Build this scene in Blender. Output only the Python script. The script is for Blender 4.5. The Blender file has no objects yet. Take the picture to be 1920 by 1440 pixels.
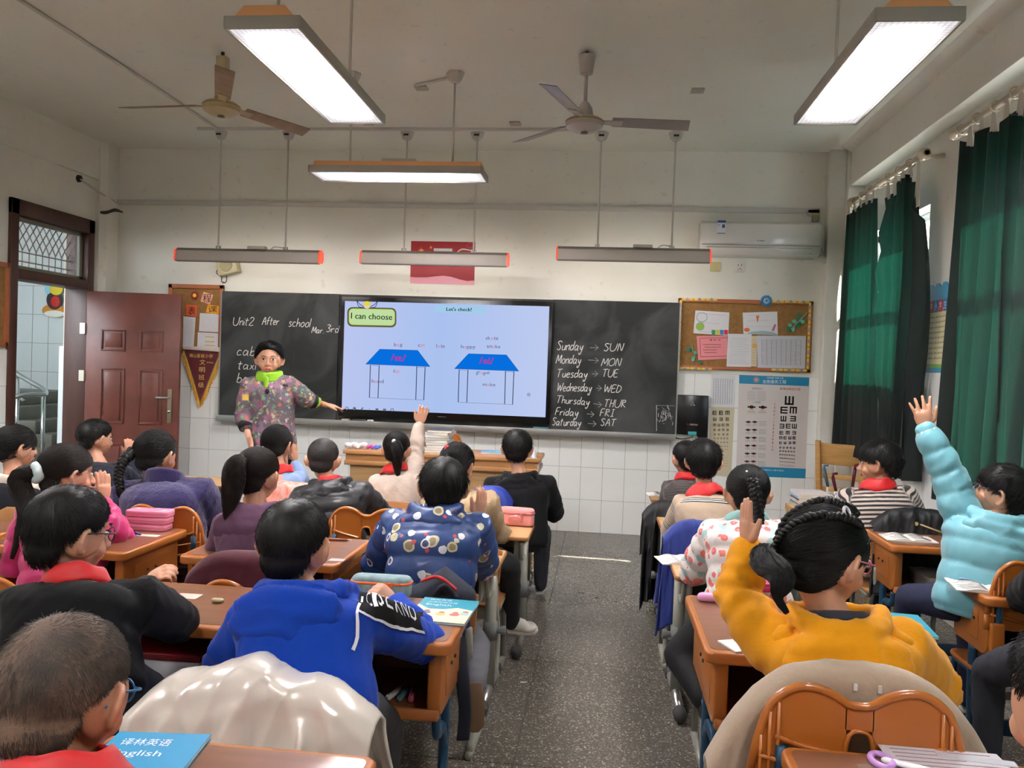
import bpy, bmesh, math, random
import numpy as np
from mathutils import Vector, Matrix, Euler
from mathutils.bvhtree import BVHTree
random.seed(7); RNG = np.random.default_rng(7)
SC = bpy.context.scene; COL = SC.collection
PI = math.pi
def lin(c):
    c = c / 255.0
    return c / 12.92 if c <= .04045 else ((c + .055) / 1.055) ** 2.4
def rgb(t): return (lin(t[0]), lin(t[1]), lin(t[2]), 1.0)

# ---------------------------------------------------------------- camera
F0, YAW, PITCH, ROLL, CH = 1525.0, .110, -.021, .0348, 1.5
_f = Vector((-math.sin(YAW) * math.cos(PITCH), math.cos(YAW) * math.cos(PITCH), math.sin(PITCH)))
_r0 = Vector((math.cos(YAW), math.sin(YAW), 0)); _u0 = _r0.cross(_f)
_r = _r0 * math.cos(ROLL) + _u0 * math.sin(ROLL); _u = -_r0 * math.sin(ROLL) + _u0 * math.cos(ROLL)
cd = bpy.data.cameras.new('camera'); cam = bpy.data.objects.new('camera', cd); COL.objects.link(cam)
cam.matrix_world = Matrix(((_r.x, _u.x, -_f.x, 0), (_r.y, _u.y, -_f.y, 0), (_r.z, _u.z, -_f.z, CH), (0, 0, 0, 1)))
cd.sensor_width = 36; cd.lens = F0 / 1920 * 36; cd.clip_start = .02
SC.camera = cam
CAM = Vector((0, 0, CH))
def ray(u, v): return _f + _r * ((u - 960) / F0) - _u * ((v - 720) / F0)
def P(u, v, Y):      # photograph point -> room point at room depth Y
    d = ray(u, v); return CAM + d * (Y / d.y)
def PZ(u, v, z):
    d = ray(u, v); return CAM + d * ((z - CH) / d.z)
def PX(u, v, x):
    d = ray(u, v); return CAM + d * (x / d.x)

# ---------------------------------------------------------------- light and exposure
SC.view_settings.view_transform = 'Standard'; SC.view_settings.look = 'None'
SC.view_settings.exposure = 1.7; SC.view_settings.gamma = 1.0; SC.view_settings.use_curve_mapping = False
w = bpy.data.worlds.new('World'); SC.world = w; w.use_nodes = True
wn = w.node_tree; wn.nodes.clear()
wo = wn.nodes.new('ShaderNodeOutputWorld'); wb = wn.nodes.new('ShaderNodeBackground')
wb.inputs[0].default_value = (.86, .93, 1, 1); wb.inputs[1].default_value = 4.5
wn.links.new(wb.outputs[0], wo.inputs[0])
sd = bpy.data.lights.new('sun', 'SUN'); sd.energy = 24; sd.angle = .009; sd.color = (1, .95, .86)
so = bpy.data.objects.new('sun', sd); COL.objects.link(so)
_sd = Vector((-1.0, .0, -.81)).normalized(); so.rotation_euler = _sd.to_track_quat('-Z', 'Y').to_euler()
LAMP = 52.0

# ---------------------------------------------------------------- materials
MATS = {}
def N(nt, t, **k):
    n = nt.nodes.new(t)
    for a, b in k.items(): setattr(n, a, b)
    return n
def mat(name, c, rough=.6, metal=0, var=0, vscale=8, bump=0, bscale=40, sheen=0, coat=0, emit=0, c2=None, alpha=None, trans=0, spec=None, stretch=None, sss=0):
    if name in MATS: return MATS[name]
    m = bpy.data.materials.new(name); m.use_nodes = True; nt = m.node_tree
    b = nt.nodes['Principled BSDF']; b.inputs['Base Color'].default_value = rgb(c)
    b.inputs['Roughness'].default_value = rough; b.inputs['Metallic'].default_value = metal
    if spec is not None: b.inputs['Specular IOR Level'].default_value = spec
    if sheen: b.inputs['Sheen Weight'].default_value = sheen; b.inputs['Sheen Roughness'].default_value = .5
    if coat: b.inputs['Coat Weight'].default_value = coat; b.inputs['Coat Roughness'].default_value = .15
    if emit: b.inputs['Emission Color'].default_value = rgb(c); b.inputs['Emission Strength'].default_value = emit
    if sss: b.inputs['Subsurface Weight'].default_value = sss; b.inputs['Subsurface Radius'].default_value = (.02, .008, .004); b.inputs['Subsurface Scale'].default_value = .3
    if alpha is not None: b.inputs['Alpha'].default_value = alpha
    if trans: b.inputs['Transmission Weight'].default_value = trans
    co = N(nt, 'ShaderNodeTexCoord'); vec = co.outputs['Object']
    if stretch:
        mp = N(nt, 'ShaderNodeMapping'); mp.inputs['Scale'].default_value = stretch; nt.links.new(vec, mp.inputs[0]); vec = mp.outputs[0]
    if var or c2:
        n = N(nt, 'ShaderNodeTexNoise'); n.inputs['Scale'].default_value = vscale; n.inputs['Detail'].default_value = 5
        nt.links.new(vec, n.inputs['Vector'])
        rp = N(nt, 'ShaderNodeValToRGB'); rp.color_ramp.elements[0].position = .32; rp.color_ramp.elements[1].position = .7
        if c2: rp.color_ramp.elements[0].color = rgb(c); rp.color_ramp.elements[1].color = rgb(c2)
        else:
            k = var; rp.color_ramp.elements[0].color = tuple(x * (1 - k) for x in rgb(c)[:3]) + (1,)
            rp.color_ramp.elements[1].color = tuple(min(1, x * (1 + k)) for x in rgb(c)[:3]) + (1,)
        nt.links.new(n.outputs[0], rp.inputs[0]); nt.links.new(rp.outputs[0], b.inputs['Base Color'])
    if bump:
        n2 = N(nt, 'ShaderNodeTexNoise'); n2.inputs['Scale'].default_value = bscale; n2.inputs['Detail'].default_value = 4
        nt.links.new(vec, n2.inputs['Vector'])
        bp = N(nt, 'ShaderNodeBump'); bp.inputs['Strength'].default_value = bump; bp.inputs['Distance'].default_value = .01
        nt.links.new(n2.outputs[0], bp.inputs['Height']); nt.links.new(bp.outputs[0], b.inputs['Normal'])
    MATS[name] = m; return m
SCRK = 2 ** -1.7 * .90
def emis(name, c, s=1.0):
    s = s * SCRK
    if name in MATS: return MATS[name]
    m = bpy.data.materials.new(name); m.use_nodes = True; nt = m.node_tree; nt.nodes.clear()
    o = N(nt, 'ShaderNodeOutputMaterial'); e = N(nt, 'ShaderNodeEmission'); e.inputs[0].default_value = rgb(c); e.inputs[1].default_value = s
    nt.links.new(e.outputs[0], o.inputs[0]); MATS[name] = m; return m

# ---------------------------------------------------------------- mesh building
class MB:
    def __init__(s): s.v = []; s.f = []
    def add(s, vs, fs):
        k = len(s.v); s.v.extend([tuple(x) for x in vs]); s.f.extend([tuple(i + k for i in f) for f in fs]); return s
    def box(s, c, d, M=None):
        x, y, z = d[0] / 2, d[1] / 2, d[2] / 2
        vs = [Vector((a * x, b * y, e * z)) for a in (-1, 1) for b in (-1, 1) for e in (-1, 1)]
        if M is not None: vs = [M @ q for q in vs]
        c = Vector(c)
        return s.add([c + q for q in vs], [(0, 1, 3, 2), (4, 6, 7, 5), (0, 4, 5, 1), (2, 3, 7, 6), (0, 2, 6, 4), (1, 5, 7, 3)])
    def bb(s, a, b): return s.box([(a[i] + b[i]) / 2 for i in range(3)], [abs(b[i] - a[i]) for i in range(3)])
    def tube(s, pts, r, n=10, ref=None, cap=True, flat=1.0):
        pts = [Vector(p) for p in pts]; m = len(pts)
        if not hasattr(r, '__len__'): r = [r] * m
        T = []
        for i in range(m):
            t = (pts[min(i + 1, m - 1)] - pts[max(i - 1, 0)])
            T.append(t.normalized() if t.length > 1e-9 else Vector((0, 0, 1)))
        up = Vector(ref) if ref is not None else (Vector((0, 0, 1)) if abs(T[0].z) < .9 else Vector((0, 1, 0)))
        vs = []; 
        a = up.cross(T[0]).normalized()
        for i in range(m):
            a = (a - T[i] * a.dot(T[i])).normalized(); b = T[i].cross(a)
            ra, rb = (r[i] if hasattr(r[i], '__len__') else (r[i], r[i] * flat))
            for j in range(n):
                th = 2 * PI * j / n; vs.append(pts[i] + a * (ra * math.cos(th)) + b * (rb * math.sin(th)))
        fs = [(i * n + j, i * n + (j + 1) % n, (i + 1) * n + (j + 1) % n, (i + 1) * n + j) for i in range(m - 1) for j in range(n)]
        if cap: fs.append(tuple(range(n))[::-1]); fs.append(tuple((m - 1) * n + j for j in range(n)))
        return s.add(vs, fs)
    def cap(s, pts, r, n=12, flat=1.0, ref=None):   # tube with rounded ends
        pts = [Vector(p) for p in pts]; m = len(pts)
        if not hasattr(r, '__len__'): r = [r] * m
        r = list(r); d0 = (pts[0] - pts[1]).normalized(); d1 = (pts[-1] - pts[-2]).normalized(); a, b = r[0], r[-1]
        A = [(pts[0] + d0 * a * math.sin(t), a * math.cos(t)) for t in (1.45, 1.0, .5)]
        B = [(pts[-1] + d1 * b * math.sin(t), b * math.cos(t)) for t in (.5, 1.0, 1.45)]
        q = A + list(zip(pts, r)) + B
        return s.tube([x[0] for x in q], [x[1] for x in q], n, ref=ref, flat=flat)
    def ell(s, c, r, M=None, n=14, m=9):
        c = Vector(c); vs = []
        for i in range(1, m):
            e = PI * i / m
            for j in range(n):
                t = 2 * PI * j / n; q = Vector((r[0] * math.sin(e) * math.cos(t), r[1] * math.sin(e) * math.sin(t), r[2] * math.cos(e)))
                vs.append(c + (M @ q if M is not None else q))
        q = Vector((0, 0, r[2])); vs.append(c + (M @ q if M is not None else q)); vs.append(c - (M @ q if M is not None else q))
        fs = [(i * n + j, (i + 1) * n + j, (i + 1) * n + (j + 1) % n, i * n + (j + 1) % n) for i in range(m - 2) for j in range(n)]
        t, bt = len(vs) - 2, len(vs) - 1
        fs += [(t, j, (j + 1) % n) for j in range(n)] + [(bt, (m - 2) * n + (j + 1) % n, (m - 2) * n + j) for j in range(n)]
        return s.add(vs, fs)
    def prism(s, poly, off):   # planar polygon of 3d points, extruded by vector off
        poly = [Vector(p) for p in poly]; off = Vector(off); n = len(poly)
        return s.add(poly + [p + off for p in poly], [tuple(range(n))[::-1], tuple(range(n, 2 * n))] + [(i, (i + 1) % n, n + (i + 1) % n, n + i) for i in range(n)])
    def lathe(s, c, prof, n=20, M=None):
        c = Vector(c); vs = []
        for r, z in prof:
            for j in range(n):
                t = 2 * PI * j / n; q = Vector((r * math.cos(t), r * math.sin(t), z)); vs.append(c + (M @ q if M is not None else q))
        m = len(prof)
        fs = [(i * n + j, i * n + (j + 1) % n, (i + 1) * n + (j + 1) % n, (i + 1) * n + j) for i in range(m - 1) for j in range(n)]
        fs += [tuple(range(n))[::-1], tuple((m - 1) * n + j for j in range(n))]
        return s.add(vs, fs)
    def mesh(s, name):
        me = bpy.data.meshes.new(name); me.from_pydata(s.v, [], s.f)
        bm = bmesh.new(); bm.from_mesh(me); bmesh.ops.recalc_face_normals(bm, faces=bm.faces); bm.to_mesh(me); bm.free(); return me
    def build(s, name, m, parent=None, smooth=False, bevel=0, seg=2, loc=None):
        me = s.mesh(name); o = bpy.data.objects.new(name, me); COL.objects.link(o)
        if m is not None: me.materials.append(m)
        if smooth: me.shade_smooth()
        if smooth == 'auto':
            me.set_sharp_from_angle(angle=.6)
        if bevel:
            b = o.modifiers.new('b', 'BEVEL'); b.width = bevel; b.segments = seg; b.limit_method = 'ANGLE'
            me.shade_smooth(); me.set_sharp_from_angle(angle=1.2) if False else None
        if parent is not None: o.parent = parent
        if loc is not None: o.location = loc
        return o
def tag(o, label=None, cat=None, group=None, kind=None):
    if label: o['label'] = label
    if cat: o['category'] = cat
    if group: o['group'] = group
    if kind: o['kind'] = kind
    return o
def thing(name, label, cat, group=None, loc=(0, 0, 0), rz=0):
    o = bpy.data.objects.new(name, None); COL.objects.link(o); o.location = loc; o.rotation_euler = (0, 0, rz); o.empty_display_size = .05
    return tag(o, label, cat, group)
def struct(o): o['kind'] = 'structure'; return o
def dup(o, parent=None):
    c = o.copy(); COL.objects.link(c)
    if parent is not None: c.parent = parent
    for ch in list(o.children): dup(ch, c)
    return c
def wpoly(name, px, Y, th, m, parent=None, bevel=0):   # flat piece on the front wall: outline by photo points at depth Y
    return MB().prism([P(u, v, Y) for u, v in px], (0, th, 0)).build(name, m, parent, bevel=bevel)
_tc = {}
def textmesh(s):
    if s in _tc: return _tc[s]
    c = bpy.data.curves.new('t', 'FONT'); c.body = s; c.resolution_u = 2; c.fill_mode = 'FRONT'
    o = bpy.data.objects.new('t', c); COL.objects.link(o)
    dg = bpy.context.evaluated_depsgraph_get(); me = bpy.data.meshes.new_from_object(o.evaluated_get(dg))
    v = np.array([x.co[:2] for x in me.vertices]) if len(me.vertices) else np.zeros((1, 2)); f = [tuple(p.vertices) for p in me.polygons]
    bpy.data.objects.remove(o); bpy.data.curves.remove(c); bpy.data.meshes.remove(me)
    _tc[s] = (v, f); return _tc[s]
def text3(mb, s, O, ux, uy, W=None, Hh=None, ctr=False):   # text into mb: O origin, ux,uy unit vectors, W width, Hh height
    v, f = textmesh(s); lo = v.min(0); hi = v.max(0); sx = sy = 1
    if Hh: sy = Hh / max(hi[1] - lo[1], 1e-6); sx = sy
    if W: sx = W / max(hi[0] - lo[0], 1e-6); sy = sy if Hh else sx
    O = Vector(O)
    mb.add([O + ux * ((x - lo[0]) * sx) + uy * ((y - lo[1]) * sy) for x, y in v], f)
def wtext(mb, s, u0, v0, u1, v1, h, Y):   # text on the front wall between two photo points
    A = P(u0, v0, Y); B = P(u1, v1, Y); ux = (B - A); W = ux.length
    text3(mb, s, A, ux.normalized(), Vector((0, 0, 1)), W, h * Y / F0)
X1 = Vector((1, 0, 0)); Y1 = Vector((0, 1, 0)); Z1 = Vector((0, 0, 1))
def spline(pts, n=8):
    pts = [Vector(p) for p in pts]; out = []
    for i in range(len(pts) - 1):
        p0 = pts[max(i - 1, 0)]; p1 = pts[i]; p2 = pts[i + 1]; p3 = pts[min(i + 2, len(pts) - 1)]
        for k in range(n):
            t = k / n; out.append(.5 * ((2 * p1) + (p2 - p0) * t + (2 * p0 - 5 * p1 + 4 * p2 - p3) * t * t + (3 * p1 - p0 - 3 * p2 + p3) * t ** 3))
    return out + [pts[-1]]

# ================================================================ ROOM
D, ZC, XL, XR, YB = 7.518, 3.5, -4.84, 2.2, -1.7
def wallmat(name, c, sc=1.5, var=.06):
    if name in MATS: return MATS[name]
    m = mat(name, c, .75, bump=.08, bscale=60); nt = m.node_tree; b = nt.nodes['Principled BSDF']
    tc = N(nt, 'ShaderNodeTexCoord'); a = N(nt, 'ShaderNodeTexNoise'); a.inputs['Scale'].default_value = sc; a.inputs['Detail'].default_value = 6
    g = N(nt, 'ShaderNodeTexNoise'); g.inputs['Scale'].default_value = 14; g.inputs['Detail'].default_value = 3
    nt.links.new(tc.outputs['Object'], a.inputs['Vector']); nt.links.new(tc.outputs['Object'], g.inputs['Vector'])
    r = N(nt, 'ShaderNodeValToRGB'); r.color_ramp.elements[0].position = .3; r.color_ramp.elements[1].position = .65
    k = rgb(c); r.color_ramp.elements[0].color = (k[0] * (1 - var * 1.3), k[1] * (1 - var * 1.5), k[2] * (1 - var * 2), 1); r.color_ramp.elements[1].color = k
    r2 = N(nt, 'ShaderNodeValToRGB'); r2.color_ramp.elements[0].position = .27; r2.color_ramp.elements[0].color = (.72, .7, .66, 1); r2.color_ramp.elements[1].position = .36; r2.color_ramp.elements[1].color = (1, 1, 1, 1)
    mx = N(nt, 'ShaderNodeMix', data_type='RGBA', blend_type='MULTIPLY'); mx.inputs[0].default_value = .35
    nt.links.new(a.outputs[0], r.inputs[0]); nt.links.new(g.outputs[0], r2.inputs[0])
    nt.links.new(r.outputs[0], mx.inputs[6]); nt.links.new(r2.outputs[0], mx.inputs[7]); nt.links.new(mx.outputs[2], b.inputs['Base Color']); return m
M_wall = wallmat('wall plaster', (233, 233, 224)); M_ceil = wallmat('ceiling paint', (232, 234, 224), 1.0, .05)
M_tile = mat('glazed wall tile', (240, 242, 238), .12, var=.02, vscale=3); M_grout = mat('grout', (150, 146, 138), .9)
M_trunk = mat('white trunking', (206, 203, 196), .5); M_dark = mat('dark line', (40, 38, 36), .8)
T = .18
wf = struct(MB().bb((XL - T, D, 0), (XR + T, D + T, ZC)).build('wall_front', M_wall))
struct(MB().bb((XL - T, YB - T, 0), (XR + T, YB, ZC)).build('wall_back', M_wall))
ce = struct(MB().bb((XL - T, YB - T, ZC), (XR + T, D + T, ZC + .15)).build('ceiling', M_ceil))
# left wall with the door opening (Y 6.27-7.17, up to z 2.74)
DY0, DY1, DZ = 6.20, 7.17, 2.74
wl = struct(MB().bb((XL - T, YB, 0), (XL, DY0, ZC)).bb((XL - T, DY1, 0), (XL, D, ZC)).bb((XL - T, DY0, DZ), (XL, DY1, ZC)).build('wall_left', M_wall))
struct(MB().bb((XL, YB, 3.14), (XL + .03, 7.3, ZC)).build('trim_1', M_wall))                       # beam along the left wall
struct(MB().prism([(XL, 7.27, 0), (XL + .04, 7.27, 0), (-4.765, 7.34, 0), (-4.765, D, 0), (XL, D, 0)], (0, 0, ZC)).build('trim_2', M_wall))  # corner column, left
# right wall with windows
WZ0, WZ1 = .95, 2.72
wins = [(5.90, 7.28), (3.30, 5.06), (.75, 2.75), (-1.3, .25)]
mb = MB(); y = YB
for a, b in sorted(wins):
    mb.bb((XR, y, 0), (XR + .24, a, ZC)); mb.bb((XR, a, 0), (XR + .24, b, WZ0)); mb.bb((XR, a, WZ1), (XR + .24, b, ZC)); y = b
mb.bb((XR, y, 0), (XR + .24, D + T, ZC)); wr = struct(mb.build('wall_right', M_wall))
struct(MB().bb((2.06, YB, 3.16), (XR, 7.30, ZC)).build('trim_3', M_wall, bevel=.004))              # beam over the windows
struct(MB().bb((1.92, 7.42, 0), (2.06, D, ZC)).bb((2.06, 7.36, 0), (XR, D, ZC)).build('trim_4', M_wall, bevel=.008))
struct(MB().prism([(1.97, YB, ZC), (XR, YB, ZC), (XR, YB, 3.44), (2.06, YB, 3.44)], (0, 9.0, 0)).build('trim_5', M_wall))
# ---- windows (white frames, glass)
M_frame = mat('white window frame', (228, 232, 230), .4); M_glass = mat('window glass', (240, 250, 250), .03, trans=1.0, alpha=.18)
for i, (a, b) in enumerate(wins):
    o = MB()
    x0, x1 = XR + .10, XR + .15
    for (p, q) in [((x0, a, WZ0), (x1, a + .05, WZ1)), ((x0, b - .05, WZ0), (x1, b, WZ1)), ((x0, a, WZ0), (x1, b, WZ0 + .06)), ((x0, a, WZ1 - .06), (x1, b, WZ1)),
                   ((x0, a, 2.14), (x1, b, 2.20)), ((x0, (a + b) / 2 - .03, WZ0), (x1, (a + b) / 2 + .03, WZ1))]: o.bb(p, q)
    wo_ = struct(o.build('window_%d' % (i + 1), M_frame, bevel=.004))
    MB().bb((XR + .122, a + .04, WZ0 + .05), (XR + .126, b - .04, WZ1 - .05)).build('pane', M_glass, wo_)
    MB().bb((XR - .03, a - .03, WZ0 - .04), (XR + .22, b + .03, WZ0)).build('sill', mat('grey sill', (200, 200, 196), .35), wo_, bevel=.004)
# ---- floor of terrazzo slabs
def terrazzo():
    m = mat('terrazzo', (104, 100, 92), .24, spec=.5); nt = m.node_tree; b = nt.nodes['Principled BSDF']
    tc = N(nt, 'ShaderNodeTexCoord'); geo0 = N(nt, 'ShaderNodeNewGeometry'); mpg = N(nt, 'ShaderNodeMapping'); mpg.inputs['Location'].default_value = (3.1, 7.7, .4137); nt.links.new(geo0.outputs['Position'], mpg.inputs[0])
    class geo: outputs = {'Position': mpg.outputs[0]}
    v = N(nt, 'ShaderNodeTexVoronoi'); v.inputs['Scale'].default_value = 185; nt.links.new(geo.outputs['Position'], v.inputs['Vector'])
    sp = N(nt, 'ShaderNodeSeparateColor'); nt.links.new(v.outputs['Color'], sp.inputs[0])
    r = N(nt, 'ShaderNodeValToRGB'); e = r.color_ramp.elements; e[0].position = 0; e[0].color = rgb((88, 84, 77)); e[1].position = .55; e[1].color = rgb((104, 99, 91))
    for p, c in ((.80, (114, 109, 100)), (.90, (146, 139, 127)), (.965, (186, 178, 162))): x = e.new(p); x.color = rgb(c)
    r.color_ramp.interpolation = 'CONSTANT'; nt.links.new(sp.outputs[0], r.inputs[0])
    n = N(nt, 'ShaderNodeTexNoise'); n.inputs['Scale'].default_value = 2.2; n.inputs['Detail'].default_value = 3; nt.links.new(geo.outputs['Position'], n.inputs['Vector'])
    r2 = N(nt, 'ShaderNodeValToRGB'); r2.color_ramp.elements[0].color = (.85, .83, .81, 1); r2.color_ramp.elements[1].color = (1.1, 1.09, 1.07, 1)
    nt.links.new(n.outputs[0], r2.inputs[0]); mx = N(nt, 'ShaderNodeMix', data_type='RGBA', blend_type='MULTIPLY'); mx.inputs[0].default_value = 1
    nt.links.new(r.outputs[0], mx.inputs[6]); nt.links.new(r2.outputs[0], mx.inputs[7]); nt.links.new(mx.outputs[2], b.inputs['Base Color'])
    b.inputs['Roughness'].default_value = .27
    return m
M_terr = terrazzo()
fl = struct(MB().bb((XL - T, YB - T, -.15), (XR + T, D + T, -.004)).build('floor', mat('floor joint', (46, 42, 38), .8)))
xs = [-.28 + 1.1 * k for k in range(-4, 3)]; ys = [6.33 - 1.1 * k for k in range(0, 8)]
xs = [XL] + [x for x in xs if XL < x < XR] + [XR]; ys = [YB] + sorted(y for y in ys if y > YB) + [D]
for i in range(len(xs) - 1):
    for j in range(len(ys) - 1):
        MB().bb((xs[i] + .0022, ys[j] + .0022, -.004), (xs[i + 1] - .0022, ys[j + 1] - .0022, 0)).build('slab', M_terr, fl)
# ---- glazed tiles, every one a piece
def tiles(parent, axis, c0, a0, a1, zs, skip=None, flip=1, tw=.2, off=.0):
    me = None; n = int(math.ceil((a1 - a0) / tw - 1e-6))
    bk = MB()
    bk.bb((a0, c0 - .006, 0), (a1, c0, zs[-1])) if axis == 'x' else bk.bb((c0, a0, 0), (c0 + .006 * flip, a1, zs[-1]))
    bk.build('grout_bed', M_grout, parent)
    for k in range(n):
        x0 = a0 + k * tw; x1 = min(a1, x0 + tw)
        for j in range(len(zs) - 1):
            if skip and skip((x0 + x1) / 2, (zs[j] + zs[j + 1]) / 2): continue
            d = random.uniform(-.0004, .0006); g = .0014
            full = x1 - x0 > tw - 1e-4 and zs[j + 1] - zs[j] > .29
            if full and me is not None:
                o = bpy.data.objects.new('tile', me); COL.objects.link(o); o.parent = parent
            else:
                hw, hz = (x1 - x0) / 2 - g, (zs[j + 1] - zs[j]) / 2 - g
                if hw < .004: continue
                o = (MB().box((0, 0, 0), (hw * 2, .008, hz * 2)) if axis == 'x' else MB().box((0, 0, 0), (.008, hw * 2, hz * 2))).build('tile', M_tile, parent)
                if full: me = o.data
            cx, cz = (x0 + x1) / 2, (zs[j] + zs[j + 1]) / 2
            o.location = (cx, c0 - .008 - d, cz) if axis == 'x' else (c0 + (.008 + d) * flip, cx, cz)
            o.rotation_euler = (random.uniform(-.0025, .0025), 0, random.uniform(-.003, .003))
ZS = [0, .3, .6, .9, 1.2, 1.5]
tiles(wf, 'x', D, -4.765, 1.92, ZS, skip=lambda x, z: -3.6 < x < .62 and z > 1.0)
tiles(wl, 'y', XL, 4.4, DY0 - .06, ZS, flip=1)
tiles(wr, 'y', XR, 4.95, 7.36, [0, .32, .64, .96, 1.28, 1.56], flip=-1, skip=lambda y, z: z > .9 and any(a < y < b for a, b in wins))
# ---- trunking, cables on walls and ceiling
struct(MB().bb((-4.765, D - .03, 2.955), (1.86, D, 3.0)).build('trim_6', M_trunk, bevel=.003))
struct(MB().bb((1.76, D - .03, 2.93), (1.86, D, 2.99)).build('trim_7', M_trunk, bevel=.003))
struct(MB().bb((-3.60, 6.80, ZC - .022), (-.1, 6.83, ZC)).build('trim_8', M_trunk))
o = tag(MB().tube(spline([PZ(30, -4, 3.488), PZ(180, 92, 3.488), PZ(310, 176, 3.488), PZ(405, 240, 3.488)], 4), .012, 6).build('ceiling_conduit', M_trunk, smooth=True), 'thin conduit running diagonally over the left part of the ceiling', 'conduit')
# ================================================================ DOOR, CORRIDOR
M_brown = mat('dark brown painted wood', (74, 42, 34), .42, var=.18, vscale=14, bump=.15, bscale=50, stretch=(1, 1, .2))
M_leaf = mat('red brown steel door', (122, 68, 56), .38, c2=(104, 56, 46), vscale=5, bump=.05)
M_steel = mat('brushed steel', (190, 190, 188), .28, metal=.9); M_chrome = mat('chrome', (215, 215, 215), .12, metal=1)
M_brass = mat('old brass plate', (150, 140, 116), .4, metal=.7)
X = XL
fr = struct(MB().bb((X - .20, DY0 - .06, 0), (X + .03, DY0 + .03, DZ)).bb((X - .20, DY1 - .03, 0), (X + .03, DY1 + .06, DZ)).bb((X - .20, DY0 - .06, DZ - .13), (X + .03, DY1 + .06, DZ)).bb((X - .2, DY0, 2.09), (X + .025, DY1, 2.17)).build('door_1', M_brown, bevel=.006))
tr = MB().bb((X - .06, DY0 + .03, 2.17), (X - .03, DY0 + .075, DZ - .13)).bb((X - .06, DY1 - .075, 2.17), (X - .03, DY1 - .03, DZ - .13)).bb((X - .06, DY0 + .03, 2.17), (X - .03, DY1 - .03, 2.205)).bb((X - .06, DY0 + .03, DZ - .165), (X - .03, DY1 - .03, DZ - .13)).build('transom_frame', mat('grey green frame', (132, 134, 120), .5), fr, bevel=.003)
MB().bb((X - .047, DY0 + .06, 2.19), (X - .043, DY1 - .06, DZ - .15)).build('transom_pane', M_glass, fr)
M_iron = mat('weathered iron bar', (126, 108, 96), .6)
lb = MB()
for k in range(11):
    yy = DY0 + .06 + .85 * k / 10; lb.tube([(X - .16, yy, 2.17), (X - .16, yy, 2.36)], .005, 5)
    for s in (-1, 1):
        pts = [(X - .16, yy, 2.36)]
        for j in range(4): pts.append((X - .16, yy + s * .0425 * (j + 1), 2.40 + .055 * (j + .5)))
        pts = [p for p in pts if DY0 < p[1] < DY1]
        if len(pts) > 1: lb.tube(pts, .005, 5)
for z in (2.26, 2.34, DZ - .14): lb.tube([(X - .155, DY0, z), (X - .155, DY1, z)], .006, 5)
g = lb.build('security_grille', M_iron, fr, smooth=True)
# leaf, swung open against the front wall
hy = Vector((X + .05, 7.10, 0)); fe = Vector((-3.945, 7.235, 0)); ux = (fe - hy).normalized(); W = .86; nx = Vector((ux.y, -ux.x, 0))
lf = thing('door_leaf', 'open reddish-brown steel door leaf with raised panels, standing against the front wall', 'door', loc=hy)
def lp(x, z, d=0): return ux * x + nx * d + Z1 * z
def lbox(mb, x0, x1, z0, z1, d0, d1):
    return mb.prism([lp(x0, z0, d0), lp(x1, z0, d0), lp(x1, z1, d0), lp(x0, z1, d0)], nx * (d1 - d0))
lbox(MB(), 0, W, .02, 2.07, -.045, 0).build('panel_body', M_leaf, lf, bevel=.004)
for zc, zh in ((1.62, .20), (1.10, .52), (.40, .52)):
    for xc in (.25, .60):
        a = MB(); x0, x1, z0, z1 = xc - .11, xc + .11, zc - zh / 2, zc + zh / 2
        for q in ((x0, x1, z0, z0 + .016), (x0, x1, z1 - .016, z1), (x0, x0 + .016, z0, z1), (x1 - .016, x1, z0, z1)): lbox(a, *q, 0, .009)
        lbox(a, x0 + .035, x1 - .035, z0 + .035, z1 - .035, 0, .007); a.build('raised_panel', M_leaf, lf, bevel=.003)
h = lbox(MB(), .76, .80, .86, 1.18, 0, .008).build('lock_plate', M_brass, lf, bevel=.003)
MB().tube([lp(.78, 1.10, .005), lp(.78, 1.10, .05), lp(.67, 1.10, .055)], .009, 8).build('door_handle', M_steel, h, smooth=True)
MB().tube([lp(.78, .97, .005), lp(.78, .97, .02)], .014, 12).build('lock_cylinder', M_chrome, h, smooth=True)
for z in (1.72, 1.28, .5): MB().box((-.03, .0, z), (.05, .03, .1)).build('hinge', mat('pale hinge', (205, 196, 180), .4, metal=.4), lf)
mb = MB()
for k in range(9): mb.prism([lp(.19 + random.uniform(-.04, .08), .9 + random.uniform(0, .4), .0005) + (ux * a + Z1 * b) * .018 for a, b in ((-1, -1), (1, -.8), (.9, 1), (-1, .8))], nx * .0008)
mb.build('peeled_patch', mat('peeled paint', (90, 44, 36), .6), lf)
# corridor and stairs seen through the door
struct(MB().bb((-8.2, 4.2, -.1), (XL - T, 10.6, 0)).build('floor_corridor', mat('corridor floor', (120, 116, 106), .4, var=.1)))
cw = struct(MB().bb((-8.3, 4.2, 0), (-8.2, 10.6, 4.2)).bb((-8.3, 10.6, 0), (XL - T, 10.7, 4.2)).build('wall_corridor', mat('corridor wall', (214, 220, 222), .5)))
struct(MB().bb((-8.3, 4.1, 0), (XL - T, 4.2, 1.9)).build('wall_corridor_baffle', mat('corridor wall', (214, 220, 222), .5)))  # unseen wall added to cut daylight into the corridor, open above
struct(MB().bb((XL - T, D + T, 0), (XL - T + .1, 10.7, 4.2)).build('wall_corridor_side_added', mat('corridor wall', (214, 220, 222), .5)))  # unseen wall added to keep the sun out of the corridor
gm = MB()
for k in range(22): gm.bb((-8.2, 4.2 + k * .3, 0), (-8.197, 4.206 + k * .3, 2.4)); 
for k in range(14): gm.bb((-8.2 + k * .24, 10.597, 0), (-8.194 + k * .24, 10.6, 2.4))
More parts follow.
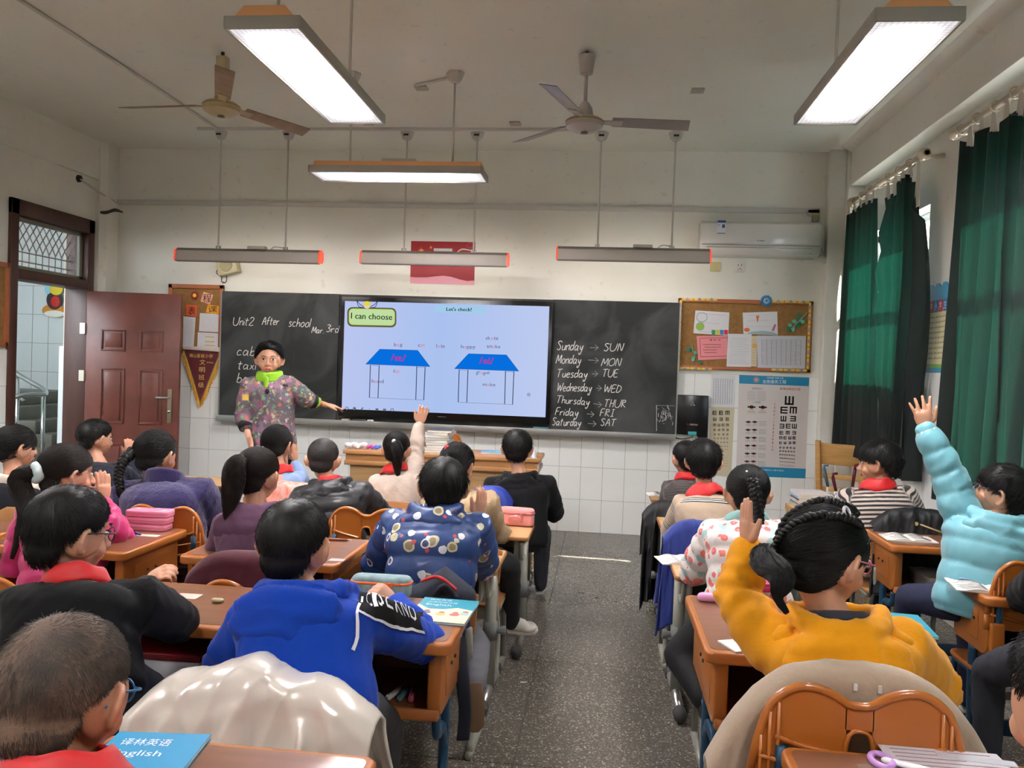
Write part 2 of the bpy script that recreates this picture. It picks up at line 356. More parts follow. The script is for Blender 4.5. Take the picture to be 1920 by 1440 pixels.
for k in range(1, 7): gm.bb((-8.2, 4.2, k * .4), (-8.197, 10.6, k * .4 + .006)); gm.bb((-8.2, 10.597, k * .4), (XL - T, 10.6, k * .4 + .006))
gm.build('tile_joints', M_grout, cw); MB().bb((-8.2, 4.2, 0), (-8.199, 10.6, 2.4)).build('tiled_dado', mat('pale blue tile', (196, 210, 214), .2), cw)
struct(MB().bb((-5.47, 7.74, 0), (-5.10, 8.0, 3.3)).build('trim_9', mat('cream pillar', (206, 192, 176), .6)))
struct(MB().bb((-5.50, 7.72, 0), (-5.08, 8.02, 1.55)).build('trim_10', mat('pillar tile', (206, 210, 212), .2), bevel=.004))
st = thing('staircase', 'grey stone stairs beyond the open door', 'stairs', loc=(-7.0, 9.65, 0))
M_stone = mat('grey stone step', (112, 110, 98), .5, var=.12)
for k in range(6): MB().bb((max(-1.19, -.3 - .22 * k), -.45, .16 * k), (.80 - .22 * k + .02, .94, .16 * (k + 1))).build('step', M_stone, st, bevel=.006)
rl = thing('stair_railing', 'polished steel stair handrail seen through the doorway', 'railing', loc=(-6.42, 8.8, 0))
MB().tube(spline([(-1.4, .3, 1.75), (-.5, .1, 1.25), (0, 0, 1.02), (-.1, -.3, .98), (-.8, -1.0, .80)], 8), .028, 10).build('handrail', M_chrome, rl, smooth=True)
MB().tube([(-1.4, .3, 1.45), (-.35, .1, .90)], .018, 8).tube([(-.12, -.3, .68), (-.8, -1.0, .52)], .018, 8).build('lower_rail', M_chrome, rl, smooth=True)
for x, y, z in ((-.03, .0, 1.0), (-.16, -.33, .95), (-.45, .12, 1.22)): MB().tube([(x, y, 0), (x, y, z)], .024, 10).build('post', M_chrome, rl, smooth=True)
pl = P(104, 562, 10.58)
struct(MB().bb((-8.3, 4.2, 3.3), (XL - T, 10.7, 3.4)).build('ceiling_corridor_added', M_ceil))  # unseen ceiling added to dim the daylight falling into the corridor
wd = thing('wall_decoration', 'colourful cut-out figure on the stairwell wall beyond the door', 'decoration', loc=(pl.x, 10.57, pl.z))
for nm, c, r, q in (('book', (235, 232, 220), (.16, .012, .05), (0, -.01, -.2)), ('foot', (214, 140, 50), (.17, .01, .09), (-.02, 0, -.15)), ('torso', (60, 40, 44), (.12, .01, .14), (0, -.012, 0)), ('bib', (200, 40, 36), (.07, .01, .08), (.02, -.02, -.03)), ('face', (232, 206, 60), (.10, .01, .08), (.03, -.02, .14)), ('cap', (150, 205, 226), (.07, .01, .11), (-.08, -.01, .16))):
    MB().ell(q, r).build(nm, mat('deco ' + nm, c, .6), wd, smooth=True)
# cork board at the left edge
cb = PX(10, 570, XL + .03)
ob = thing('cork_board', 'cork notice board at the left edge beside the door', 'notice board', loc=(XL, 5.5, 1.86))
M_cork = mat('cork', (160, 118, 66), .85, c2=(140, 100, 54), vscale=30, bump=.2, bscale=120); M_cw = mat('cork board frame wood', (176, 104, 58), .45, var=.12, vscale=6, stretch=(1, 1, .3))
MB().bb((0, -.6, -.32), (.012, .6, .32)).build('cork_panel', M_cork, ob)
MB().bb((0, -.63, .3), (.03, .63, .34)).bb((0, -.63, -.34), (.03, .63, -.3)).bb((0, .6, -.34), (.03, .64, .34)).bb((0, -.64, -.34), (.03, -.6, .34)).build('frame', M_cw, ob, bevel=.004)
# wires in the left corner
tag(MB().tube(spline([PX(150, 336, XL + .02), PX(180, 356, XL + .05), P(215, 378, 7.45), P(226, 384, 7.48)], 6), .009, 6).build('loose_cable', M_trunk, smooth=True), 'pale cable running from the left wall to the front corner', 'cable')
tag(MB().lathe(PX(149, 335, XL + .012), [(.035, -.012), (.03, .012)], 10, Matrix.Rotation(PI / 2, 3, 'Y')).build('wall_hole_cover', mat('black rubber', (38, 34, 32), .7)), 'small black cable grommet on the left wall above the door', 'cable fitting')
mb = MB()
for k in range(7):
    dz = random.uniform(-.025, .025); mb.tube(spline([P(175, 392 + k, 7.3) + Z1 * dz, P(195, 397 + k * .6, 7.28), P(215, 392 + k, 7.3) + Z1 * dz * .5, P(230, 398, 7.36)], 5), .007, 6)
tag(mb.build('cable_coil', mat('dark grey cable', (70, 64, 60), .6), smooth=True), 'bundle of dark grey cable hung in the front left corner', 'cable')

# ================================================================ FRONT WALL
M_bb = mat('chalkboard', (43, 46, 45), .42, spec=.3)
def chalkboard_mat():
    m = M_bb; nt = m.node_tree; b = nt.nodes['Principled BSDF']; geo = N(nt, 'ShaderNodeNewGeometry')
    n = N(nt, 'ShaderNodeTexNoise'); n.inputs['Scale'].default_value = 1.6; n.inputs['Detail'].default_value = 7; n.inputs['Distortion'].default_value = 1.2
    nt.links.new(geo.outputs['Position'], n.inputs['Vector']); r = N(nt, 'ShaderNodeValToRGB')
    r.color_ramp.elements[0].position = .42; r.color_ramp.elements[0].color = rgb((38, 41, 40)); r.color_ramp.elements[1].position = .8; r.color_ramp.elements[1].color = rgb((88, 90, 90))
    nt.links.new(n.outputs[0], r.inputs[0]); nt.links.new(r.outputs[0], b.inputs['Base Color'])
chalkboard_mat()
M_alu = mat('aluminium rail', (158, 158, 154), .35, metal=.6)
BL, BR, BT, BB = -3.645, .672, 2.13, .935
bd = thing('blackboard', 'long black chalkboard across the front wall with handwriting on both sides', 'blackboard', loc=(0, D, 0))
MB().bb((BL, -.06, BB), (-2.49, -.012, BT)).build('board_panel', M_bb, bd)
MB().bb((-.47, -.06, BB), (BR, -.012, BT)).build('board_panel', M_bb, bd)
MB().bb((BL, -.04, BB), (BR, -.010, BT)).build('backing', M_bb, bd)
MB().bb((BL - .012, -.07, BB - .02), (BL, -.01, BT)).build('edge_trim', M_alu, bd); MB().bb((BR, -.07, BB - .02), (BR + .012, -.01, BT)).build('edge_trim', M_alu, bd)
MB().bb((BL, -.13, BB - .045), (BR, -.01, BB)).bb((BL, -.135, BB - .045), (BR, -.125, BB + .012)).build('chalk_tray', M_alu, bd, bevel=.003)
M_chalk = mat('chalk', (226, 226, 220), .95)
GL = {'U': '0,1 .02,.3 .2,0 .45,.02 .62,.35 .68,1', 'n': '0,.55 .02,0;.02,.35 .2,.55 .32,.5 .34,0', 'i': '0,.5 0,0;.02,.72 .04,.76', 't': '.12,.9 .08,.1 .2,0;-.05,.6 .32,.62', '2': '0,.8 .15,1 .4,.9 .38,.6 0,0 .5,.02',
      'A': '0,0 .3,1 .55,0;.12,.4 .5,.42', 'f': '.35,1 .2,.95 .12,.7 .1,0;-.05,.55 .3,.58', 'e': '0,.28 .32,.35 .25,.55 .08,.5 0,.2 .15,0 .35,.08', 'r': '0,.5 .02,0;.02,.3 .15,.5 .32,.5', 's': '.3,.5 .1,.55 .05,.38 .28,.2 .2,0 0,.03',
      'c': '.32,.48 .15,.55 0,.3 .08,.03 .34,.06', 'h': '.02,1 0,0;.01,.3 .2,.52 .32,.42 .34,0', 'o': '.2,.54 .02,.35 .06,.05 .25,0 .38,.25 .32,.5 .2,.54', 'l': '.04,1 0,0', 'M': '0,0 .12,1 .32,.25 .58,1 .62,0', 'a': '.32,.45 .12,.55 0,.25 .1,0 .3,.2 .36,.5;.36,.5 .36,.05 .45,0',
      '.': '0,.03 .03,0', '3': '0,.9 .25,1 .38,.8 .15,.55 .4,.35 .25,0 0,.05', 'd': '.32,.45 .12,.55 0,.25 .1,0 .3,.15;.38,1 .34,0', 'b': '.04,1 0,.02;0,.3 .18,.52 .35,.3 .22,0 .02,.04', 'x': '0,.5 .32,0;.3,.52 -.02,0', 'u': '.02,.5 .04,.08 .18,0 .3,.15 .34,.52;.34,.5 .36,0', 'y': '.02,.5 .08,.18 .2,.12 .34,.5;.36,.52 .22,-.35 .02,-.42 .04,-.25',
      'S': '.45,.88 .2,1 .02,.78 .4,.35 .25,0 0,.1', 'N': '0,0 .08,1 .42,0 .52,1', 'O': '.28,1 .02,.7 .05,.15 .3,0 .55,.3 .5,.85 .28,1', 'T': '-.02,.95 .55,1;.27,.97 .22,0', 'E': '.42,.98 .04,.95 0,.02 .42,.04;.02,.5 .34,.52', 'W': '0,1 .14,0 .32,.75 .5,0 .7,1', 'D': '.04,1 0,0;.02,.95 .38,.8 .45,.4 .25,.05 0,0',
      'F': '.42,1 .06,.95 0,0;.03,.5 .32,.54', 'H': '.04,1 0,0;.42,1 .38,0;.02,.5 .4,.52', 'R': '.04,1 0,0;.03,.95 .32,.95 .36,.7 .03,.5 .45,0', 'I': '.08,1 .36,1;.22,1 .2,0;.02,0 .36,.02'}
def strokes(word):
    x = 0; out = []
    for ch in word:
        if ch == ' ': x += .4; continue
        pls = [[tuple(map(float, q.split(','))) for q in pl_.split()] for pl_ in GL[ch].split(';')]
        mx = max(p[0] for pl_ in pls for p in pl_)
        for pl_ in pls: out.append([(x + a + random.uniform(-.012, .012), b + random.uniform(-.02, .02)) for a, b in pl_])
        x += mx + .14
    return out, x - .14
def chalk(word, u0, v0, u1, v1, h, name='chalk_writing', slant=.18, r=.0036):
    out, Wd = strokes(word); A = P(u0, v0, D - .062); B = P(u1, v1, D - .062); ux = (B - A) / Wd; hh = h * D / F0; mb = MB()
    for pl_ in out:
        q = spline([A + ux * x + X1 * (slant * hh * y) + Z1 * (hh * y) for x, y in pl_], 4) if len(pl_) > 2 else [A + ux * x + X1 * (slant * hh * y) + Z1 * (hh * y) for x, y in pl_]
        mb.tube([p - bd.location for p in q], r, 5, ref=(0, 1, 0), flat=.35)
    return mb.build(name, M_chalk, bd)
for wd_, u0, v0, u1, v1, h in (('Unit2', 436, 610, 475, 610, 16), ('After', 491, 609, 522, 609, 15), ('school', 541, 612, 581, 613, 16), ('Mar.', 584, 624, 606, 625, 12), ('3rd', 612, 622, 634, 624, 14),
        ('cab', 444, 666, 477, 667, 18), ('taxi', 446, 692, 479, 693, 17), ('ba', 444, 717, 465, 718, 19),
        ('Sunday', 1044, 656, 1092, 657, 17), ('SUN', 1132, 658, 1167, 658, 14), ('Monday', 1042, 681, 1088, 682, 16), ('MON', 1127, 686, 1163, 686, 14), ('Tuesday', 1043, 707, 1100, 708, 15), ('TUE', 1129, 706, 1157, 707, 14),
        ('Wednesday', 1044, 733, 1108, 734, 15), ('WED', 1132, 735, 1163, 736, 14), ('Thursday', 1043, 755, 1104, 760, 14), ('THUR', 1132, 763, 1172, 764, 14), ('Friday', 1041, 778, 1083, 780, 14), ('FRI', 1125, 780, 1150, 781, 13), ('Saturday', 1035, 797, 1088, 799, 14), ('SAT', 1126, 798, 1153, 799, 13)):
    chalk(wd_, u0, v0, u1, v1, h)
for u0, v0, u1, v1 in ((1106, 652, 1122, 652), (1103, 675, 1122, 676), (1110, 701, 1121, 701), (1118, 728, 1128, 728), (1113, 757, 1128, 759), (1100, 776, 1114, 777), (1102, 794, 1118, 795)):
    mb = MB(); A = P(u0, v0, D - .062) - bd.location; B = P(u1, v1, D - .062) - bd.location
    for q in ([A, B], [B + Vector((-.03, 0, .025)), B, B + Vector((-.03, 0, -.025))]): mb.tube(q, .0034, 5, flat=.35)
    mb.build('chalk_arrow', M_chalk, bd)
mb = MB()
for a, b in (((1231, 760), (1265, 761)), ((1231, 760), (1231, 808))): mb.tube([P(*a, D - .062) - bd.location, P(*b, D - .062) - bd.location], .002, 4, flat=.4)
for k in range(46):
    p = P(random.uniform(1233, 1262), random.uniform(764, 795), D - .062) - bd.location; q = p + Vector((random.uniform(-.03, .03), 0, random.uniform(-.04, .04))); mb.tube([p, q], .002, 4, flat=.4)
mb.build('duty_list_chalk', M_chalk, bd)
# ---- interactive panel
M_blk = mat('black plastic', (14, 14, 15), .25); YS = D - .115
tv = thing('interactive_display', 'large lit screen showing two blue-roofed houses, set in the middle of the blackboard', 'screen', loc=(-1.48, D - .06, 1.55))
def tvl(mb, name, m, **k): o = mb.build(name, m, None, **k); o.parent = tv; o.matrix_parent_inverse = Matrix.Translation(-tv.location); return o
c4 = [P(638, 554.5, YS), P(1037, 566, YS), P(1030, 797, YS), P(636, 778.5, YS)]
x0, x1 = (c4[0].x + c4[3].x) / 2, (c4[1].x + c4[2].x) / 2; z1, z0 = (c4[0].z + c4[1].z) / 2, (c4[2].z + c4[3].z) / 2
tvl(MB().bb((x0, D - .062, z0), (x1, YS, z1)), 'bezel', M_blk, bevel=.006)
def screen_mat():
    m = bpy.data.materials.new('lit screen'); m.use_nodes = True; nt = m.node_tree; nt.nodes.clear(); o = N(nt, 'ShaderNodeOutputMaterial'); e = N(nt, 'ShaderNodeEmission')
    g = N(nt, 'ShaderNodeNewGeometry'); s = N(nt, 'ShaderNodeSeparateXYZ'); nt.links.new(g.outputs['Position'], s.inputs[0])
    r = N(nt, 'ShaderNodeMapRange'); r.inputs[1].default_value = -2.5; r.inputs[2].default_value = -.5; nt.links.new(s.outputs[0], r.inputs[0])
    c = N(nt, 'ShaderNodeValToRGB'); c.color_ramp.elements[0].color = rgb((196, 208, 250)); c.color_ramp.elements[1].color = rgb((198, 212, 250)); x = c.color_ramp.elements.new(.5); x.color = rgb((178, 202, 250))
    nt.links.new(r.outputs[0], c.inputs[0]); nt.links.new(c.outputs[0], e.inputs[0]); e.inputs[1].default_value = SCRK; nt.links.new(e.outputs[0], o.inputs[0]); return m
tvl(MB().bb((x0 + .035, YS, z0 + .065), (x1 - .035, YS - .001, z1 - .045)), 'screen', screen_mat())
YT = YS - .002
def scr(px, name, c, th=.0012, lift=0): return tvl(MB().prism([P(u, v, YT - lift) for u, v in px], (0, -th, 0)), name, emis('screen %d %d %d' % c, c, 1))
def z3(x, y): return (630 + x / 4.571, 540 + y / 4.571)
def rrect(x0, y0, x1, y1, r, skew=0):
    out = []
    for cx, cy, a in ((x1 - r, y0 + r, -90), (x1 - r, y1 - r, 0), (x0 + r, y1 - r, 90), (x0 + r, y0 + r, 180)):
        for k in range(5): t = math.radians(a + 22.5 * k); out.append(z3(cx + r * math.cos(t), cy + r * math.sin(t) + skew * (cx - x0)))
    return out
scr(rrect(97, 163, 517, 330, 42, .02), 'sign_border', (96, 96, 56)); scr(rrect(110, 175, 505, 316, 34, .02), 'sign_rim', (206, 212, 120), lift=.001); scr(rrect(116, 180, 500, 310, 30, .02), 'sign_face', (200, 232, 168), lift=.002)
scr([z3(846, 146), z3(1283, 158), z3(1281, 218), z3(845, 206)], 'banner', (170, 214, 244))
def stext(items, c, name, lift=.003, bold=False):
    mb = MB()
    for s, xa, ya, xb, yb, h in items:
        (a, b), (e, f_) = z3(xa, ya), z3(xb, yb); wtext(mb, s, a, b, e, f_, h / 4.571, YT - lift)
        if bold: wtext(mb, s, a + .45, b, e + .45, f_, h / 4.571, YT - lift)
    return tag(tvl(mb, name, emis('screen text %d %d %d' % c, c, 1)), kind='stuff')
stext([('I can choose', 128, 262, 480, 275, 52), ("Let's check!", 945, 196, 1160, 200, 32)], (22, 36, 26), 'heading_text', .004, True)
stext([('b', 497, 500, 516, 500, 30), ('g', 546, 508, 568, 508, 30), ('c', 702, 503, 722, 503, 20), ('l', 859, 510, 863, 510, 30), ('te', 896, 512, 932, 514, 27), ('h', 1071, 517, 1092, 517, 30), ('ppy', 1122, 527, 1195, 528, 30), ('sk', 1283, 443, 1322, 443, 30), ('te', 1352, 445, 1390, 446, 27),
       ('sn', 1292, 514, 1338, 514, 22), ('ke', 1366, 516, 1408, 517, 30), ('f', 491, 728, 504, 728, 30), ('h', 306, 812, 328, 812, 30), ('nd', 358, 814, 408, 815, 30), ('gr', 1199, 748, 1236, 742, 30), ('pe', 1265, 752, 1316, 746, 30), ('m', 1258, 840, 1292, 840, 20), ('ke', 1322, 842, 1366, 843, 30)], (84, 96, 120), 'word_text')
stext([('a', 520, 500, 541, 500, 20), ('at', 725, 503, 762, 503, 26), ('a', 868, 511, 890, 511, 20), ('a', 1096, 517, 1118, 517, 20), ('a', 1326, 444, 1348, 444, 20), ('a', 1341, 515, 1363, 515, 20), ('at', 506, 729, 545, 729, 26), ('a', 331, 813, 354, 813, 20), ('a', 1239, 739, 1262, 739, 20), ('a', 1296, 841, 1318, 841, 20)], (240, 120, 150), 'vowel_text')
for dx, dy in ((0, 0), (761, 39)):
    k = .968 if dx == 0 else 1.0
    def q(x, y): return z3(x + dx, y + dy)
    scr([q(375, 524), q(700, 534), q(806, 674), q(254, 653)], 'roof', (8, 116, 232), lift=.001)
    ln = MB()
    for a, b in (((375, 524), (700, 534)), ((700, 534), (806, 674)), ((806, 674), (254, 653)), ((254, 653), (375, 524)), ((295, 660), (286, 940)), ((370, 662), (360, 942)), ((692, 672), (684, 956)), ((764, 676), (752, 960)), ((286, 940), (752, 960)), ((295, 662), (370, 666)), ((692, 678), (764, 680))):
        ln.tube([P(*q(*a), YT - .002), P(*q(*b), YT - .002)], .0036, 4, flat=.3)
    tvl(ln, 'outline', emis('screen line', (40, 52, 84), 1))
stext([('/æ/', 470, 620, 596, 628, 56), ('/ei/', 1228, 648, 1348, 654, 58)], (214, 40, 150), 'phonetic_text', .004, True)
ic = MB()
for k, x in enumerate((93, 157, 222, 287, 351, 416, 481)):
    c = P(*z3(x, 1031 + k * 2.2), YT - .002)
    if k in (0, 1, 6): ic.tube([c + Vector((math.cos(t) * .013, 0, math.sin(t) * .013)) for t in np.linspace(0, 2 * PI, 13)], .003, 4)
    elif k == 2: ic.tube([c + Vector((-.012, 0, -.012)), c + Vector((.012, 0, .012))], .005, 4)
    elif k == 3: ic.ell(c, (.004, .001, .004))
    else: ic.box(c, (.028, .001, .016))
tvl(ic, 'toolbar_icons', emis('screen icon', (96, 104, 122), 1)); c = P(*z3(159, 1033), YT - .003); tvl(MB().ell(c, (.007, .001, .007)), 'play_icon', emis('screen black', (16, 22, 34), 1))
tvl(MB().ell(P(*z3(1652, 914), YT - .002), (.018, .001, .018)), 'cursor_dot', emis('screen grey', (158, 176, 214), 1))
c = P(*z3(266, 150), YT - .003); cher = MB().ell(c, (.032, .001, .03)); tvl(cher, 'cherub_face', emis('screen skin', (246, 214, 190), 1)); tvl(MB().ell(c + Vector((0, -.001, .018)), (.034, .001, .022)), 'cherub_hair', emis('screen yellow', (236, 222, 80), 1))
wg = MB()
for s in (-1, 1): wg.tube(spline([c + Vector((s * .03, 0, -.01)), c + Vector((s * .07, 0, .01)), c + Vector((s * .1, 0, .045))], 4), .003, 4); wg.tube(spline([c + Vector((s * .03, 0, -.02)), c + Vector((s * .08, 0, -.01)), c + Vector((s * .1, 0, .045))], 4), .003, 4)
tvl(wg, 'cherub_wings', emis('screen line', (40, 52, 84), 1))
tvl(MB().box(((x0 + x1) / 2, YS - .002, z0 + .03), (.08, .003, .006)), 'maker_mark', mat('grey print', (90, 92, 96), .5))
# items in the tray under the board
for i, (u, v, wd_, c, lbl, nm, ct) in enumerate(((648, 790, .07, (214, 206, 186), 'short white chalk box on the left of the chalk tray', 'chalk_box', 'box'), (672, 791, .12, (60, 62, 64), 'black remote lying in the chalk tray', 'remote_control', 'remote'), (694, 793, .05, (230, 226, 216), 'small white clip on the chalk tray lip', 'clip', 'clip'), (1014, 804, .14, (70, 130, 140), 'teal and white marker box at the right end of the chalk tray', 'marker_box', 'box'))):
    p = P(u, v, D - .1); o = MB().box((0, 0, .012), (wd_, .05, .024)).build(nm, mat('tray item %d' % i, c, .5), bevel=.003, loc=(p.x, D - .095, .935)); tag(o, lbl, ct)
# ---- left cork strip, notices, pennant
cl = thing('timetable_board', 'narrow cork board with timetable sheets left of the blackboard', 'notice board', loc=(-3.92, D, 1.85))
def loc_parent(o, p): o.parent = p; o.matrix_parent_inverse = Matrix.Translation(-Vector(p.location)); return o
loc_parent(MB().bb((-4.20, D - .02, 1.52), (-3.66, D - .009, 2.17)).build('cork_panel', M_cork), cl)
loc_parent(MB().bb((-4.21, D - .035, 2.15), (-3.65, D - .009, 2.19)).bb((-3.69, D - .035, 1.5), (-3.65, D - .009, 2.19)).bb((-4.21, D - .035, 1.5), (-4.17, D - .009, 2.19)).build('frame', M_cw, bevel=.004), cl)
M_paper = mat('white paper', (222, 222, 226), .8); M_ink = mat('grey print lines', (120, 122, 128), .8); M_ink2 = mat('black ink', (28, 24, 26), .8)
YN = D - .0225
def sheet(px, name, m, label, cat, lines=0, Y=YN, group=None, grid=False):
    o = MB().prism([P(u, v, Y) for u, v in px], (0, -.0015, 0)).build(name, m); tag(o, label, cat, group)
    if lines:
        mb = MB(); A, B, C, Dd = [P(u, v, Y - .002) for u, v in px]
        for k in range(lines):
            t = .12 + .78 * k / max(1, lines - 1)
            l = A.lerp(Dd, t); r_ = B.lerp(C, t); a = random.uniform(.08, .14); b = random.uniform(.72, .92)
            mb.tube([l.lerp(r_, a), l.lerp(r_, b)], .0016, 4, flat=.3)
        if grid:
            for k in range(9): t = .1 + .8 * k / 8; mb.tube([A.lerp(B, t).lerp(Dd.lerp(C, t), .12), A.lerp(B, t).lerp(Dd.lerp(C, t), .9)], .0014, 4, flat=.3)
        p = mb.build('printed_lines', M_ink); p.parent = o
    return o
sheet([(344, 593), (367, 595), (363, 651), (343, 650)], 'timetable_sheet', M_paper, 'tall printed sheet at the left on the timetable board, half behind the door', 'paper', 14)
sheet([(375, 587), (414, 589), (411, 623), (373, 621)], 'timetable_sheet', M_paper, 'upper right printed timetable sheet under the orange character card', 'paper', 8)
o = sheet([(371, 623), (411, 625), (410, 651), (370, 650)], 'timetable_sheet', M_paper, 'lower right sheet with yellow table just above the pennant', 'paper', 2)
wp = MB()
for v in (632, 641, 648): wp.prism([P(u, vv, YN - .002) for u, vv in ((384, v - 2), (402, v - 1), (402, v + 1.5), (384, v))], (0, -.001, 0))
wp.build('table_bands', mat('straw print', (216, 190, 120), .8)).parent = o
for px, c, s, lb_ in (([(349, 571), (370, 572), (369, 594), (349, 592)], (226, 104, 62), '表', 'red-orange card with a handwritten character on the timetable board'),
                      ([(382, 547), (400, 553), (394, 571), (376, 565)], (240, 176, 146), '程', 'pink card with a handwritten character at the top of the timetable board'),
                      ([(390, 571), (411, 574), (410, 590), (386, 586)], (240, 170, 52), '课', 'yellow-orange card with a handwritten character above the timetable sheet')):
    o = MB().prism([P(u, v, YN - .003) for u, v in px], (0, -.002, 0)).build('character_card', mat('card %s' % s, c, .8)); tag(o, lb_, 'card')
    mb = MB(); us = [p[0] for p in px]; vs_ = [p[1] for p in px]; wtext(mb, s, min(us) + 4, max(vs_) - 4, max(us) - 4, max(vs_) - 4, (max(vs_) - min(vs_)) * .68, YN - .0062)
    mb.build('character', M_ink2).parent = o
c = P(365, 554, YN - .004); fl_ = thing('paper_flower', 'dark red paper flower with yellow middle on the timetable board', 'decoration', loc=c)
for k in range(14): t = 2 * PI * k / 14; MB().ell((.026 * math.cos(t), 0, .026 * math.sin(t)), (.022, .002, .008), Matrix.Rotation(-t, 3, 'Y')).build('petal', mat('petal red', (158, 56, 50), .7), fl_)
MB().ell((0, -.003, 0), (.018, .003, .018)).build('flower_centre', mat('flower yellow', (244, 208, 40), .7), fl_)
pn = thing('pennant', 'dark red triangular award pennant with gold fringe under the timetable board', 'pennant', loc=P(378, 655, D - .03))
def PP(mb, name, m, par, **k): return loc_parent(mb.build(name, m, **k), par)
PP(MB().prism([P(347, 656, D - .03), P(412, 659, D - .03), P(375, 752, D - .03)], (0, .004, 0)), 'cloth', mat('maroon velvet', (98, 16, 26), .7, sheen=.4), pn)
PP(MB().prism([P(343, 649, D - .04), P(417, 651, D - .04), P(416, 660, D - .04), P(343, 655, D - .04)], (0, .012, 0)), 'hanging_rod', mat('white rod', (214, 204, 194), .5), pn, bevel=.002)
fr_ = MB()
for A, B in (((345, 657), (374, 753)), ((414, 660), (376, 753))):
    for k in range(46):
        t = k / 45; u = A[0] + (B[0] - A[0]) * t; v = A[1] + (B[1] - A[1]) * t; s = -1 if A[0] < 374 else 1
        fr_.tube([P(u, v, D - .03), P(u + s * (3 + random.uniform(-1, 2)) * (1 - .5 * t), v + 11 + random.uniform(-2, 3), D - .032)], .005, 4)
o = PP(fr_, 'fringe', mat('gold fringe', (214, 160, 24), .6, sheen=.3), pn); o['kind'] = 'stuff'
mb = MB(); wtext(mb, '小学', 384, 671, 399, 672, 8, D - .0315); wtext(mb, '横山星城', 355, 670, 383, 671, 7.5, D - .0315)
for k, ch in enumerate('文明班级'): wtext(mb, ch, 374 - k * .9, 684 + k * 14.2, 385 - k * .9, 684 + k * 14.2, 10.5, D - .0315)
wtext(mb, '***', 387, 681, 400, 682, 3.5, D - .0315)
PP(mb, 'gold_lettering', mat('gold thread', (228, 196, 110), .5), pn)
# ---- loudspeaker box
sp_ = thing('wall_speaker', 'tilted cream loudspeaker box on the front wall under the left board light', 'speaker', loc=P(428, 498, D - .05))
Mr = Matrix.Rotation(math.radians(-14), 3, 'Y')
MB().box((0, 0, 0), (.2, .09, .17), Mr).build('case', mat('aged cream plastic', (192, 186, 148), .55), sp_, bevel=.008)
MB().lathe((0, -.046, 0), [(.062, 0), (.058, .004), (.02, .005)], 20, Mr @ Matrix.Rotation(PI / 2, 3, 'X')).build('grille', mat('speaker grille', (170, 162, 128), .7), sp_, smooth=True)
tag(MB().tube(spline([P(408, 505, D - .03), P(406, 512, D - .02), P(415, 519, D - .02), P(416, 528, D - .02), P(424, 528, D - .02), P(425, 512, D - .03)], 6), .004, 6).build('speaker_wire', mat('purple black wire', (66, 34, 48), .6), smooth=True), 'dark loop of wire hanging under the tilted speaker', 'wire')
# ---- red flag poster
fp = thing('flag_poster', 'red poster with golden stars and a pink wall edge, behind the middle board light', 'poster', loc=P(829, 493, D - .004))
YF = D - .006
PP(MB().prism([P(771, 452, YF), P(891, 454, YF), P(889, 534, YF), P(769, 531, YF)], (0, .004, 0)), 'sheet', mat('flag red', (150, 10, 24), .5), fp)
pts = [(769, 531)] + [(769, 519), (778, 520), (800, 520), (818, 518), (832, 517), (846, 519), (862, 524), (876, 527), (889, 526)] + [(889, 534)]
PP(MB().prism([P(u, v, YF - .001) for u, v in pts], (0, .0008, 0)), 'pink_edge', mat('pink print', (228, 160, 176), .6), fp)
sm = MB()
for u, v, r in ((790, 470, 6.5), (808, 464, 3.6)):
    c = P(u, v, YF - .0015); k = r * D / F0; sm.prism([c + Vector((math.sin(t) * k * (1 if i % 2 == 0 else .4), 0, math.cos(t) * k * (1 if i % 2 == 0 else .4))) for i, t in enumerate(np.linspace(0, 2 * PI, 11)[:-1])], (0, -.001, 0))
PP(sm, 'stars', mat('gold print', (222, 150, 40), .5), fp)
PP(MB().tube([P(u, v, YF - .002) for u, v in ((888, 456), (880, 455), (874, 461), (880, 465), (889, 462))], .005, 5, flat=.2), 'pink_loop', mat('pink print', (228, 160, 176), .6), fp)
# ---- air conditioner
ac = thing('air_conditioner', 'white wall-mounted air conditioner above the right notice board', 'air conditioner', loc=(1.33, D, 2.7))
M_ac = mat('white glossy plastic', (222, 220, 216), .18, coat=.3)
prof = [(0, .15), (-.16, .148), (-.205, .12), (-.215, .0), (-.20, -.07), (-.15, -.14), (-.06, -.155), (0, -.15)]
MB().prism([(-.515, y, z) for y, z in prof], (1.03, 0, 0)).build('casing', M_ac, ac, bevel=.01, seg=3)
MB().bb((-.50, -.217, -.066), (.50, -.2, -.062)).bb((-.46, -.205, -.088), (.44, -.197, -.084)).bb((-.46, -.178, -.125), (.44, -.168, -.121)).build('seams', mat('grey seam', (150, 146, 140), .6), ac)
MB().prism([(-.44, -.203, -.086), (.43, -.203, -.086), (.42, -.172, -.128), (-.44, -.172, -.128)], (0, -.006, -.002)).build('louvre', M_ac, ac, bevel=.002)
lb2 = MB().bb((-.375, -.2175, .03), (-.305, -.212, .145)).build('energy_label', mat('white label', (226, 230, 234), .5), ac)
MB().bb((-.375, -.2185, .125), (-.305, -.2165, .145)).bb((-.375, -.2185, .03), (-.305, -.2165, .036)).bb((-.335, -.2185, .08), (-.312, -.2165, .11)).bb((-.368, -.2185, .1), (-.36, -.2165, .108)).build('blue_band', mat('label blue', (34, 84, 160), .5), lb2)
MB().bb((-.03, -.2185, -.03), (-.018, -.2165, -.024)).bb((-.012, -.2185, -.03), (.03, -.2165, -.025)).build('maker_mark', mat('grey print', (90, 92, 96), .5), ac)
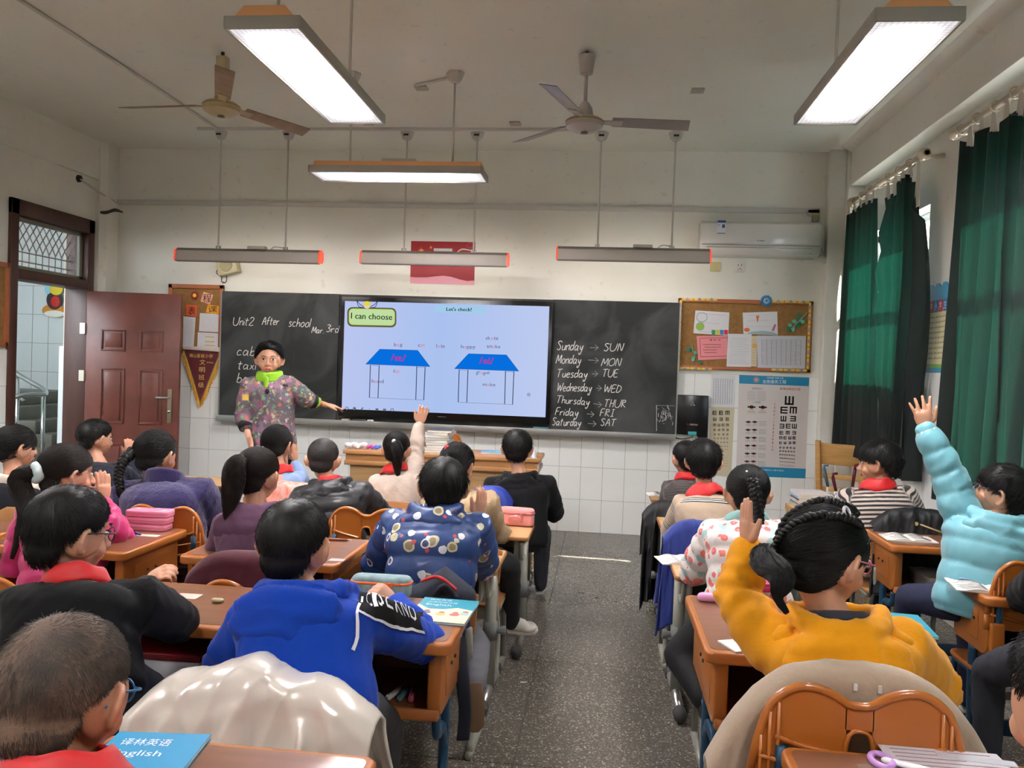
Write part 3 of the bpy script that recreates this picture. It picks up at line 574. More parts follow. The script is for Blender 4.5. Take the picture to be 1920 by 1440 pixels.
tag(MB().tube(spline([P(1520, 478, D - .08), P(1545, 487, D - .06), P(1566, 500, D - .05), P(1585, 505, D - .02)], 8), .026, 12).build('refrigerant_pipe', mat('white lagging tape', (206, 204, 192), .7, bump=.3, bscale=30), smooth=True), 'white lagged pipe curving from the air conditioner to the corner', 'pipe')
tag(MB().tube(spline([P(1530, 412, D - .04), P(1530, 440, D - .05), P(1538, 462, D - .04), P(1550, 486, D - .04)], 8), .006, 6).build('hanging_power_cable', M_trunk, smooth=True), 'thin grey power cord hanging right of the air conditioner', 'cord')
sk = thing('power_plug', 'grey plug with yellow tape in the corner above the air conditioner', 'plug', loc=P(1529, 410, D - .03)); MB().box((0, 0, 0), (.06, .05, .06)).build('plug_body', mat('grey plastic', (150, 144, 136), .5), sk, bevel=.006)
MB().box((0, -.004, .035), (.06, .045, .014)).box((.02, -.01, -.06), (.06, .03, .016)).build('tape', mat('yellow tape', (206, 188, 60), .5), sk)
o = MB().box((0, 0, 0), (.09, .012, .085)).build('switch_plate', mat('aged ivory plastic', (206, 192, 140), .5), bevel=.003, loc=P(1341, 500, D - .006)); tag(o, 'ivory blank plate under the left end of the air conditioner', 'switch plate')
sk = thing('wall_socket', 'white wall socket under the air conditioner', 'socket', loc=P(1387, 501, D - .007)); MB().box((0, 0, 0), (.09, .014, .088)).build('plate', mat('white socket plastic', (224, 220, 212), .4), sk, bevel=.003)
MB().box((-.014, -.0075, .018), (.006, .001, .012)).box((.014, -.0075, .018), (.006, .001, .012)).box((0, -.0075, -.012), (.006, .001, .012)).box((-.014, -.0075, -.026), (.005, .001, .012)).box((.014, -.0075, -.026), (.005, .001, .012)).build('slots', M_dark, sk)
# ---- right cork board
cr = thing('notice_board', 'wide cork notice board with yellow paper border right of the blackboard', 'notice board', loc=(1.26, D, 1.87))
loc_parent(MB().bb((.67, D - .02, 1.56), (1.83, D - .009, 2.16)).build('cork_panel', M_cork), cr)
loc_parent(MB().bb((.66, D - .035, 2.14), (1.84, D - .009, 2.175)).bb((.66, D - .035, 1.54), (1.84, D - .009, 1.57)).bb((.66, D - .035, 1.54), (.69, D - .009, 2.175)).bb((1.81, D - .035, 1.54), (1.84, D - .009, 2.175)).build('frame', M_cw, bevel=.004), cr)
M_yel = mat('yellow paper strip', (236, 200, 80), .7); M_lil = mat('lilac paper knot', (168, 156, 168), .7)
def strip(a, b, n):
    A = P(*a, D - .036); B = P(*b, D - .036); d = (B - A)
    for k in range(n):
        s = A + d * (k / n); e = A + d * ((k + .93) / n); q = d.normalized().cross(Y1) * .010
        loc_parent(MB().prism([s - q, e - q, e + q, s + q], (0, -.002, 0)).build('border_strip', M_yel), cr)
        m_ = (s + e) / 2; loc_parent(MB().ell(m_ - Y1 * .004, (.016, .004, .009)).ell(m_ - Y1 * .004, (.009, .004, .017)).build('border_knot', M_lil), cr)
strip((1279, 561), (1346, 562), 3); strip((1448, 565), (1519, 567), 3); strip((1277, 562), (1272, 690), 6); strip((1519, 567), (1514, 693), 6); strip((1274, 690), (1336, 692), 3); strip((1447, 693), (1514, 695), 3)
c = P(1437, 564, D - .045); ro = thing('paper_rosette', 'blue paper rosette on the top edge of the right notice board', 'decoration', loc=c)
for k in range(16):
    t = 2 * PI * k / 16; MB().ell((.034 * math.cos(t), 0, .034 * math.sin(t)), (.02, .003, .008), Matrix.Rotation(-t, 3, 'Y')).build('petal', mat('rosette blue', (34, 118, 172), .6), ro)
MB().ell((0, -.004, 0), (.028, .004, .028)).build('inner_disc', mat('rosette pale blue', (150, 196, 222), .6), ro); MB().ell((0, -.009, 0), (.008, .003, .008)).build('button', mat('rosette dark', (86, 60, 66), .6), ro)
def r5(x, y): return (1270 + x / 7.385, 550 + y / 7.385)
o1 = sheet([r5(250, 236), r5(722, 265), r5(705, 585), r5(222, 553)], 'drawing_sheet', M_paper, "child's drawing with a green tree and coloured squares, upper left on the right notice board", 'drawing', 3)
cols = [((56, 150, 110), 475, 525), ((214, 214, 60), 535, 585), ((80, 130, 200), 592, 642), ((210, 50, 70), 650, 700)]
for c, a, b in cols: PP(MB().prism([P(*r5(x, y), YN - .003) for x, y in ((a, 505), (b, 508), (b - 3, 572), (a, 568))], (0, -.0008, 0)), 'coloured_square', mat('crayon %d' % c[0], c, .8), o1)
PP(MB().ell(P(*r5(315, 460), YN - .003), (.038, .0008, .036)), 'crayon_tree', mat('crayon tree', (150, 190, 90), .8), o1)
PP(MB().tube([P(*r5(340 + 75 * math.cos(t), 330 + 65 * math.sin(t)), YN - .003) for t in np.linspace(0, 2 * PI, 15)], .0018, 4), 'bubble_outline', mat('crayon blue', (110, 160, 180), .8), o1)
o2 = sheet([r5(905, 268), r5(1383, 252), r5(1392, 580), r5(915, 560)], 'drawing_sheet', M_paper, "child's drawing with a carrot, upper right on the right notice board", 'drawing', 4)
PP(MB().prism([P(*r5(x, y), YN - .003) for x, y in ((1090, 310), (1135, 310), (1108, 410))], (0, -.0008, 0)), 'crayon_carrot', mat('crayon orange', (232, 126, 46), .8), o2)
PP(MB().ell(P(*r5(962, 505), YN - .003), (.025, .0008, .018)), 'crayon_pumpkin', mat('crayon orange', (232, 126, 46), .8), o2)
PP(MB().prism([P(*r5(x, y), YN - .003) for x, y in ((970, 555), (1050, 528), (1180, 520), (1300, 532), (1385, 560), (1385, 578), (970, 566))], (0, -.0008, 0)), 'crayon_hill', mat('crayon grey blue', (160, 186, 190), .8), o2)
PP(MB().prism([P(*r5(x, y), YN - .003) for x, y in ((1345, 425), (1370, 435), (1335, 525), (1305, 515))], (0, -.0008, 0)), 'crayon_sausage', mat('crayon pink', (190, 110, 140), .8), o2)
o3 = sheet([r5(265, 590), r5(690, 588), r5(690, 905), r5(290, 925)], 'certificate', mat('pink paper', (238, 146, 152), .7), 'pink certificate pinned lower left on the right notice board', 'certificate', 0)
mb = MB(); wtext(mb, '通 知 书', 1330, 639, 1351, 639, 3, YN - .003)
for k in range(4): mb.tube([P(1318 + 3 * (k % 2), 646 + k * 5, YN - .003), P(1352 - 8 * (k // 2), 646 + k * 5, YN - .003)], .0015, 4)
for a, b in (((312, 620), (690, 615)), ((312, 620), (322, 880)), ((322, 880), (690, 868))): mb.tube([P(*r5(*a), YN - .003), P(*r5(*b), YN - .003)], .0014, 4)
mb.build('dark_print', M_ink2).parent = o3
sheet([r5(700, 560), r5(1030, 565), r5(1020, 1020), r5(680, 1015)], 'notice_sheet', M_paper, 'white printed notice at the bottom centre of the right notice board', 'paper', 16, Y=YN - .004)
o = sheet([r5(1022, 590), r5(1104, 590), r5(1100, 1015), r5(1020, 1010)], 'notice_sheet', mat('cream paper', (220, 206, 170), .8), 'narrow cream strip with an orange motif between two white notices', 'paper', 10, Y=YN - .002)
PP(MB().ell(P(*r5(1066, 725), YN - .005), (.018, .0008, .02)), 'orange_motif', mat('crayon amber', (230, 170, 80), .8), o)
sheet([r5(1102, 585), r5(1780, 590), r5(1768, 1045), r5(1110, 1030)], 'register_sheet', mat('grey register paper', (206, 204, 212), .8), 'large grey tabular register at the bottom right of the right notice board', 'paper', 22, Y=YN - .003, grid=True)
def sprig(name, label, stem, leaves, cs):
    t = thing(name, label, 'decoration', loc=P(*stem[0], YN - .008))
    loc_parent(MB().tube([P(u, v, YN - .008) for u, v in stem], .004, 5).build('stem', mat('leaf mint', (110, 190, 160), .7)), t)
    for (u, v, rx, rz, a), c in zip(leaves, cs):
        loc_parent(MB().ell(P(u, v, YN - .01), (rx, .002, rz), Matrix.Rotation(math.radians(a), 3, 'Y')).build('leaf', mat('leaf %d' % c[0], c, .6)), t)
G1, G2 = (20, 128, 100), (92, 186, 158)
sprig('leaf_sprig', 'green paper leaf sprig at the right of the right notice board', [r5(1800, 260), r5(1690, 385), r5(1570, 500)], [(*r5(1685, 318), .026, .02, -35), (*r5(1735, 392), .022, .017, 20), (*r5(1620, 388), .022, .017, 30), (*r5(1560, 440), .02, .017, 30), (*r5(1680, 445), .018, .022, -10), (*r5(1605, 498), .014, .023, 5), (*r5(1535, 500), .022, .015, -10)], [G1, G2, G2, G2, G1, G2, G1])
sprig('leaf_sprig', 'green paper leaf sprig beside the pink certificate', [r5(205, 690), r5(215, 790), r5(250, 880)], [(*r5(160, 783), .022, .018, 0), (*r5(248, 820), .017, .014, 20), (*r5(220, 910), .015, .024, 10), (*r5(320, 950), .02, .013, 25)], [G1, G2, G2, G1])
# ---- eye charts, poster, lock box
def Eshape(mb, u, v, s, rot, Y):
    k = s * D / F0; c = P(u, v, Y); R_ = Matrix.Rotation(rot * PI / 2, 3, 'Y')
    for (cx, cz, w_, h_) in ((-.4, 0, .2, 1), (0.0, .4, 1, .2), (0, 0, 1, .2), (0, -.4, 1, .2)): mb.box(c + R_ @ Vector((cx * k, 0, cz * k)), (w_ * k, .001, h_ * k), R_)
YE = D - .0135
ec = thing('eye_chart_poster', 'large eye chart poster with blue header and footer below the right notice board', 'poster', loc=P(1448, 800, YE))
M_post = mat('poster paper', (214, 206, 202), .4); M_pb = mat('poster blue', (24, 136, 178), .4)
q = [(1386, 703), (1517, 708), (1510, 897), (1380, 892)]
PP(MB().prism([P(u, v, YE) for u, v in q], (0, .003, 0)), 'sheet', M_post, ec)
PP(MB().prism([P(u, v, YE - .001) for u, v in ((1386, 703), (1517, 708), (1516.5, 724), (1386, 719))], (0, .0008, 0)), 'header_band', M_pb, ec)
PP(MB().prism([P(u, v, YE - .001) for u, v in ((1380.5, 873), (1511, 879), (1510, 897), (1380, 892))], (0, .0008, 0)), 'footer_band', M_pb, ec)
mb = MB(); wtext(mb, '志愿服务工程', 1430, 719, 1474, 719.5, 6.5, YE - .002); wtext(mb, '“新希望”志愿人民', 1437, 710, 1469, 711, 3.4, YE - .002)
for k in range(2): wtext(mb, '指导单位共青团市委员会主办单位' if k else '南京市青少年视力健康服务中心爱尔眼科', 1386, 880.5 + k * 5.5, 1470 - 40 * k, 884 + k * 4.5, 2.6, YE - .002)
PP(mb, 'white_lettering', mat('white print', (230, 232, 234), .5), ec)
mb = MB(); wtext(mb, '标准对数视力表', 1462, 731, 1501, 732.5, 4.6, YE - .002)
for k in range(14): wtext(mb, '近视防控人人有责爱护眼睛从我做起'[k], 1451 - k * .35, 760 + k * 6.6, 1454 - k * .35, 760 + k * 6.6, 4.4, YE - .002)
PP(mb, 'red_lettering', mat('red print', (186, 40, 66), .5), ec)
mb = MB(); 
rows = [(751, 16, [1480], [3]), (769, 12.5, [1470, 1487.5], [0, 1]), (785, 10, [1469, 1487], [3, 2]), (799, 8.5, [1466, 1478, 1489.5], [2, 0, 3]), (811.5, 6.6, [1465, 1477, 1489], [0, 1, 2]), (821, 5.4, [1464, 1472, 1481, 1489], [1, 0, 3, 0]), (830.5, 4.6, [1463.5, 1472, 1481, 1489], [0, 3, 2, 1])]
for v, s, us, rs in rows:
    for u, r_ in zip(us, rs): Eshape(mb, u, v, s, r_, YE - .002)
for j in range(6):
    for k in range(5 + min(j, 3)): Eshape(mb, 1463 + k * (26 / (4 + min(j, 3))), 839 + j * 6.6 + k * .3, 3.4 - .4 * j, random.randint(0, 3), YE - .002)
tag(PP(mb, 'tumbling_e_rows', M_ink2, ec), kind='stuff')
mb = MB(); wtext(mb, '爱眼知识', 1410, 730, 1430, 731, 3.6, YE - .002); wtext(mb, '八齿梳', 1411, 756, 1426, 756.5, 4, YE - .002)
for k in range(7): mb.tube([P(1401, 733.5 + k * 2.7, YE - .002), P(1417, 734 + k * 2.7, YE - .002)], .0009, 4); mb.tube([P(1419, 734 + k * 2.7, YE - .002), P(1436, 734.5 + k * 2.7, YE - .002)], .0009, 4)
for j in range(6):
    for k in range(4): mb.tube([P(1423 - j * .4, 790 + j * 15 + k * 2.6, YE - .002), P(1437 - j * .4, 790.5 + j * 15 + k * 2.6, YE - .002)], .0011, 4)
PP(mb, 'small_print', M_ink, ec)
hd = MB(); sk_ = MB(); bg = MB()
for (u, v, s) in [(1409, 766, 7), (1430, 766.5, 7)] + [(1403 - j * .5 + dx, 793 + j * 14.8, 4.6) for j in range(6) for dx in (0, 12)]:
    k = s * D / F0; c = P(u, v, YE - .002); bg.prism([c + Vector((a * k, .0006, b * k)) for a, b in ((-1, -1.2), (1, -1.2), (1, -.5), (-1, -.5))], (0, -.0004, 0))
    sk_.ell(c + Vector((0, 0, -k * .2)), (k * .5, .0008, k * .8)); hd.ell(c + Vector((0, -.001, k * .4)), (k * .62, .0008, k * .42)).ell(c + Vector((-k * .8, -.001, k * .4)), (k * .22, .0006, k * .25)).ell(c + Vector((k * .8, -.001, k * .4)), (k * .22, .0006, k * .25))
PP(bg, 'photo_shirts', mat('photo shirt', (186, 196, 190), .6), ec); PP(sk_, 'photo_faces', mat('photo skin', (224, 178, 160), .6), ec); PP(hd, 'photo_hair', M_ink2, ec)
c = P(1418, 712, YE - .002); PP(MB().ell(c, (.03, .001, .03)), 'emblem', mat('emblem grey', (120, 140, 146), .5), ec); PP(MB().ell(c - Y1 * .001, (.017, .001, .017)), 'emblem_middle', mat('emblem pink', (200, 150, 170), .5), ec)
e2 = thing('old_eye_chart', 'yellowed narrow eye chart hanging between the black box and the large poster', 'poster', loc=P(1356, 810, YE))
PP(MB().prism([P(u, v, YE) for u, v in ((1333, 762), (1377, 764), (1371, 895), (1328, 890))], (0, .003, 0)), 'sheet', mat('yellowed paper', (206, 196, 166), .6), e2)
mb = MB()
for v, s, n in ((774, 7.5, 3), (786, 6, 3), (797, 5, 4), (806, 4, 4), (814.5, 3.2, 4), (822, 2.6, 5), (829.5, 2.2, 5), (837, 1.7, 6), (843, 1.4, 6)):
    for k in range(n): Eshape(mb, 1340 + k * 24 / (n - 1), v, s, random.randint(0, 3), YE - .001)
for k in range(4): mb.tube([P(1336, 858 + k * 5, YE - .001), P(1364, 859 + k * 5, YE - .001)], .0008, 4)
tag(PP(mb, 'tumbling_e_rows', M_ink2, e2), kind='stuff')
sheet([(1334, 702), (1378, 704), (1376, 764), (1333, 763)], 'roster_sheet', M_paper, 'white roster sheet taped over the top of the old eye chart', 'paper', 14, Y=YE - .004, grid=True)
lk = thing('black_wall_box', 'flat black lock box on the wall at the right end of the blackboard', 'cabinet', loc=P(1298, 780, D - .04))
PP(MB().prism([P(u, v, D - .07) for u, v in ((1270, 740), (1329, 742), (1327, 821), (1309, 821), (1307, 817), (1267, 814))], (0, .07, 0)), 'case', M_blk, lk, bevel=.006)
mb = MB()
for t in (90, 210, 330): c = P(1299, 758, D - .074); mb.ell(c + Vector((.014 * math.cos(math.radians(t)), 0, .014 * math.sin(math.radians(t)))), (.008, .003, .008))
PP(mb, 'lock_knob', M_steel, lk); PP(MB().prism([P(u, v, D - .0715) for u, v in ((1290, 809), (1306, 809.5), (1306, 816), (1290, 815))], (0, -.001, 0)), 'label', mat('teal label', (60, 170, 180), .5), lk)
mb = MB(); wtext(mb, 'HiteVision', 1294, 797.4, 1308, 798, 3.4, D - .0715); PP(mb, 'lettering', mat('white print', (230, 232, 234), .5), lk); mb = MB(); wtext(mb, 'hi', 1288.5, 797.2, 1292.5, 797.4, 3.4, D - .0715); PP(mb, 'red_mark', mat('red print', (186, 40, 66), .5), lk)
tag(MB().tube(spline([P(1140, 814, D - .03), P(1190, 822, D - .02), P(1240, 818, D - .03), P(1262, 820, D - .03), P(1280, 823, D - .03), P(1300, 819, D - .03)], 6), .004, 6).build('hanging_wire', M_dark, smooth=True), 'thin black wire hanging under the right end of the blackboard', 'wire')
# ---- poster on the right pier
def PXr(u, v, x=XR - .012): return PX(u, v, x)
pr_ = thing('rules_poster', 'blue scalloped poster of classroom rules on the pier between the curtains', 'poster', loc=PXr(1765, 620))
yA, yB = 5.40, 5.845; zT, zB = 2.16, 1.56
out = [(yB, zB), (yB + .01, zT - .08)] + [(yB - .0 - (yB - yA) * k / 12, zT - .04 + .035 * abs(math.sin(k * PI / 3))) for k in range(13)] + [(yA, zB)]
PP(MB().prism([(XR - .006, a, b) for a, b in out], (-.008, 0, 0)), 'panel', mat('poster sky blue', (60, 150, 190), .4), pr_)
PP(MB().prism([(XR - .015, a, b) for a, b in ((yB - .01, zB + .03), (yB - .01, zB + .06), (yA, zB + .05), (yA, zB + .03))], (-.001, 0, 0)), 'green_hill', mat('poster green', (120, 176, 70), .4), pr_)
PP(MB().prism([(XR - .015, a, b) for a, b in ((yB - .02, zB + .06), (yB - .03, zT - .17), (yA, zT - .17), (yA, zB + .05))], (-.0015, 0, 0)), 'text_panel', mat('poster cream', (222, 214, 170), .5), pr_)
mb = MB()
for k in range(9): text3(mb, '遵守纪律上课认真听讲不迟到', Vector((XR - .018, yB - .04, zT - .24 - k * .034)), -Y1, Z1, .33, .013)
PP(mb, 'rules_text', M_ink2, pr_)
for k, (ch, c) in enumerate((('中', (196, 40, 60)), ('小', (40, 110, 170)), ('学', (196, 40, 60)), ('生', (40, 110, 170)))):
    y = yB - .09 - k * .075; PP(MB().bb((XR - .019, y - .03, zT - .2), (XR - .0165, y + .03, zT - .12)), 'letter_tile', mat('letter tile %d' % c[0], c, .5), pr_)
    mb = MB(); text3(mb, ch, Vector((XR - .0205, y + .022, zT - .185)), -Y1, Z1, .044, .05); PP(mb, 'letter', mat('white print', (230, 232, 234), .5), pr_)

# ================================================================ CEILING LIGHTS
def diffuser_mat(LAMP=LAMP):
    m = bpy.data.materials.new('lit diffuser grid'); m.use_nodes = True; nt = m.node_tree; nt.nodes.clear(); o = N(nt, 'ShaderNodeOutputMaterial'); e = N(nt, 'ShaderNodeEmission')
    tc = N(nt, 'ShaderNodeTexCoord'); b = N(nt, 'ShaderNodeTexBrick'); b.offset = 0; b.inputs['Scale'].default_value = 1; b.inputs['Brick Width'].default_value = .02; b.inputs['Row Height'].default_value = .02; b.inputs['Mortar Size'].default_value = .0022
    b.inputs['Color1'].default_value = (1, .99, .97, 1); b.inputs['Color2'].default_value = (1, .99, .97, 1); b.inputs['Mortar'].default_value = (.72, .62, .70, 1)
    nt.links.new(tc.outputs['Object'], b.inputs['Vector']); nt.links.new(b.outputs[0], e.inputs[0]); sx = N(nt, 'ShaderNodeSeparateXYZ'); nt.links.new(tc.outputs['Object'], sx.inputs[0])
    def fall(i, w0, p):   # LED rows glow brightest along the middle of the fixture
        a = N(nt, 'ShaderNodeMath', operation='ABSOLUTE'); nt.links.new(sx.outputs[i], a.inputs[0]); r = N(nt, 'ShaderNodeMapRange', interpolation_type='SMOOTHSTEP'); r.inputs[1].default_value = w0; r.inputs[2].default_value = p; r.inputs[3].default_value = 0; r.inputs[4].default_value = 1; nt.links.new(a.outputs[0], r.inputs[0]); return r.outputs[0]
    m1 = N(nt, 'ShaderNodeMath', operation='MULTIPLY'); nt.links.new(fall(0, .6, .3), m1.inputs[0]); nt.links.new(fall(1, .15, .03), m1.inputs[1])
    m3 = N(nt, 'ShaderNodeMath', operation='POWER'); m3.inputs[1].default_value = 2.2; nt.links.new(m1.outputs[0], m3.inputs[0]); m2 = N(nt, 'ShaderNodeMath', operation='MULTIPLY_ADD'); nt.links.new(m3.outputs[0], m2.inputs[0]); m2.inputs[1].default_value = LAMP; m2.inputs[2].default_value = .27; nt.links.new(m2.outputs[0], e.inputs[1]); nt.links.new(e.outputs[0], o.inputs[0]); return m
M_diff = diffuser_mat(); M_lf = mat('grey lamp frame', (176, 170, 162), .45, metal=.2); M_rod = mat('lamp rod', (196, 192, 184), .45)
M_back = mat('translucent orange lamp back', (238, 176, 120), .6)
def panel_light(c, ang, label, rods, group=None, md=None):   # 1.2 x .3 m hanging fixture, long side along local X
    t = thing('panel_light', label, 'ceiling light', group, loc=c, rz=ang); L, Wd = .6, .15
    f = MB()
    for a, b in (((-L, -Wd, -.02), (L, -Wd + .012, .03)), ((-L, Wd - .012, -.02), (L, Wd, .03)), ((-L, -Wd, -.02), (-L + .012, Wd, .03)), ((L - .012, -Wd, -.02), (L, Wd, .03))): f.bb(a, b)
    f.build('frame', M_lf, t, bevel=.004)
    MB().bb((-L + .012, -Wd + .012, -.012), (L - .012, Wd - .012, -.006)).build('diffuser', md or M_diff, t)
    MB().prism([(-L + .02, -Wd + .02, .02), (-L + .02, -.08, .075), (-L + .02, .08, .075), (-L + .02, Wd - .02, .02)], (2 * L - .04, 0, 0)).build('reflector_back', M_back, t)
    MB().bb((-.12, -.04, .075), (.12, .04, .105)).build('driver_box', M_rod, t, bevel=.003)
    for s in rods:
        MB().tube([(s, 0, .07), (s, 0, ZC - c[2] - .05)], .0075, 8).build('rod', M_rod, t, smooth=True)
        MB().lathe((s, 0, ZC - c[2]), [(.03, -.07), (.045, -.055), (.062, -.012), (.062, 0)], 6).build('ceiling_mount', M_rod, t)
    return t
panel_light((-1.315, 3.543, 2.753), PI / 2, 'long lit panel light at the upper left, receding toward the front wall', (-.45, .45))
panel_light((1.037, 3.543, 2.753), PI / 2, 'long lit panel light at the upper right near the curtains', (-.45, .45))
panel_light((-1.445, 5.53, 2.80), 0, 'lit panel light hanging crosswise in the middle, orange on its back', (-.355, .37))
M_dim = diffuser_mat(LAMP * .62)
for x, y, q in ((-1.3, .4, 'added behind the camera to brighten the left aisle seats'), (1.037, .4, 'added behind the camera to brighten the seats near the windows'), (-3.7, 3.4, 'above the far left rows, outside the picture'), (-3.7, .4, 'behind the camera, near the door wall')): panel_light((x, y, 2.753), PI / 2, 'lit panel light ' + q, (-.45, .45), 'panel lights out of view', M_dim if y < 1 else None)  # all unseen; the first two are added to brighten the foreground pupils
# board lights: lit strips face the board, red end caps
M_strip = emis('board light strip', (255, 244, 236), 0)
M_strip.node_tree.nodes['Emission'].inputs[1].default_value = 6.5
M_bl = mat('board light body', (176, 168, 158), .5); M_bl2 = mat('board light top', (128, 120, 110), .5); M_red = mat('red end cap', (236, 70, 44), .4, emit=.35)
for u0, v0, u1, v1, rods, lab in ((332, 476, 602, 484, (409, 535), 'board light with red end caps above the left half of the blackboard'), (678, 483, 953, 487, (757, 888), 'board light with red end caps above the screen, before the red poster'), (1044, 477, 1332, 479, (1120, 1259), 'board light with red end caps above the right half of the blackboard')):
    Yl = 6.93; A = P(u0, v0, Yl); B = P(u1, v1, Yl); zc = (A.z + B.z) / 2; t = thing('board_light', lab, 'board light', 'lights over the blackboard', loc=((A.x + B.x) / 2, Yl, zc)); h = (B.x - A.x) / 2
    pf = [(-.055, -.055), (.03, -.05), (.06, -.02), (.055, .04), (0, .06), (-.045, .035)]
    MB().prism([(-h + .008, y, z) for y, z in pf], (2 * h - .016, 0, 0)).build('housing', M_bl, t, bevel=.002)
    MB().prism([(-h + .008, y, z) for y, z in ((-.047, .036), (0, .062), (.04, .05), (0, .045))], (2 * h - .016, 0, 0)).build('top_cover', M_bl2, t)
    MB().prism([(-h + .02, .061, -.018), (-h + .02, .034, -.047), (-h + .02, .036, -.052), (-h + .02, .065, -.020)], (2 * h - .04, 0, 0)).build('lit_strip', M_strip, t)
    MB().bb((-h + .008, -.058, -.062), (h - .008, .0, -.054)).build('lower_edge', M_bl2, t)
    for s in (-1, 1): MB().prism([(s * (h - .008), y * 1.06, z * 1.06) for y, z in pf], (s * .012, 0, 0)).build('end_cap', M_red, t)
    MB().bb((.0, -.03, .06), (.16, .03, .085)).build('driver_box', M_bl, t)
    MB().tube(spline([(.2, 0, .055), (.24, 0, .085), (.32, 0, .075), (.36, 0, .05)], 5), .006, 6).build('wire_loop', M_rod, t, smooth=True)
    for u in rods:
        x = P(u, 470, Yl).x - t.location.x
        MB().tube([(x, 0, .05), (x, 0, ZC - zc - .05)], .008, 8).build('rod', mat('white lamp rod', (214, 208, 198), .45), t, smooth=True)
        MB().bb((x - .02, -.012, .05), (x - .012, .012, .085)).build('bracket', M_lf, t); MB().bb((x + .012, -.012, .05), (x + .02, .012, .085)).build('bracket', M_lf, t)
        m_ = MB().lathe((x, 0, ZC - zc), [(.03, -.07), (.045, -.055), (.06, -.012), (.06, 0)], 6).build('ceiling_mount', M_rod, t)
        MB().bb((x - .022, -.056, -.045), (x + .022, -.05, -.03)).build('mount_slots', M_dark, m_, loc=(0, 0, ZC - zc))
# ================================================================ FANS
def fan(c, top, label, bmat, body, angs, blades=.66, cone=False, tip=.0):
    t = thing('ceiling_fan', label, 'ceiling fan', loc=c)
    MB().lathe((0, 0, 0), [(.02, -.052), (.07, -.046), (.115, -.02), (.12, .01), (.105, .03), (.06, .045), (.03, .05)], 28).build('motor_housing', body, t, smooth='auto')
    MB().lathe((0, 0, .012), [(.122, -.004), (.122, .004)], 28).build('trim_ring', mat('brass ring', (168, 140, 84), .4, metal=.5), t)
    MB().lathe((0, 0, -.05), [(.025, -.006), (.02, 0)], 12).build('bottom_badge', mat('badge', (96, 84, 66), .5), t)
    H_ = ZC - c[2]
    if cone:
        MB().tube([(0, 0, .04), (0, 0, .30)], .014, 8).build('down_rod', body, t, smooth=True)
        MB().lathe((0, 0, 0), [(.05, .045), (.04, .09), (.018, .12)], 20).build('lower_cup', body, t, smooth='auto')
        MB().bb((-.032, -.032, .25), (.036, .032, H_ - .03)).build('hanger_box', body, t, bevel=.006)
        MB().tube([(0, 0, H_ - .04), (0, 0, H_)], .012, 8).build('down_rod', M_dark, t)
    else:
        MB().tube([(0, 0, .1), (0, 0, H_ - .08)], .012, 10).build('down_rod', body, t, smooth=True)
        MB().lathe((0, 0, 0), [(.055, .045), (.045, .1), (.02, .14)], 20).build('lower_cup', body, t, smooth='auto')
        MB().lathe((0, 0, H_ - .15), [(.02, 0), (.04, .01), (.055, .12), (.05, .125)], 20).build('canopy', body, t, smooth='auto'); MB().tube([(0, 0, H_ - .03), (0, 0, H_)], .01, 6).build('hook', M_dark, t)
    for a in angs:
        R_ = Matrix.Rotation(a, 3, 'Z'); Tl = Matrix.Rotation(math.radians(-15), 3, 'X')
        w0, w1 = .05, .065
        pl_ = [(.17, -w0), (blades, -w1), (blades + .02, w1 * .8), (.18, w0)]
        b_ = MB().prism([R_ @ (Tl @ Vector((x, y, .0))) + Vector((0, 0, .02)) for x, y in pl_], R_ @ (Tl @ Vector((0, 0, .006)))).build('blade', bmat, t, bevel=.002)
        MB().prism([R_ @ (Tl @ Vector((x, y, -.006))) + Vector((0, 0, .02)) for x, y in ((.09, -.02), (.24, -.03), (.24, .03), (.09, .02))], R_ @ (Tl @ Vector((0, 0, .005)))).build('blade_bracket', body, b_)
    return t
cL = P(415, 203, 5.14); cR = P(1096, 233, 5.18)
M_fo = mat('dusty aged blade', (150, 126, 100), .6, var=.2, vscale=12); M_fb = mat('yellowed enamel', (186, 170, 130), .35, var=.1)
M_fw = mat('grey white blade', (158, 152, 150), .35, metal=.3); M_fc = mat('white fan enamel', (190, 182, 176), .3)
fan(cL, 0, 'old yellowed ceiling fan at the left with dusty brown blades', M_fo, M_fb, (math.radians(175), math.radians(62), math.radians(-62)), blades=.71, cone=True)
fan(cR, 0, 'white ceiling fan at the right with a slim rod', M_fw, M_fc, (math.radians(10), math.radians(-106), math.radians(134)))
for u, v, nm in ((1308, 170, 'small square blank cover on the ceiling right of the white fan'), (790, 165, 'small square blank cover on the ceiling beside the middle lamp mount'), (966, 232, 'small square blank cover on the ceiling left of the white fan'), (690, 231, 'small round blank cover on the ceiling below the long left light')):
    tag(MB().box((0, 0, 0), (.09, .09, .014)).build('ceiling_cover', mat('cover plate', (176, 168, 156), .5), bevel=.003, loc=PZ(u, v, ZC - .007)), nm, 'cover plate')
tag(MB().tube([PZ(780, 160, ZC - .012), PZ(846, 146, ZC - .012)], .010, 6).build('surface_conduit', M_trunk), 'short white conduit on the ceiling leading to the middle lamp mount', 'conduit')

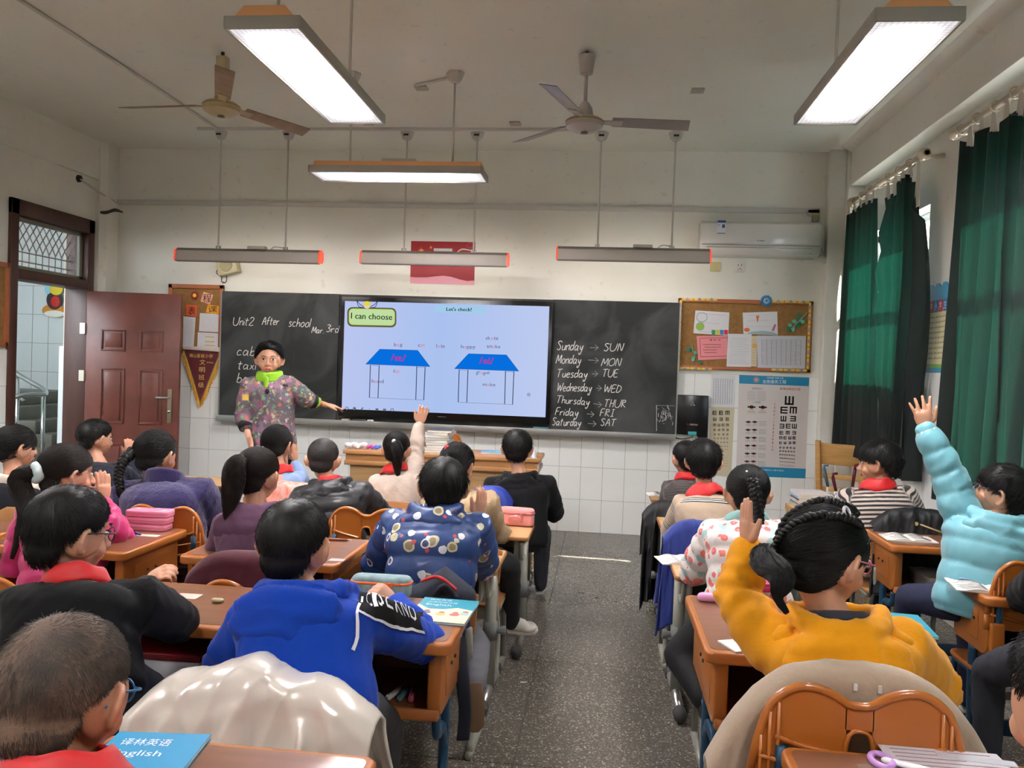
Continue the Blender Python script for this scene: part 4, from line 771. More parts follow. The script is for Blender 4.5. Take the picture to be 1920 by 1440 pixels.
# ================================================================ CURTAINS
def curtain_mat():
    m = mat('green velvet curtain', (2, 15, 12), .8, sheen=.03); nt = m.node_tree; b = nt.nodes['Principled BSDF']; out = nt.nodes['Material Output']
    tl = N(nt, 'ShaderNodeBsdfTranslucent'); tl.inputs[0].default_value = rgb((20, 120, 95)); mx = N(nt, 'ShaderNodeMixShader')
    n = N(nt, 'ShaderNodeTexNoise'); n.inputs['Scale'].default_value = 160; tc = N(nt, 'ShaderNodeTexCoord'); nt.links.new(tc.outputs['Object'], n.inputs['Vector'])
    r = N(nt, 'ShaderNodeMapRange'); r.inputs[3].default_value = .004; r.inputs[4].default_value = .045; nt.links.new(n.outputs[0], r.inputs[0]); nt.links.new(r.outputs[0], mx.inputs[0])
    nt.links.new(b.outputs[0], mx.inputs[1]); nt.links.new(tl.outputs[0], mx.inputs[2]); nt.links.new(mx.outputs[0], out.inputs[0]); return m
M_cur = curtain_mat(); M_hd = mat('white curtain heading tape', (206, 202, 190), .8)
XC = 2.06
def curtain(name, label, y0t, y1t, zt, y0b, y1b, zb, nf, amp=.05, ragged=None, topf=None, botf=None, seed=0, heading=True, par=None):
    rg = np.random.default_rng(seed); nu, nv = nf * 10, 26; ph = rg.uniform(0, 6, 6); mb = MB(); vs = []
    for j in range(nv + 1):
        t = j / nv
        for i in range(nu + 1):
            s = i / nu; y = (y0t + (y1t - y0t) * s) * (1 - t) + (y0b + (y1b - y0b) * s) * t
            zt_ = zt + (topf(s) if topf else -.012 * abs(math.sin(s * nf * PI))); zb_ = zb + (botf(s) if botf else 0)
            z = zt_ + (zb_ - zt_) * t
            if ragged: y += ragged(s, t)
            a = amp * (.55 + .45 * math.sin(3 * s + ph[0])) * (.6 + .6 * t)
            x = XC + a * math.sin(2 * PI * nf * s + .8 * math.sin(2.2 * t + ph[1]) + ph[2]) + .4 * a * math.sin(2 * PI * nf * 1.7 * s + ph[3] + t)
            y += .25 * a * math.cos(2 * PI * nf * s * 2 + ph[4]); vs.append((x, y, z))
    fs = [(j * (nu + 1) + i, j * (nu + 1) + i + 1, (j + 1) * (nu + 1) + i + 1, (j + 1) * (nu + 1) + i) for j in range(nv) for i in range(nu)]
    mb.add(vs, fs); me = bpy.data.meshes.new(name); me.from_pydata(mb.v, [], mb.f); me.shade_smooth(); me.materials.append(M_cur)
    o = bpy.data.objects.new(name, me); COL.objects.link(o); tag(o, label, 'curtain')
    if heading:
        for k in range(max(2, nf - 1)):
            s = (k + .5) / max(2, nf - 1); y = y0t + (y1t - y0t) * s; zz = zt + (topf(s) if topf else 0)
            p = MB().prism([(XC + .0, y - .05, zz - .02), (XC, y + .05, zz - .02), (XC, y + .02, 2.985), (XC, y - .02, 2.985)], (.004, 0, 0)).build('heading_tab', M_hd); p.parent = o
    return o
curtain('curtain', 'dark green curtain nearest the front corner', 7.40, 6.60, 2.90, 7.46, 6.43, .90, 6, seed=1, topf=lambda s: .03 * math.sin(3 * s), botf=lambda s: -.06 * s)
curtain('curtain', 'torn dark green curtain half fallen from its rod left of the pier', 6.42, 5.69, 2.88, 6.31, 5.66, .86, 6, amp=.055, seed=5, topf=lambda s: -.02 + (.06 if .3 < s < .75 else 0) - max(0, s - .8) * 1.7,
        ragged=lambda s, t: (1 if t < .66 else max(0, 1 - (t - .66) / .1)) * ((1 - s) ** 3) * (.10 * math.sin(9 * t) * t + .16 * math.sin(PI * t) - .05 * math.sin(40 * t) * (t < .5)) - s ** 3 * .10 * math.sin(PI * min(1, t * 1.6)) * (1 if t < .62 else .3), botf=lambda s: -.03 * s)
curtain('curtain', 'wide dark green curtain at the right edge of the picture', 5.06, 3.20, 2.92, 5.08, 3.0, .80, 14, amp=.065, seed=3, topf=lambda s: -.07 * abs(math.sin(s * 13 * PI / 2)))
curtain('curtain', 'dark green curtain over the window beside the camera', 2.9, .7, 2.92, 2.95, .65, .85, 11, amp=.05, seed=8)
curtain('curtain', 'dark green curtain over the rearmost window', .4, -1.5, 2.92, .45, -1.5, .85, 10, amp=.05, seed=9)
def rod(y0, y1, label):
    t = thing('curtain_rod', label, 'curtain rod', loc=(XC, y0, 3.0)); L = y1 - y0
    M_r = mat('cream metal rod', (206, 192, 172), .3, metal=.35)
    MB().tube([(0, 0, 0), (0, L, 0)], .019, 12).build('pole', M_r, t, smooth=True)
    for y in (0, L): MB().ell((0, y + (.05 if y else -.05), 0), (.042, .042, .042)).tube([(0, y, 0), (0, y + (.03 if y else -.03), 0)], .026, 12).build('finial', M_r, t, smooth=True)
    for k in range(int(abs(L) / .2)):
        y = L * (k + .6) / int(abs(L) / .2); R_ = [(.03 * math.cos(a), y, .03 * math.sin(a)) for a in np.linspace(0, 2 * PI, 13)]; MB().tube(R_, .005, 6).build('ring', M_r, t, smooth=True)
    for y in (.08 * (1 if L > 0 else -1), L / 2, L - .08 * (1 if L > 0 else -1)):
        MB().tube([(0, y, -.02), (.06, y, -.01), (XR - XC, y, 0)], [.014, .012, .016], 8).build('bracket', M_r, t, smooth=True)
rod(7.28, 5.62, 'cream curtain rod above the torn curtain'); rod(5.24, 3.1, 'cream curtain rod at the right edge holding the wide curtain'); rod(2.95, .6, 'cream curtain rod over the window beside the camera')
# ================================================================ DESKS AND CHAIRS
M_dt = mat('desk top laminate', (128, 84, 58), .3, var=.12, vscale=5, stretch=(1, 6, 1), coat=.25); M_mo = mat('moulded caramel plastic', (172, 102, 42), .38, var=.06, vscale=4, coat=.2)
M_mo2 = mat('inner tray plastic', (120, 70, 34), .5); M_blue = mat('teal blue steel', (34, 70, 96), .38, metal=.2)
M_lw = mat('light beech laminate', (196, 156, 110), .38, var=.14, vscale=5, stretch=(1, 8, 1)); M_le = mat('plywood edge', (168, 116, 68), .5, var=.1)
M_gl = mat('grey green steel leg', (150, 150, 138), .42, metal=.15); M_gk = mat('grey plastic collar', (110, 112, 110), .5); M_tip = mat('dark rubber tip', (52, 50, 48), .7)
M_ch = mat('caramel plastic chair', (176, 102, 38), .3, var=.05, vscale=3, coat=.3)
def rpoly(x0, y0, x1, y1, r, z, n=4):
    out = []
    for cx, cy, a in ((x1 - r, y0 + r, -90), (x1 - r, y1 - r, 0), (x0 + r, y1 - r, 90), (x0 + r, y0 + r, 180)):
        for k in range(n + 1): t = math.radians(a + 90 / n * k); out.append((cx + r * math.cos(t), cy + r * math.sin(t), z))
    return out
def desk_moulded(x0, x1, y0, y1, h, label, group='moulded brown desks'):
    t = thing('school_desk', label, 'desk', group, loc=((x0 + x1) / 2, (y0 + y1) / 2, 0)); W_, Dp = (x1 - x0) / 2, (y1 - y0) / 2
    o = MB().prism(rpoly(-W_, -Dp, W_, Dp, .03, h - .035), (0, 0, .035)).build('desktop', M_mo, t, bevel=.008, seg=3)
    MB().prism(rpoly(-W_ + .018, -Dp + .03, W_ - .018, Dp - .018, .02, h), (0, 0, .0012)).build('laminate_sheet', M_dt, o)
    for s in (-1, 1):   # side panel with a rounded lower corner
        a, b = s * (W_ - .075), s * (W_ - .035); pts = [(a, -Dp + .05, h - .035), (a, -Dp + .05, h - .19)] + [(a, -Dp + .05 + .05 * (1 - math.cos(q)), h - .19 - .05 * math.sin(q)) for q in np.linspace(.2, PI / 2, 5)] + [(a, Dp - .03, h - .24), (a, Dp - .03, h - .035)]
        p = MB().prism(pts, (b - a, 0, 0)).build('side_panel', M_mo, t, bevel=.006)
        MB().bb((b - .001 * s, -Dp + .13, h - .2), (b + .003 * s, Dp - .1, h - .08)).build('side_inset', M_mo, p, bevel=.002)
        for yy in (-.03, .03): MB().tube([(b, yy, h - .12), (b + .008 * s, yy, h - .12)], .006, 8).build('screw', M_tip, p)
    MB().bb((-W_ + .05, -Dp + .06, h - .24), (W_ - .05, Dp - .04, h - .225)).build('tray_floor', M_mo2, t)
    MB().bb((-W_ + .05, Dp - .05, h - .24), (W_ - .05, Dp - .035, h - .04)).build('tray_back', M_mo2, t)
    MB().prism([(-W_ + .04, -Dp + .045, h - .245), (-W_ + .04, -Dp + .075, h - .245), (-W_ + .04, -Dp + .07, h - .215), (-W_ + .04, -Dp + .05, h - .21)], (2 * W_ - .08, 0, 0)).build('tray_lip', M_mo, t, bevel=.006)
    for s in (-1, 1):
        x = s * (W_ - .055)
        lg = MB().tube(spline([(x, .02, h - .235), (x, .02, .30), (x, .0, .045)], 4), [.026] * 9, 8, flat=.62, ref=(1, 0, 0)).build('leg', M_blue, t, smooth=True)
        MB().tube(spline([(x, -Dp + .10, h - .25), (x, -Dp + .12, h - .31), (x, -.02, h - .33), (x, .01, .26), (x, -.10, .12), (x, -Dp + .04, .03)], 5), .02, 8, flat=.7, ref=(1, 0, 0)).build('curved_brace', M_blue, lg, smooth=True)
        MB().tube([(x, -Dp + .0, .024), (x, Dp + .02, .024)], .023, 8).build('foot_bar', M_blue, lg, smooth=True)
        for yy in (-Dp - .01, Dp + .02): MB().box((x, yy, .022), (.054, .04, .043)).build('foot_cap', M_tip, lg, bevel=.006)
    MB().bb((-W_ + .055, -.01, .11), (W_ - .055, .015, .17)).build('cross_bar', M_blue, t, bevel=.004)
    return t
def desk_wood(x0, x1, y0, y1, h, label, group='light wood desks on grey steel legs'):
    t = thing('school_desk', label, 'desk', group, loc=((x0 + x1) / 2, (y0 + y1) / 2, 0)); W_, Dp = (x1 - x0) / 2, (y1 - y0) / 2
    o = MB().prism(rpoly(-W_, -Dp, W_, Dp, .02, h - .02), (0, 0, .02)).build('desktop', M_le, t, bevel=.004)
    MB().prism(rpoly(-W_ + .006, -Dp + .006, W_ - .006, Dp - .006, .016, h), (0, 0, .001)).build('laminate_sheet', M_lw, o)
    MB().bb((-W_ + .07, -Dp + .05, h - .125), (W_ - .07, Dp - .06, h - .15)).bb((-W_ + .07, -Dp + .05, h - .125), (-W_ + .08, Dp - .06, h - .02)).bb((W_ - .08, -Dp + .05, h - .125), (W_ - .07, Dp - .06, h - .02)).bb((-W_ + .07, Dp - .07, h - .125), (W_ - .07, Dp - .06, h - .02)).build('book_tray', M_gl, t)
    for s in (-1, 1):
        x = s * (W_ - .04)
        lg = MB().tube([(x, -.03, h - .02), (x, -.03, .05)], .026, 12, flat=.8).build('leg', M_gl, t, smooth=True)
        MB().tube([(x, -.03, h - .27), (x, -.03, h - .35)], .034, 12).build('height_collar', M_gk, lg, smooth=True)
        MB().tube([(x, -.03, h - .31), (x + s * .055, -.03, h - .31)], .014, 10).tube([(x + s * .05, -.03, h - .31), (x + s * .07, -.03, h - .31)], .022, 10).build('clamp_knob', M_gk, lg, smooth='auto')
        MB().tube(spline([(x, -Dp + .02, h - .03), (x, -Dp + .05, h - .12), (x, -.05, h - .125)], 4), .010, 8).build('bracket', M_gl, lg, smooth=True)
        MB().tube([(x, -Dp - .0, .036), (x, -.03, .05), (x, Dp + .02, .034)], .023, 10).build('foot_bar', M_steel, lg, smooth=True)
        for yy in (-Dp - .02, Dp + .02): MB().cap([(x, yy - .02, .034), (x, yy + .02, .034)], .030, 10).build('foot_cap', M_tip, lg, smooth=True)
    MB().bb((-W_ + .05, -.045, .20), (W_ - .05, -.02, .25)).build('cross_bar', M_gl, t, bevel=.003)
    MB().bb((-W_ + .06, Dp - .06, h - .32), (W_ - .06, Dp - .05, h - .17)).build('modesty_panel', M_gl, t)
    return t
def chair(x, y, label, h=.80, w=.23, kind='plastic', rz=0, group='caramel plastic chairs with two-arched backs'):
    if kind == 'wood': group = 'plywood chairs on grey steel legs'
    t = thing('school_chair', label, 'chair', group, loc=(x, y, 0), rz=rz); sz = .38     # y is the back; seat goes to +y
    M_f = M_blue if kind == 'plastic' else M_gl
    if kind == 'plastic':
        def top(u):   # two arches
            a = max(abs(u), .10); return h - .012 - .10 * ((a - .5) / .5) ** 2 * (1 if a > .5 else .55) - (.10 * max(0, (a - .78) / .22) ** 2.2)
        us = np.linspace(-1, 1, 33); bz = h - .27
        up = [(u * w, -.03, top(u)) for u in us]
        lowc = [(u * w, -.03, bz - .02 * math.cos(u * PI / 2)) for u in us[::-1]]
        # shell as left and right halves with a slot between, then rim and ribs
        bk = MB()
        for s in (-1, 1):
            uu = [u for u in us if s * u >= .12]; uu = sorted(uu, key=lambda q: abs(q)); sl = s * .12
            pts = [(sl * w, -.03, h - .095)] + [(sl * w, -.03, top(.12) )] + [(u * w, -.03, top(u)) for u in uu] + [(s * w, -.03, bz)] + [(sl * w, -.03, bz)]
            bk.prism(pts, (0, .008, 0))
        bk.bb((-.13 * w, -.03, h - .098), (.13 * w, -.022, top(0) - .0))
        b_ = bk.build('backrest', M_ch, t)
        MB().tube([(u * w, -.026, top(u)) for u in us] , .010, 8, cap=True).build('backrest_rim', M_ch, b_, smooth=True)
        for s in (-1, 1): MB().tube([(s * w, -.026, top(1)), (s * (w + .002), -.03, bz)], .010, 8).build('backrest_rim', M_ch, b_, smooth=True)
        for dz, xe in ((.125, .78), (.170, .92), (.215, .96)):
            for s in (-1, 1): MB().tube(spline([(s * w * .14, -.034, h - dz - .03), (s * w * .55, -.034, h - dz - .012), (s * w * xe, -.034, h - dz + .004)], 5), .006, 6).build('rib', M_ch, b_, smooth=True)
        for k in range(3):
            for s in (-1, 1): MB().tube([(s * w * (.75 + .08 * k), -.034, top(.75 + .08 * k) - .01), (s * w * (.75 + .08 * k), -.034, bz)], .0045, 6).build('rib', M_ch, b_, smooth=True)
        MB().tube(spline([(-.12 * w, -.034, bz), (-.12 * w, -.034, h - .125), (0, -.034, h - .098), (.12 * w, -.034, h - .125), (.12 * w, -.034, bz)], 4), .005, 6).build('slot_rim', M_ch, b_, smooth=True)
        MB().prism(rpoly(-.19, .0, .19, .34, .05, sz - .02), (0, 0, .02)).build('seat', M_ch, t, bevel=.008)
        for s in (-1, 1): MB().box((s * .17, -.045, h - .32), (.05, .03, .16)).build('back_mount', M_ch, t, bevel=.008)
    else:
        MB().prism([(-.18, -.02, h - .17), (.18, -.02, h - .17), (.19, -.02, h - .02), (.15, -.02, h), (-.15, -.02, h), (-.19, -.02, h - .02)], (0, .012, 0)).build('backrest', M_le, t, bevel=.003)
        MB().prism(rpoly(-.185, .0, .185, .34, .04, sz - .014), (0, 0, .014)).build('seat', M_le, t, bevel=.003)
    for s in (-1, 1):
        MB().tube(spline([(s * .16, -.035, h - .14), (s * .165, -.02, sz + .02), (s * .17, .06, .22), (s * .17, .02, .03)], 5), .014, 8).build('rear_leg', M_f, t, smooth=True)
        MB().tube([(s * .17, .05, sz - .03), (s * .17, .30, sz - .03), (s * .17, .32, .03)], .013, 8).build('front_leg', M_f, t, smooth=True)
        MB().tube([(s * .17, -.0, .02), (s * .17, .34, .02)], .016, 8).build('foot_bar', M_f, t, smooth=True)
    MB().tube([(-.17, .17, sz - .035), (.17, .17, sz - .035)], .011, 8).build('stretcher', M_f, t, smooth=True)
    return t
HM, HW = .70, .62
desk_moulded(-1.00, -.40, 2.27, 2.72, HM, 'brown moulded desk in front of the blue hoodie boy, English book on it')
desk_moulded(-1.69, -1.07, 2.27, 2.71, HM, 'brown moulded desk with an oval eraser, in front of the boy in black')
desk_moulded(-2.50, -1.87, 3.05, 3.56, HM, 'brown moulded desk with the stacked pink pencil cases')
desk_moulded(-3.2, -2.56, 3.05, 3.50, HM, 'brown moulded desk at the left edge of the picture')
desk_moulded(-1.66, -1.00, 3.07, 3.56, HM, 'brown moulded desk in front of the mauve hoodie girl')
desk_wood(-.98, -.42, 3.44, 3.86, HW, 'light wood desk before the boy in the blue space print jacket')
desk_wood(-.93, -.345, 4.17, 4.56, HW, 'light wood desk carrying the pink zip pencil case')
desk_wood(-.98, -.42, 5.30, 5.68, HW, 'light wood desk of the boy in the black hooded coat')
desk_wood(-1.60, -1.02, 4.52, 4.93, HW, 'light wood desk before the boy in the black puffer jacket')
desk_wood(-1.62, -1.04, 5.30, 5.68, HW, 'light wood desk in front of the girl with her arm raised before the podium')
desk_wood(-2.25, -1.68, 5.30, 5.68, HW, 'light wood desk in front of the girl with the coral vest')
desk_wood(-2.42, -1.80, 4.28, 4.70, HW, 'light wood desk in front of the girl in the purple fleece')
desk_wood(-3.15, -2.55, 5.26, 5.66, HW, 'light wood desk in front of the boy by the door')
desk_wood(-3.3, -2.75, 4.55, 4.95, HW, 'light wood desk of the girl at the left edge')
desk_moulded(.325, .93, 2.37, 2.98, HM, 'brown moulded desk before the girl in the yellow hoodie')
desk_wood(.345, .92, 3.55, 3.98, HW, 'light wood desk before the girl in the floral jacket')
desk_wood(.36, .93, 4.64, 5.04, HW, 'light wood desk before the boy with beige and black stripes')
desk_wood(.365, .93, 5.66, 6.06, HW, 'front light wood desk in the right rows')
desk_moulded(.40, 1.02, 1.24, 1.76, .72, 'brown moulded desk at the bottom right corner, nearest the camera')
desk_moulded(1.42, 2.02, 4.10, 4.56, HM, 'brown moulded desk with open book and blue yellow pencil case')
desk_moulded(1.455, 2.06, 3.20, 3.58, HM, 'brown moulded desk at the right edge with a picture booklet')
desk_moulded(-1.0, -.42, 1.26, 1.60, HM, 'brown moulded desk at the bottom left corner, nearest the camera')
# chairs
chair(-1.12, 3.90, 'caramel two-arched chair behind the black puffer jacket', h=.79, w=.21)
chair(-2.02, 3.62, 'caramel two-arched chair behind the purple fleece', h=.80, w=.21)
chair(1.68, 3.62 - .35, 'caramel two-arched chair behind the boy in the pale blue coat', h=.84, w=.20)
chair(.575, 1.83, 'caramel two-arched chair behind the yellow hoodie, beige coat over it', h=.845, w=.225)
chair(-1.35, 6.85, 'caramel two-arched chair behind the podium', h=.93, w=.2, rz=0)
chair(-.76, 1.82, 'chair under the satin white coat', h=.76, w=.22); chair(-.56, .90, 'chair of the boy nearest the camera', h=.72)
chair(-1.38, 1.80, 'chair under the boy in the black sweatshirt', h=.66); chair(-1.22, 2.82, 'chair under the maroon cloth', h=.70)
chair(-2.1, 2.80, 'chair under the girl in the pink jacket', h=.66); chair(.55, .55, 'chair of the child at the right edge', h=.7); chair(1.95, 2.62, 'chair of the child in black at the right edge', h=.7)
for x, y, lb_ in ((-.62, 3.02, 'the boy in the space print jacket'), (-.62, 3.76, 'the girl with the red hair clip'), (-.62, 4.86, 'the boy in the black hooded coat'), (-1.28, 4.82, 'the girl with the raised arm'), (-1.98, 4.80, 'the girl in the coral vest'),
                  (-2.92, 4.78, 'the boy by the door'), (-2.98, 4.02, 'the girl at the left edge'), (.60, 3.06, 'the girl in the floral jacket'), (.54, 4.12, 'the boy with beige and black stripes'), (.58, 5.16, 'the boy in the dark ribbed sweater'), (1.62, 4.45, 'the boy in the narrow black and white stripes')):
    chair(x, y, 'plywood chair under ' + lb_, h=.66, kind='wood')
# podium
pd = thing('podium', 'long pale wood teacher podium in front of the screen', 'podium', loc=(-1.22, 6.3, 0))
M_pod = mat('pale oak veneer', (196, 160, 112), .42, c2=(178, 138, 90), vscale=4, stretch=(.5, .5, 9)); M_pod2 = mat('oak podium top', (178, 130, 82), .38, var=.14, vscale=4, stretch=(.6, 1, 8))
MB().bb((-.70, -.17, 0), (.72, .22, .72)).build('body', M_pod, pd); MB().bb((-.74, -.20, .70), (.77, .25, .735)).build('ledge', M_pod2, pd, bevel=.004)
MB().bb((-.73, -.19, .735), (.76, .24, .79)).build('upper_band', M_pod2, pd); MB().bb((-.75, -.21, .785), (.78, .26, .815)).build('top', M_pod2, pd, bevel=.005)
# low wooden table at the right
tb = thing('side_table', 'pale wooden table with stacked books by the right corner', 'table', loc=(1.42, 5.4, 0)); M_pine = mat('pine', (206, 160, 96), .5, var=.1, vscale=6, stretch=(1, 1, 8))
MB().bb((-.15, -.28, .60), (.45, .3, .64)).build('top', M_pine, tb, bevel=.004)
for a, b in ((-.12, -.25), (.42, -.25), (-.12, .27), (.42, .27)): MB().box((a, b, .3), (.05, .05, .6)).build('leg', M_pine, tb, bevel=.004)
MB().bb((-.12, -.26, .52), (.42, -.24, .6)).bb((-.13, -.25, .52), (-.11, .27, .6)).build('apron', M_pine, tb)
# upturned wooden chair in the corner
uc = thing('wooden_chair', 'old wooden slat-back chair leaning in the right front corner', 'chair', loc=P(1575, 960, 7.0)); uc.location.z = 0; uc.rotation_euler = (0, 0, -.5)
for s in (-1, 1): MB().prism([(s * .17 - .02, .10, 0), (s * .17 - .02, .15, 0), (s * .17 - .02, -.02, .72), (s * .17 - .02, -.10, .98), (s * .17 - .02, -.14, .98), (s * .17 - .02, -.08, .66)], (.04, 0, 0)).build('back_post', M_pine, uc, bevel=.004)
MB().prism([(-.16, -.11, .96), (.16, -.11, .96), (.16, -.05, .78), (-.16, -.05, .78)], (0, .02, 0)).build('top_rail', M_pine, uc, bevel=.004)
for z, y in ((.68, -.02), (.57, .01)): MB().box((0, y, z), (.31, .02, .04)).build('slat', M_pine, uc, bevel=.003)
MB().box((0, .22, .42), (.38, .36, .025)).build('seat', M_pine, uc, bevel=.004)
for s in (-1, 1): MB().box((s * .16, .37, .2), (.035, .035, .41)).build('leg', M_pine, uc)

# ================================================================ DRAPED COATS AND CLOTHS
def fold(x, seed, sc):
    rg = np.random.default_rng(seed); out = np.zeros(len(x))
    for k in range(6):
        d = rg.normal(size=3); d /= np.linalg.norm(d); f = sc * (1 + .6 * k); w_ = .5 * np.sin(x @ rg.normal(size=3) * sc * .7 + rg.uniform(0, 6))
        out += (1 - np.abs(np.sin(x @ d * f + w_ * 2 + rg.uniform(0, 6)))) ** 2 / (1 + .5 * k)
    return out / 3
def drape(name, label, cat, x0, x1, y, zt, zb, zf, m, th=.05, flare=.06, nf=5, seed=0, topf=None, amp=.02, wr=.012, sc=22):
    rg = np.random.default_rng(seed); nu, nv = 110, 80; vs = []
    path = []  # from bottom back (toward camera) over the top to bottom front
    Lb, Lf = zt - zb, zt - zf; tot = Lb + Lf + PI * th
    for j in range(nv + 1):
        d = tot * j / nv
        if d < Lb: path.append((-th - flare * (1 - d / Lb) , zb + d, 1 - d / Lb))
        elif d < Lb + PI * th: a = (d - Lb) / th; path.append((-th * math.cos(a), zt + th * math.sin(a), 0))
        else: k = d - Lb - PI * th; path.append((th + flare * .5 * k / max(Lf, .01), zt - k, k / max(Lf, .01)))
    ph = rg.uniform(0, 6, 8)
    for j, (dy, z, s) in enumerate(path):
        for i in range(nu + 1):
            u = i / nu; hw = (x1 - x0) / 2 * (1 + .10 * s); x = (x0 + x1) / 2 + (u * 2 - 1) * hw
            tz = (topf(u) if topf else -.09 * abs(2 * u - 1) ** 3.2)
            a = amp * s * math.sin(2 * PI * nf * u + ph[0] + 1.5 * s) + .5 * amp * s * math.sin(2 * PI * nf * 1.8 * u + ph[1] - 2 * s)
            vs.append((x + .012 * s * math.sin(9 * u + ph[2]), y + dy + (a if dy < 0 else -a), z + tz * (1 - .25 * s) + .015 * s * math.sin(2 * PI * 1.5 * u + ph[3])))
    V = np.array(vs); f = fold(V * np.array([1, 1, .28]), seed + 3, sc); V[:, 1] -= wr * f * np.where(V[:, 1] < y, 1, -1); V[:, 2] += wr * .4 * f
    fs = [(j * (nu + 1) + i, j * (nu + 1) + i + 1, (j + 1) * (nu + 1) + i + 1, (j + 1) * (nu + 1) + i) for j in range(nv) for i in range(nu)]
    me = bpy.data.meshes.new(name); me.from_pydata([tuple(q) for q in V], [], fs); me.shade_smooth(); me.materials.append(m)
    o = bpy.data.objects.new(name, me); COL.objects.link(o); sol = o.modifiers.new('s', 'SOLIDIFY'); sol.thickness = .008; sol.offset = 0
    return tag(o, label, cat)
M_satin = mat('pearl satin', (216, 208, 196), .26, metal=.12, coat=.4, sheen=.2, bump=.06, bscale=14)
drape('satin_coat', 'pearl white satin coat draped over the chair behind the blue hoodie boy', 'coat', -1.05, -.48, 1.79, .735, .30, .45, M_satin, th=.055, flare=.13, nf=4, seed=4, amp=.05, wr=.06, sc=12, topf=lambda u: -.02 * u - .10 * abs(2 * u - 1.05) ** 3 + .008 * math.sin(17 * u))
M_beige = mat('beige brushed cotton', (172, 152, 130), .85, sheen=.4, bump=.15, bscale=90)
bc_ = drape('beige_coat', 'beige coat hung over the chair of the yellow hoodie girl', 'coat', .27, .90, 1.885, .825, .30, .4, M_beige, th=.035, flare=-.02, nf=4, seed=8, amp=.015, wr=.016, sc=14, topf=lambda u: -.24 * abs(2 * u - 1) ** 3 + .0)
for u_, v_ in ((1604, 1288), (1650, 1293)):
    o = MB().box(P(u_, v_, 1.835), (.008, .003, .016)).build('white_tag', mat('white tag', (214, 212, 204), .6)); o.parent = bc_
drape('maroon_cloth', 'maroon fleece cloth hung over the chair behind the mauve hoodie girl', 'cloth', -1.50, -1.06, 2.88, .735, .40, .5, mat('maroon fleece', (70, 12, 30), .9, sheen=.15, bump=.1, bscale=120), th=.045, seed=2, wr=.01, amp=.015)
drape('coral_coat', 'coral and white quilted coat hung on a chair behind the vest girl', 'coat', -2.02, -1.58, 4.62, .70, .42, .5, mat('coral quilt', (226, 122, 100), .7, c2=(226, 196, 186), vscale=16, bump=.4, bscale=40), th=.07, seed=12, wr=.03, sc=26)
drape('blue_jacket', 'royal blue jacket over the chair back before the floral girl', 'jacket', .33, .66, 4.08, .72, .30, .4, mat('royal blue cloth', (20, 42, 120), .8, sheen=.2), th=.05, seed=14, wr=.025, sc=18)
drape('black_coat', 'black coat hanging low from the front right chair', 'coat', .28, .60, 5.06, .66, .12, .4, mat('black nylon', (20, 20, 22), .6), th=.05, flare=.05, seed=15, amp=.03, wr=.03, sc=20)
drape('navy_bag_cover', 'blue backpack hung on the chair of the boy in the black hooded coat', 'backpack', -.78, -.50, 4.80, .70, .28, .45, mat('backpack blue', (34, 56, 150), .6), th=.08, seed=16, wr=.02, amp=.01)
drape('black_jacket', 'black jacket with white lettering over the chair of the boy in narrow stripes', 'jacket', 1.45, 1.92, 4.52, .76, .42, .5, mat('black nylon', (20, 20, 22), .6), th=.06, seed=17, wr=.03, amp=.01)
# ================================================================ PEOPLE
M_skin = mat('skin', (204, 152, 122), .5, sss=.12, var=.05, vscale=20); M_skin2 = mat('tanned skin', (178, 122, 92), .5, sss=.12, var=.05, vscale=20)
M_hair = mat('black hair', (17, 15, 14), .5, spec=.3); M_hairb = mat('brown black hair', (34, 26, 22), .5, spec=.3)
M_eye = mat('eye white', (232, 228, 222), .2); M_iris = mat('dark iris', (26, 18, 14), .15); M_lip = mat('lip', (188, 106, 94), .45); M_brow = mat('brow hair', (40, 30, 26), .8)
M_scarf = mat('red scarf', (200, 14, 18), .55, sheen=.2, bump=.08, bscale=30)
def remesh(mb, voxel, it=3, name='tmp'):
    me = mb.mesh('tmp'); o = bpy.data.objects.new('tmp', me); COL.objects.link(o)
    r = o.modifiers.new('r', 'REMESH'); r.mode = 'VOXEL'; r.voxel_size = voxel; r.use_smooth_shade = True
    if it: s = o.modifiers.new('s', 'SMOOTH'); s.factor = .5; s.iterations = it
    dg = bpy.context.evaluated_depsgraph_get(); out = bpy.data.meshes.new_from_object(o.evaluated_get(dg)); out.name = name
    bpy.data.objects.remove(o); bpy.data.meshes.remove(me); out.shade_smooth(); return out
def co_of(me):
    a = np.empty(len(me.vertices) * 3, 'f'); me.vertices.foreach_get('co', a); return a.reshape(-1, 3).astype('d')
def no_of(me):
    a = np.empty(len(me.vertices) * 3, 'f'); me.vertices.foreach_get('normal', a); return a.reshape(-1, 3).astype('d')
def set_co(me, c): me.vertices.foreach_set('co', c.astype('f').ravel()); me.update()
def mk(name, me, m, parent=None):
    o = bpy.data.objects.new(name, me); COL.objects.link(o); me.materials.clear()
    if m is not None: me.materials.append(m)
    if parent is not None: o.parent = parent
    return o
def hairs(name, pts, r0, m, parent=None, label=None):     # pts (N,k,3) -> curve strands
    n, k, _ = pts.shape; h = bpy.data.hair_curves.new(name); h.add_curves([k] * n); h.position_data.foreach_set('vector', pts.astype('f').ravel())
    a = h.attributes.get('radius') or h.attributes.new('radius', 'FLOAT', 'POINT')
    tp = np.linspace(1, .35, k)[None, :] * np.ones((n, 1)) * r0; a.data.foreach_set('value', tp.astype('f').ravel())
    o = bpy.data.objects.new(name, h); COL.objects.link(o); h.materials.append(m); o['kind'] = 'stuff'
    if parent is not None: o.parent = parent
    return o
def frame(a, b, lat):   # up along a->b, lateral
    up = (b - a).normalized(); x = (lat - up * lat.dot(up)).normalized(); return x, up.cross(x) if False else x.cross(up) * -1, up
